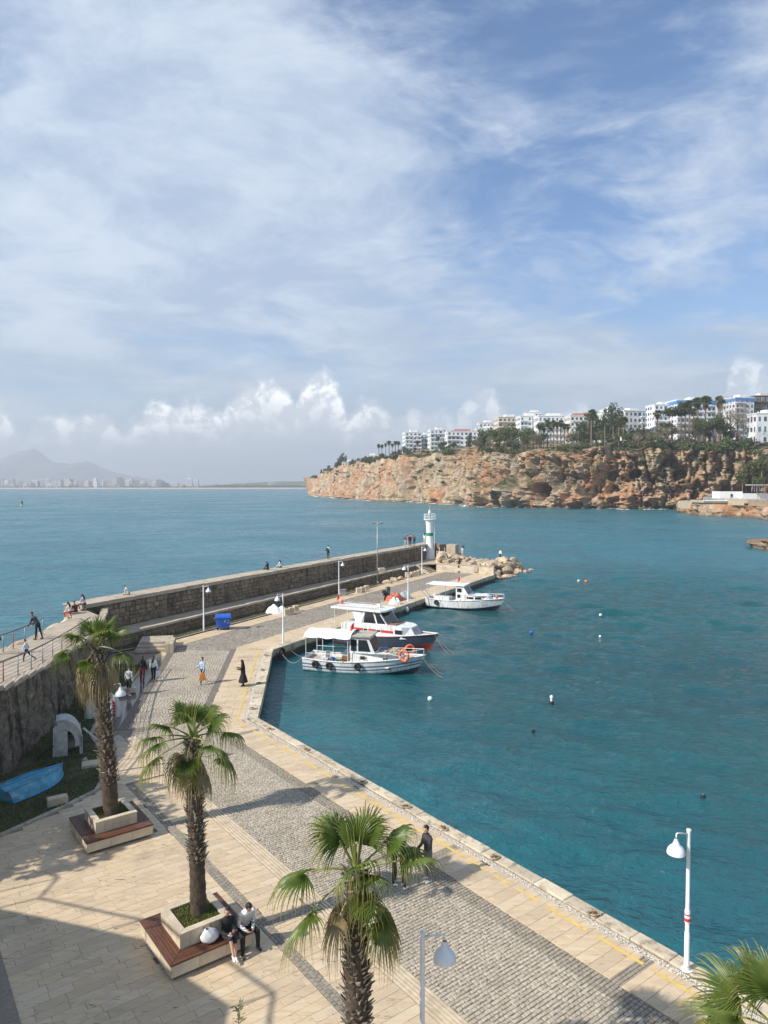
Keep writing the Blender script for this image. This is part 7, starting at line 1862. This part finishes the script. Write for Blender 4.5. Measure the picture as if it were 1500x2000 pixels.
def person(loc, rz, label, top=(.3, .3, .3), bottom=(.04, .04, .05), shoes=(.7, .7, .7), h=1.72, lean=0., head=(0., 0.), arms=((.1, .12, .2), (.1, .12, .2)), legs=((.0, .0), (.0, .0)), seat=None, sleeve=True, bare=0., hair='short', vox=.016, coat=None, skirt=None, topmat=None, bulk=1.0, splay=(.02, .02), group='people on the harbour front', scarf=None, wide=1.0, handin=(0., 0.)):
    s = h / 1.72; root = empty('person', loc, rz); tag(root, label, 'person', group)
    prims = []; up = Vector((0, 0, 1))
    pel = Vector((0, 0, .94)); Rl = RX(lean)
    def sp(x, y, z): return pel + Rl @ Vector((x, y, z))
    hipl = {}; J = {}
    for i, sd in enumerate((-1, 1)):
        hp = pel + Vector((sd * .095, 0, -.03)); tp, kb = legs[i]; ab = splay[i]
        th = Vector((sd * math.sin(ab), math.sin(tp) * math.cos(ab), -math.cos(tp) * math.cos(ab))); kn = hp + th * .43
        sh_ = Vector((sd * math.sin(ab) * .3, math.sin(tp - kb), -math.cos(tp - kb))); an = kn + sh_.normalized() * .41
        J[sd] = (hp, kn, an)
    if seat is None: dz = min(J[-1][2].z, J[1][2].z) - .085
    else: dz = pel.z - (seat + .12)
    mv = Vector((0, 0, -dz)); pel = pel + mv
    for sd in (-1, 1): J[sd] = tuple(q + mv for q in J[sd])
    # torso
    B = bulk
    ts = MB(); rings = [(-.10, .150, .105), (0.0, .165, .115), (.14, .140 * B, .10 * B), (.28, .158 * B, .112 * B), (.40, .172 * B, .112 * B), (.47, .135 * B, .085 * B), (.515, .065, .06)]
    ts.tube([sp(0, 0, z) for z, a, c in rings], [(a, c) for z, a, c in rings], 16)
    prims += [('c', sp(0, 0, .12), sp(0, 0, .46), .145 * B, .13 * B, 1), ('c', sp(-.13, 0, .43), sp(.13, 0, .43), .09 * B, .09 * B, 1), ('c', sp(-.07, 0, -.05), sp(.07, 0, -.05), .12, .12, 2), ('c', sp(-.05, 0, .03), sp(.05, 0, .03), .13, .13, 2)]
    nb = sp(0, 0, .50); Rh = RX(lean * .6 + head[0]) @ Matrix.Rotation(head[1], 3, 'Z')
    hc = nb + RX(lean * .7 + head[0] * .5) @ Vector((0, .02, .185))
    if scarf: ts.tube([sp(0, .01, .46), sp(0, .02, .56)], [(.10, .10), (.085, .09)], 12)
    def cap(a, b, ra, rb, m, add=True, seg=10):
        a, b = Vector(a), Vector(b); d = (b - a).normalized()
        ts.tube([a - d * ra * .7, a - d * ra * .35, a, b, b + d * rb * .35, b + d * rb * .7], [ra * .6, ra * .92, ra, rb, rb * .92, rb * .6], seg)
        prims.append(('c', a, b, ra, rb, m))
    cap(sp(0, 0, .46), hc - Vector((0, 0, .06)), .052, .05, 4 if scarf else 0)
    ts.ell(hc, (.078, .095, .118), 14, 10, rot=Rh); prims.append(('c', hc + Rh @ Vector((0, 0, -.03)), hc + Rh @ Vector((0, 0, .04)), .088, .088, 0))
    ts.ell(hc + Rh @ Vector((0, .03, -.07)), (.055, .06, .05), 10, 6, rot=Rh)           # jaw
    ts.ell(hc + Rh @ Vector((0, .10, -.015)), (.013, .022, .026), 6, 5, rot=Rh)          # nose
    for sd in (-1, 1): ts.ell(hc + Rh @ Vector((sd * .08, -.005, -.005)), (.012, .022, .032), 6, 5, rot=Rh)
    hands = []
    for i, sd in enumerate((-1, 1)):
        p_, ab, bd = arms[i]; shd = sp(sd * .175, 0, .42); u = Rl @ Vector((sd * math.sin(ab), math.sin(p_) * math.cos(ab), -math.cos(p_) * math.cos(ab))); el = shd + u * .28
        hi = handin[i]; f = Rl @ Vector((-sd * math.sin(hi) + sd * math.sin(ab) * .5, math.sin(p_ + bd) * math.cos(hi), -math.cos(p_ + bd) * math.cos(hi))); f.normalize(); wr = el + f * .245
        cap(shd, el, .058 * B, .047 * B, 1); cap(el, wr, .045 * B, .032 if not sleeve else .040 * B, 1 if sleeve else 0)
        # hand: palm, four fingers, thumb
        sx, sy = basis(f); inn = Vector((-sd, 0, 0)); n_ = (inn - f * inn.dot(f)); n_ = n_.normalized() if n_.length > .1 else sx; si = n_.cross(f).normalized()
        if si.y < 0: si = -si
        pc = wr + f * .045; fr = max(.009, vox * .62)
        ts.tube([wr, wr + f * .04, wr + f * .085], [(.024, .024), (.036, .022), (.038, .018)], 8); prims.append(('c', wr + f * .02, wr + f * .09, .03, .03, 0))
        for k in range(4):
            L = (.060, .074, .070, .054)[k]; b0 = wr + f * .08 + si * ((1.5 - k) * .020); d1 = (f + n_ * .35).normalized(); d2 = (f + n_ * 1.0).normalized(); m1 = b0 + d1 * L * .55; cap(b0, m1, fr, fr * .95, 0, seg=6); cap(m1, m1 + d2 * L * .5, fr * .95, fr * .8, 0, seg=6)
        b0 = wr + f * .03 + si * .03; cap(b0, b0 + (f * .7 + si * .6 + n_ * .3).normalized() * .05, fr * 1.1, fr * .95, 0, seg=6)
        hands.append(wr + f * .08 + n_ * .03)
        hp, kn, an = J[sd]; W2 = wide
        mk = 0 if bare > .5 else 2
        cap(hp, kn, .086 * W2, .060 * W2, 2 if bare < .9 else 0); cap(kn, an, .058 * W2 if not bare else .054, .040 * W2 if not bare else .036, 0 if bare else 2)
        if 0 < bare < .9: prims.append(('c', hp, hp.lerp(kn, .8), .09, .075, 2))
        fd = Vector((sd * .12, 1, 0)).normalized(); tp, kb = legs[i]; pit = (tp - kb) * .6; fd = Vector((fd.x, fd.y * math.cos(pit), min(.6, math.sin(pit)))).normalized() if seat is None else Vector((fd.x, .95, -.18)).normalized()
        cap(an - fd * .05 - Vector((0, 0, .045)), an + fd * .135 - Vector((0, 0, .048)), .042, .036, 3)
    me = ts.mesh('body_src', [M['skin']]); me.name = 'body_src'
    o = bpy.data.objects.new('tmp', me); COL.objects.link(o)
    rm = o.modifiers.new('r', 'REMESH'); rm.mode = 'VOXEL'; rm.voxel_size = vox
    smm = o.modifiers.new('s', 'SMOOTH'); smm.factor = .5; smm.iterations = 2
    dg = bpy.context.evaluated_depsgraph_get(); body = bpy.data.meshes.new_from_object(o.evaluated_get(dg)); bpy.data.objects.remove(o)
    body.materials.clear()
    for mt in (M['skin'], topmat or cmat(top), cmat(bottom), cmat(shoes, .6), cmat(scarf or top)): body.materials.append(mt)
    n = len(body.polygons); C = np.zeros(n * 3); body.polygons.foreach_get('center', C); C = C.reshape(-1, 3); best = np.full(n, 9.); idx = np.zeros(n, int)
    for _, a, b_, ra, rb, m in prims:
        a, b_ = np.array(a), np.array(b_); d = b_ - a; L = max(1e-9, d @ d); t_ = np.clip((C - a) @ d / L, 0, 1); q = np.linalg.norm(C - a - t_[:, None] * d, axis=1) - (ra + (rb - ra) * t_)
        k = q < best; best[k] = q[k]; idx[k] = m
    body.polygons.foreach_set('material_index', idx); body.polygons.foreach_set('use_smooth', np.ones(n, bool)); body.name = 'body'
    link('body', body, root)
    # hair
    hb = MB(); N1, N2 = 14, 10
    for i in range(N2):
        for k in range(N1):
            q = []
            for (ii, kk) in ((i, k), (i, k + 1), (i + 1, k + 1), (i + 1, k)):
                thv = math.pi * ii / N2; a = 2 * math.pi * kk / N1; q.append(Vector((math.sin(thv) * math.cos(a), math.sin(thv) * math.sin(a), math.cos(thv))))
            c = sum(q, Vector()) / 4
            lim = -.15 if hair == 'short' else -.75
            if c.z < lim or (c.y > .25 and c.z < .62 - .2 * abs(c.x)): continue
            hb.add([hc + Rh @ Vector((v.x * .09, v.y * .107 - .006, v.z * .128 + .006)) for v in q], [(0, 1, 2, 3)])
    if hair == 'long': hb.tube([hc + Rh @ Vector((0, -.055, .04)), hc + Rh @ Vector((0, -.10, -.08)), hc + Rl @ Vector((0, -.135, -.22)), hc + Rl @ Vector((0, -.15, -.34))], [(.075, .05), (.085, .05), (.09, .045), (.05, .02)], 10)
    if hair == 'bun': hb.ell(hc + Rh @ Vector((0, -.10, .055)), (.045, .045, .045), 8, 6)
    if hair == 'scarf': hb.tube([hc + Rh @ Vector((0, -.02, -.02)), sp(0, 0, .45)], [(.10, .10), (.13, .10)], 12)
    hb.build('hair' if hair != 'scarf' else 'head_scarf', M['hair'] if hair != 'scarf' else cmat(coat[2] if coat else top), root, smooth=True)
    if vox < .012:
        for sd in (-1, 1): b = MB(); b.ell(hc + Rh @ Vector((sd * .032, .086, .012)), (.011, .008, .007), 8, 5, rot=Rh); b.build('eye', M['black'], root)
        b = MB(); b.ell(hc + Rh @ Vector((0, .090, -.062)), (.024, .008, .006), 8, 5, rot=Rh); b.build('mouth', cmat((.36, .12, .10)), root)
    if coat:      # (length below pelvis, flare, colour)
        L, fl, c = coat; b = MB(); zz = [.47, .40, .25, .05, -.15, -.4, -L]
        rr = [(.12, .09), (.195, .135), (.185, .14), (.185, .145), (.20, .16), (.20 + fl * .6, .17 + fl * .5), (.20 + fl, .17 + fl)]
        b.tube([sp(0, 0, z) if z > 0 else pel + Vector((0, 0, z)) for z in zz], rr, 18, cap=False); b.build('coat', cmat(c), root, smooth=True)
    if skirt:
        L, c = skirt; b = MB()
        if seat is None: b.tube([sp(0, 0, .12), pel + Vector((0, 0, -.05)), pel + Vector((0, 0, -L))], [(.15, .115), (.18, .14), (.24, .19)], 16, cap=False)
        b.build('skirt', cmat(c), root, smooth=True) if b.f else None
    root.scale = (s, s, s)
    RM = Matrix.Translation(loc) @ Matrix.Rotation(rz, 4, 'Z') @ Matrix.Scale(s, 4)
    return root, [RM @ q for q in hands], RM
def face(dx, dy): return math.atan2(dy, dx) - math.pi / 2
W3 = 2.97; B3 = ZB + .02
# the couple on the bench
fv = face(V_.x, V_.y)
pw_ = bench_c[0] + N_ * .50 + V_ * .93; pm_ = bench_c[0] + N_ * 1.02 + V_ * .90
_, hw, MW = person(Vector((pw_.x, pw_.y, 0)), fv - .10, 'person in black jacket and shorts with bare crossed legs sitting on the bench', (.018, .018, .02), (.02, .022, .035), (.80, .80, .78), 1.64, .12, (.1, -.75), ((.55, .10, 1.5), (.5, .15, 1.2)), ((1.50, 1.45), (1.72, 1.30)), .46, hair='bun', vox=.009, bare=.45, splay=(.02, -.16), handin=(.5, .6))
_, hm, MM = person(Vector((pm_.x, pm_.y, 0)), fv + .0, 'person in striped white sweater looking down at a phone on the bench', (.7, .7, .68), (.015, .015, .017), (.05, .05, .055), 1.76, .42, (.45, .1), ((.35, .15, 1.25), (.35, .15, 1.25)), ((1.45, 1.50), (1.40, 1.25)), .46, vox=.009, topmat=stripe_mat(), bulk=1.1, wide=1.25, splay=(.25, .30), handin=(.55, .55))
ph = (hm[0] + hm[1]) / 2 + Vector((0, 0, .03)); b = MB(); b.box((0, 0, 0), (.075, .15, .01), 0); tag(b.build('phone', M['black'], None, ph, (R(35), 0, fv)), 'dark phone held by the person in the striped sweater', 'phone')
bp = bench_c[0] + N_ * .06 + V_ * .86; t = empty('tote_bag', Vector((bp.x, bp.y, .46)), fv + .2); tag(t, 'large white cloth bag beside the person in black on the bench', 'bag')
N = 20; Pn = np.zeros((N + 1, 24, 3))
for i in range(N + 1):
    k = i / N; rr = math.sin(math.pi * min(1, .12 + k * .86)) ** .55
    for j in range(24):
        a = 2 * math.pi * j / 23; w_ = 1 + .16 * noise.noise((math.cos(a) * 1.6, math.sin(a) * 1.6, k * 3))
        r2 = rr * (1.15 - .30 * k); Pn[i, j] = (math.cos(a) * .27 * r2 * w_ + .10 * k * k, math.sin(a) * .17 * r2 * w_, .01 + k * .36 + .05 * noise.noise((math.cos(a) * 2, math.sin(a) * 2, 5 + k)))
grid_mesh('bag_body', Pn, M['tarp'], parent=t); b = MB(); b.tube([(-.06, -.02, .34), (-.08, -.14, .40), (.08, -.16, .36), (.16, -.06, .30)], .014, 6); b.build('strap', M['black'], t)
cp = hw[1] + Vector((0, 0, .0)); b = MB(); b.lathe([(.03, -.06), (.036, .05), (.038, .055), (.02, .07)], seg=12); tag(b.build('cup', M['grey_metal'], None, cp, smooth=True), 'silver cup held by the person in the black jacket', 'cup')
# friends behind the nearest palm
q = G(836, 1720); person(q, face(-1, -.6), 'person in dark hooded top and grey trousers behind the palm frond', (.045, .043, .045), (.16, .16, .17), (.75, .75, .74), 1.8, .05, (.2, .2), ((.4, .15, .9), (.3, .1, .6)), ((.05, .05), (-.05, .05)), vox=.011, bulk=1.12, group='friends behind the nearest palm')
q = G(790, 1732); person(q, face(.6, .8), 'person in pale top and black trousers with white shoes beside the palm frond', (.55, .40, .33), (.02, .02, .022), (.8, .8, .8), 1.68, .0, (0, .3), ((.1, .1, .5), (.3, .1, .8)), ((.1, .1), (-.1, .1)), vox=.011, hair='long', sleeve=False, group='friends behind the nearest palm')
q = G(770, 1726); person(q, face(.9, -.1), 'person in black with white trainers leftmost behind the palm frond', (.03, .03, .032), (.025, .025, .028), (.78, .78, .78), 1.72, .0, (.1, 0), ((.2, .1, .7), (.2, .1, .9)), ((.05, .0), (.0, .05)), vox=.011, hair='long', group='friends behind the nearest palm')
# on the road
q = G(396, 1335); _, h1, M1 = person(q, face(-.5, -.8), 'person in light blue top and navy trousers walking with an orange bag', (.36, .46, .60), (.03, .035, .06), (.75, .75, .75), 1.74, .02, (0, 0), ((.2, .1, .3), (.3, .25, 1.2)), ((.42, .15), (-.35, .25)), vox=.014)
t = empty('carrier_bag', h1[0] - Vector((0, 0, .05)), .4); tag(t, 'orange carrier bag in the hand of the person in light blue', 'bag')
b = MB(); b.add([(-.16, -.05, 0), (.16, -.05, 0), (.16, .05, 0), (-.16, .05, 0), (-.24, -.12, -.42), (.24, -.12, -.45), (.22, .12, -.44), (-.22, .12, -.4)], [(0, 1, 2, 3), (7, 6, 5, 4), (4, 5, 1, 0), (5, 6, 2, 1), (6, 7, 3, 2), (7, 4, 0, 3)]); b.build('bag_body', pm('orange_plastic', (.62, .24, .06), .15, 4, .5), t); b = MB(); b.tube([(-.1, 0, 0), (0, 0, .09), (.1, 0, 0)], .012, 5); b.build('handle', M['orange'], t)
q = G(475, 1340); person(q, face(-1, -.15), 'person in long black coat standing on the quay strip', (.015, .015, .016), (.012, .012, .013), (.03, .03, .03), 1.66, .02, (.35, 0), ((.5, .1, 1.4), (.5, .1, 1.4)), ((.02, .0), (-.02, .0)), vox=.014, hair='scarf', coat=(.68, .14, (.014, .014, .016)))
# on the footway
q = G(252, 1358); person(q, face(.1, 1), 'person in grey shirt and black shorts walking away on the wet footway', (.46, .48, .50), (.015, .016, .018), (.7, .72, .74), 1.76, .05, (0, 0), ((.1, .15, .3), (-.1, .15, .3)), ((.15, .1), (-.12, .1)), vox=.014, bare=.45, bulk=1.1, wide=1.1)
q = G(278, 1334); person(q, face(0, 1), 'person in black jacket with red scarf and dark red trousers walking away', (.02, .02, .022), (.10, .025, .022), (.03, .02, .02), 1.76, .0, (0, .5), ((.1, .2, .3), (.1, .2, .3)), ((.1, .05), (-.1, .05)), vox=.014, hair='long', bulk=1.25, wide=1.25, scarf=(.45, .03, .05))
q = G(300, 1331); _, h2, _m = person(q, face(.1, 1), 'person in white jacket and black trousers carrying a white bag', (.66, .69, .72), (.015, .015, .017), (.6, .6, .62), 1.66, .0, (0, 0), ((.05, .15, .2), (.05, .2, .2)), ((.1, .05), (-.1, .05)), vox=.014, hair='long', bulk=1.2)
t = empty('carrier_bag', h2[1] - Vector((0, 0, .04)), .2); tag(t, 'white carrier bag in the hand of the person in white jacket', 'bag'); b = MB(); b.box((0, 0, -.22), (.36, .14, .36), 0, bev=.04); b.build('bag_body', M['tarp'], t); b = MB(); b.tube([(-.1, 0, -.05), (0, 0, .05), (.1, 0, -.05)], .012, 5); b.build('handle', M['tarp'], t)
# on the raised walk
q = G(74, 1249, W3); person(q, face(-1, .15), 'person in dark grey jacket leaning on the sea-side railing', (.065, .062, .055), (.018, .018, .02), (.05, .04, .03), 1.82, .62, (-.2, 0), ((.9, .15, .4), (.9, .15, .4)), ((.1, .0), (-.25, .05)), vox=.014, bulk=1.15)
q = G(52, 1295, wz(39.4)); person(q, face(-1, -.1), 'child in pale blue shirt and jeans running on the raised walk', (.50, .58, .66), (.03, .04, .07), (.1, .1, .12), 1.3, .12, (0, 0), ((.5, .1, 1.2), (-.4, .1, 1.0)), ((.35, .3), (-.6, .35)), vox=.014)
q = G(-4, 1281, W3); person(q, face(1, .3), 'person in black cut by the left edge of the raised walk', (.02, .02, .02), (.02, .02, .02), (.05, .05, .05), 1.76, .0, vox=.016)
# sitters along the breakwater
SIT = dict(arms=((.5, .1, .9), (.5, .1, .9)), legs=((1.5, 1.35), (1.45, 1.3)))
def sitter(px, py, z, fx, fy, label, top, bottom, hair='short', lean=.3, hd=(.25, 0), back=0.0):
    q = G(px, py, z); person(Vector((q.x, q.y, z)), face(fx, fy), label, top, bottom, (.6, .6, .6), 1.68, lean, hd, ((.5, .1, .9), (.5, .1, .9)), ((1.55, 2.1), (1.5, 2.0)), .03, hair=hair, vox=.016, splay=(.35, .35))
sitter(137, 1199, W3 + .05, -.9, .5, 'person with long dark hair and white top sitting by the sea', (.72, .70, .66), (.35, .05, .06), 'long'); sitter(148, 1197, W3 + .05, -.8, .6, 'person in dark red jacket sitting beside the white top', (.14, .02, .025), (.03, .03, .03), 'short', .25)
sitter(165, 1183, B3, -.9, .4, 'person in pink top sitting alone on the wall edge', (.60, .42, .56), (.06, .06, .06), 'long', .3); sitter(251, 1162, B3, -.9, .3, 'person in pale shirt bent over on the breakwater above the palm', (.60, .57, .50), (.35, .33, .29), 'short', .5, (.6, 0))
sitter(523, 1113, B3, -.8, .6, 'person in black seated on the middle of the breakwater', (.02, .02, .022), (.02, .02, .02), 'long', .15); sitter(548, 1109, B3, -.8, .6, 'person in white seated right of the one in black', (.7, .7, .7), (.1, .1, .12), 'long', .2)
q = G(641, 1092, B3); person(Vector((q.x, q.y, B3)), face(.5, .85), 'person with white top and black rucksack standing on the breakwater', (.68, .68, .68), (.03, .03, .04), (.2, .2, .2), 1.74, .0, vox=.016)
b = MB(); b.box((0, 0, 0), (.3, .18, .42), 0, bev=.05); tag(b.build('rucksack', M['black'], None, Vector((q.x, q.y, B3 + 1.22)) - Vector((.5, .85, 0)).normalized() * .2, (0, 0, face(.5, .85))), 'black rucksack on the back of the person in white', 'rucksack')
for px, py, tp, bt, lb, hr in ((789, 1068, (.06, .09, .06), (.40, .38, .35), 'person in dark green jacket leftmost of the group by the lighthouse', 'short'), (795, 1066, (.03, .03, .03), (.04, .04, .04), 'person in black behind the green jacket by the lighthouse', 'short'), (800, 1065, (.50, .22, .42), (.45, .43, .42), 'person in pink top in the group by the lighthouse', 'long'), (805, 1066, (.60, .35, .45), (.5, .5, .5), 'person in pale pink behind the group by the lighthouse', 'short'), (808, 1067, (.30, .25, .18), (.02, .02, .02), 'person in tan top and black trousers right of the pink one', 'long'), (827, 1063, (.68, .67, .64), (.62, .60, .57), 'person all in white left of the lighthouse', 'long')):
    q = G(px, py, B3); q = PU(min(104.6, q.dot(U_)), -47.3 + random.uniform(-.4, .5), B3) if True else q
    x_ = (px - 750) / FPX; 
    # keep them on the wall top
    k = (PU(0, -47.3).y * x_ - PU(0, -47.3).x) / (U_.x - U_.y * x_); q = PU(min(k, 105.2), -47.3 + random.uniform(-.35, .5), B3)
    person(q, random.uniform(-3, 3), lb, tp, bt, (.3, .3, .3), random.uniform(1.62, 1.8), .0, vox=.018, hair=hr, group='people by the lighthouse')
q = G(897, 1118); person(Vector((q.x, q.y, .3)), face(-.5, .85), 'person in black coat standing on a block at the pier head', (.02, .02, .02), (.02, .02, .02), (.03, .03, .03), 1.72, .0, (0, 0), ((.9, .15, 1.2), (.9, .15, 1.2)), vox=.016, hair='long', coat=(.5, .08, (.018, .018, .02)))
for px, py, z, tp, bt, lb, ln in ((903, 1084, 1.9, (.03, .035, .03), (.6, .6, .58), 'person in dark top and pale trousers crouching forward on the rocks', .5), (977, 1094, .9, (.7, .7, .69), (.03, .03, .05), 'person in white shirt standing on the rocks at the pier tip', .15)):
    q = G(px, py, z); person(Vector((q.x, q.y, z)), face(.7, .7), lb, tp, bt, (.2, .2, .2), 1.74, ln, vox=.016)
    boulder(Vector((q.x, q.y, z - .42)), .62, 'flat pale boulder under the ' + ('crouching person' if ln > .3 else 'person in white shirt') + ' at the pier head', None)
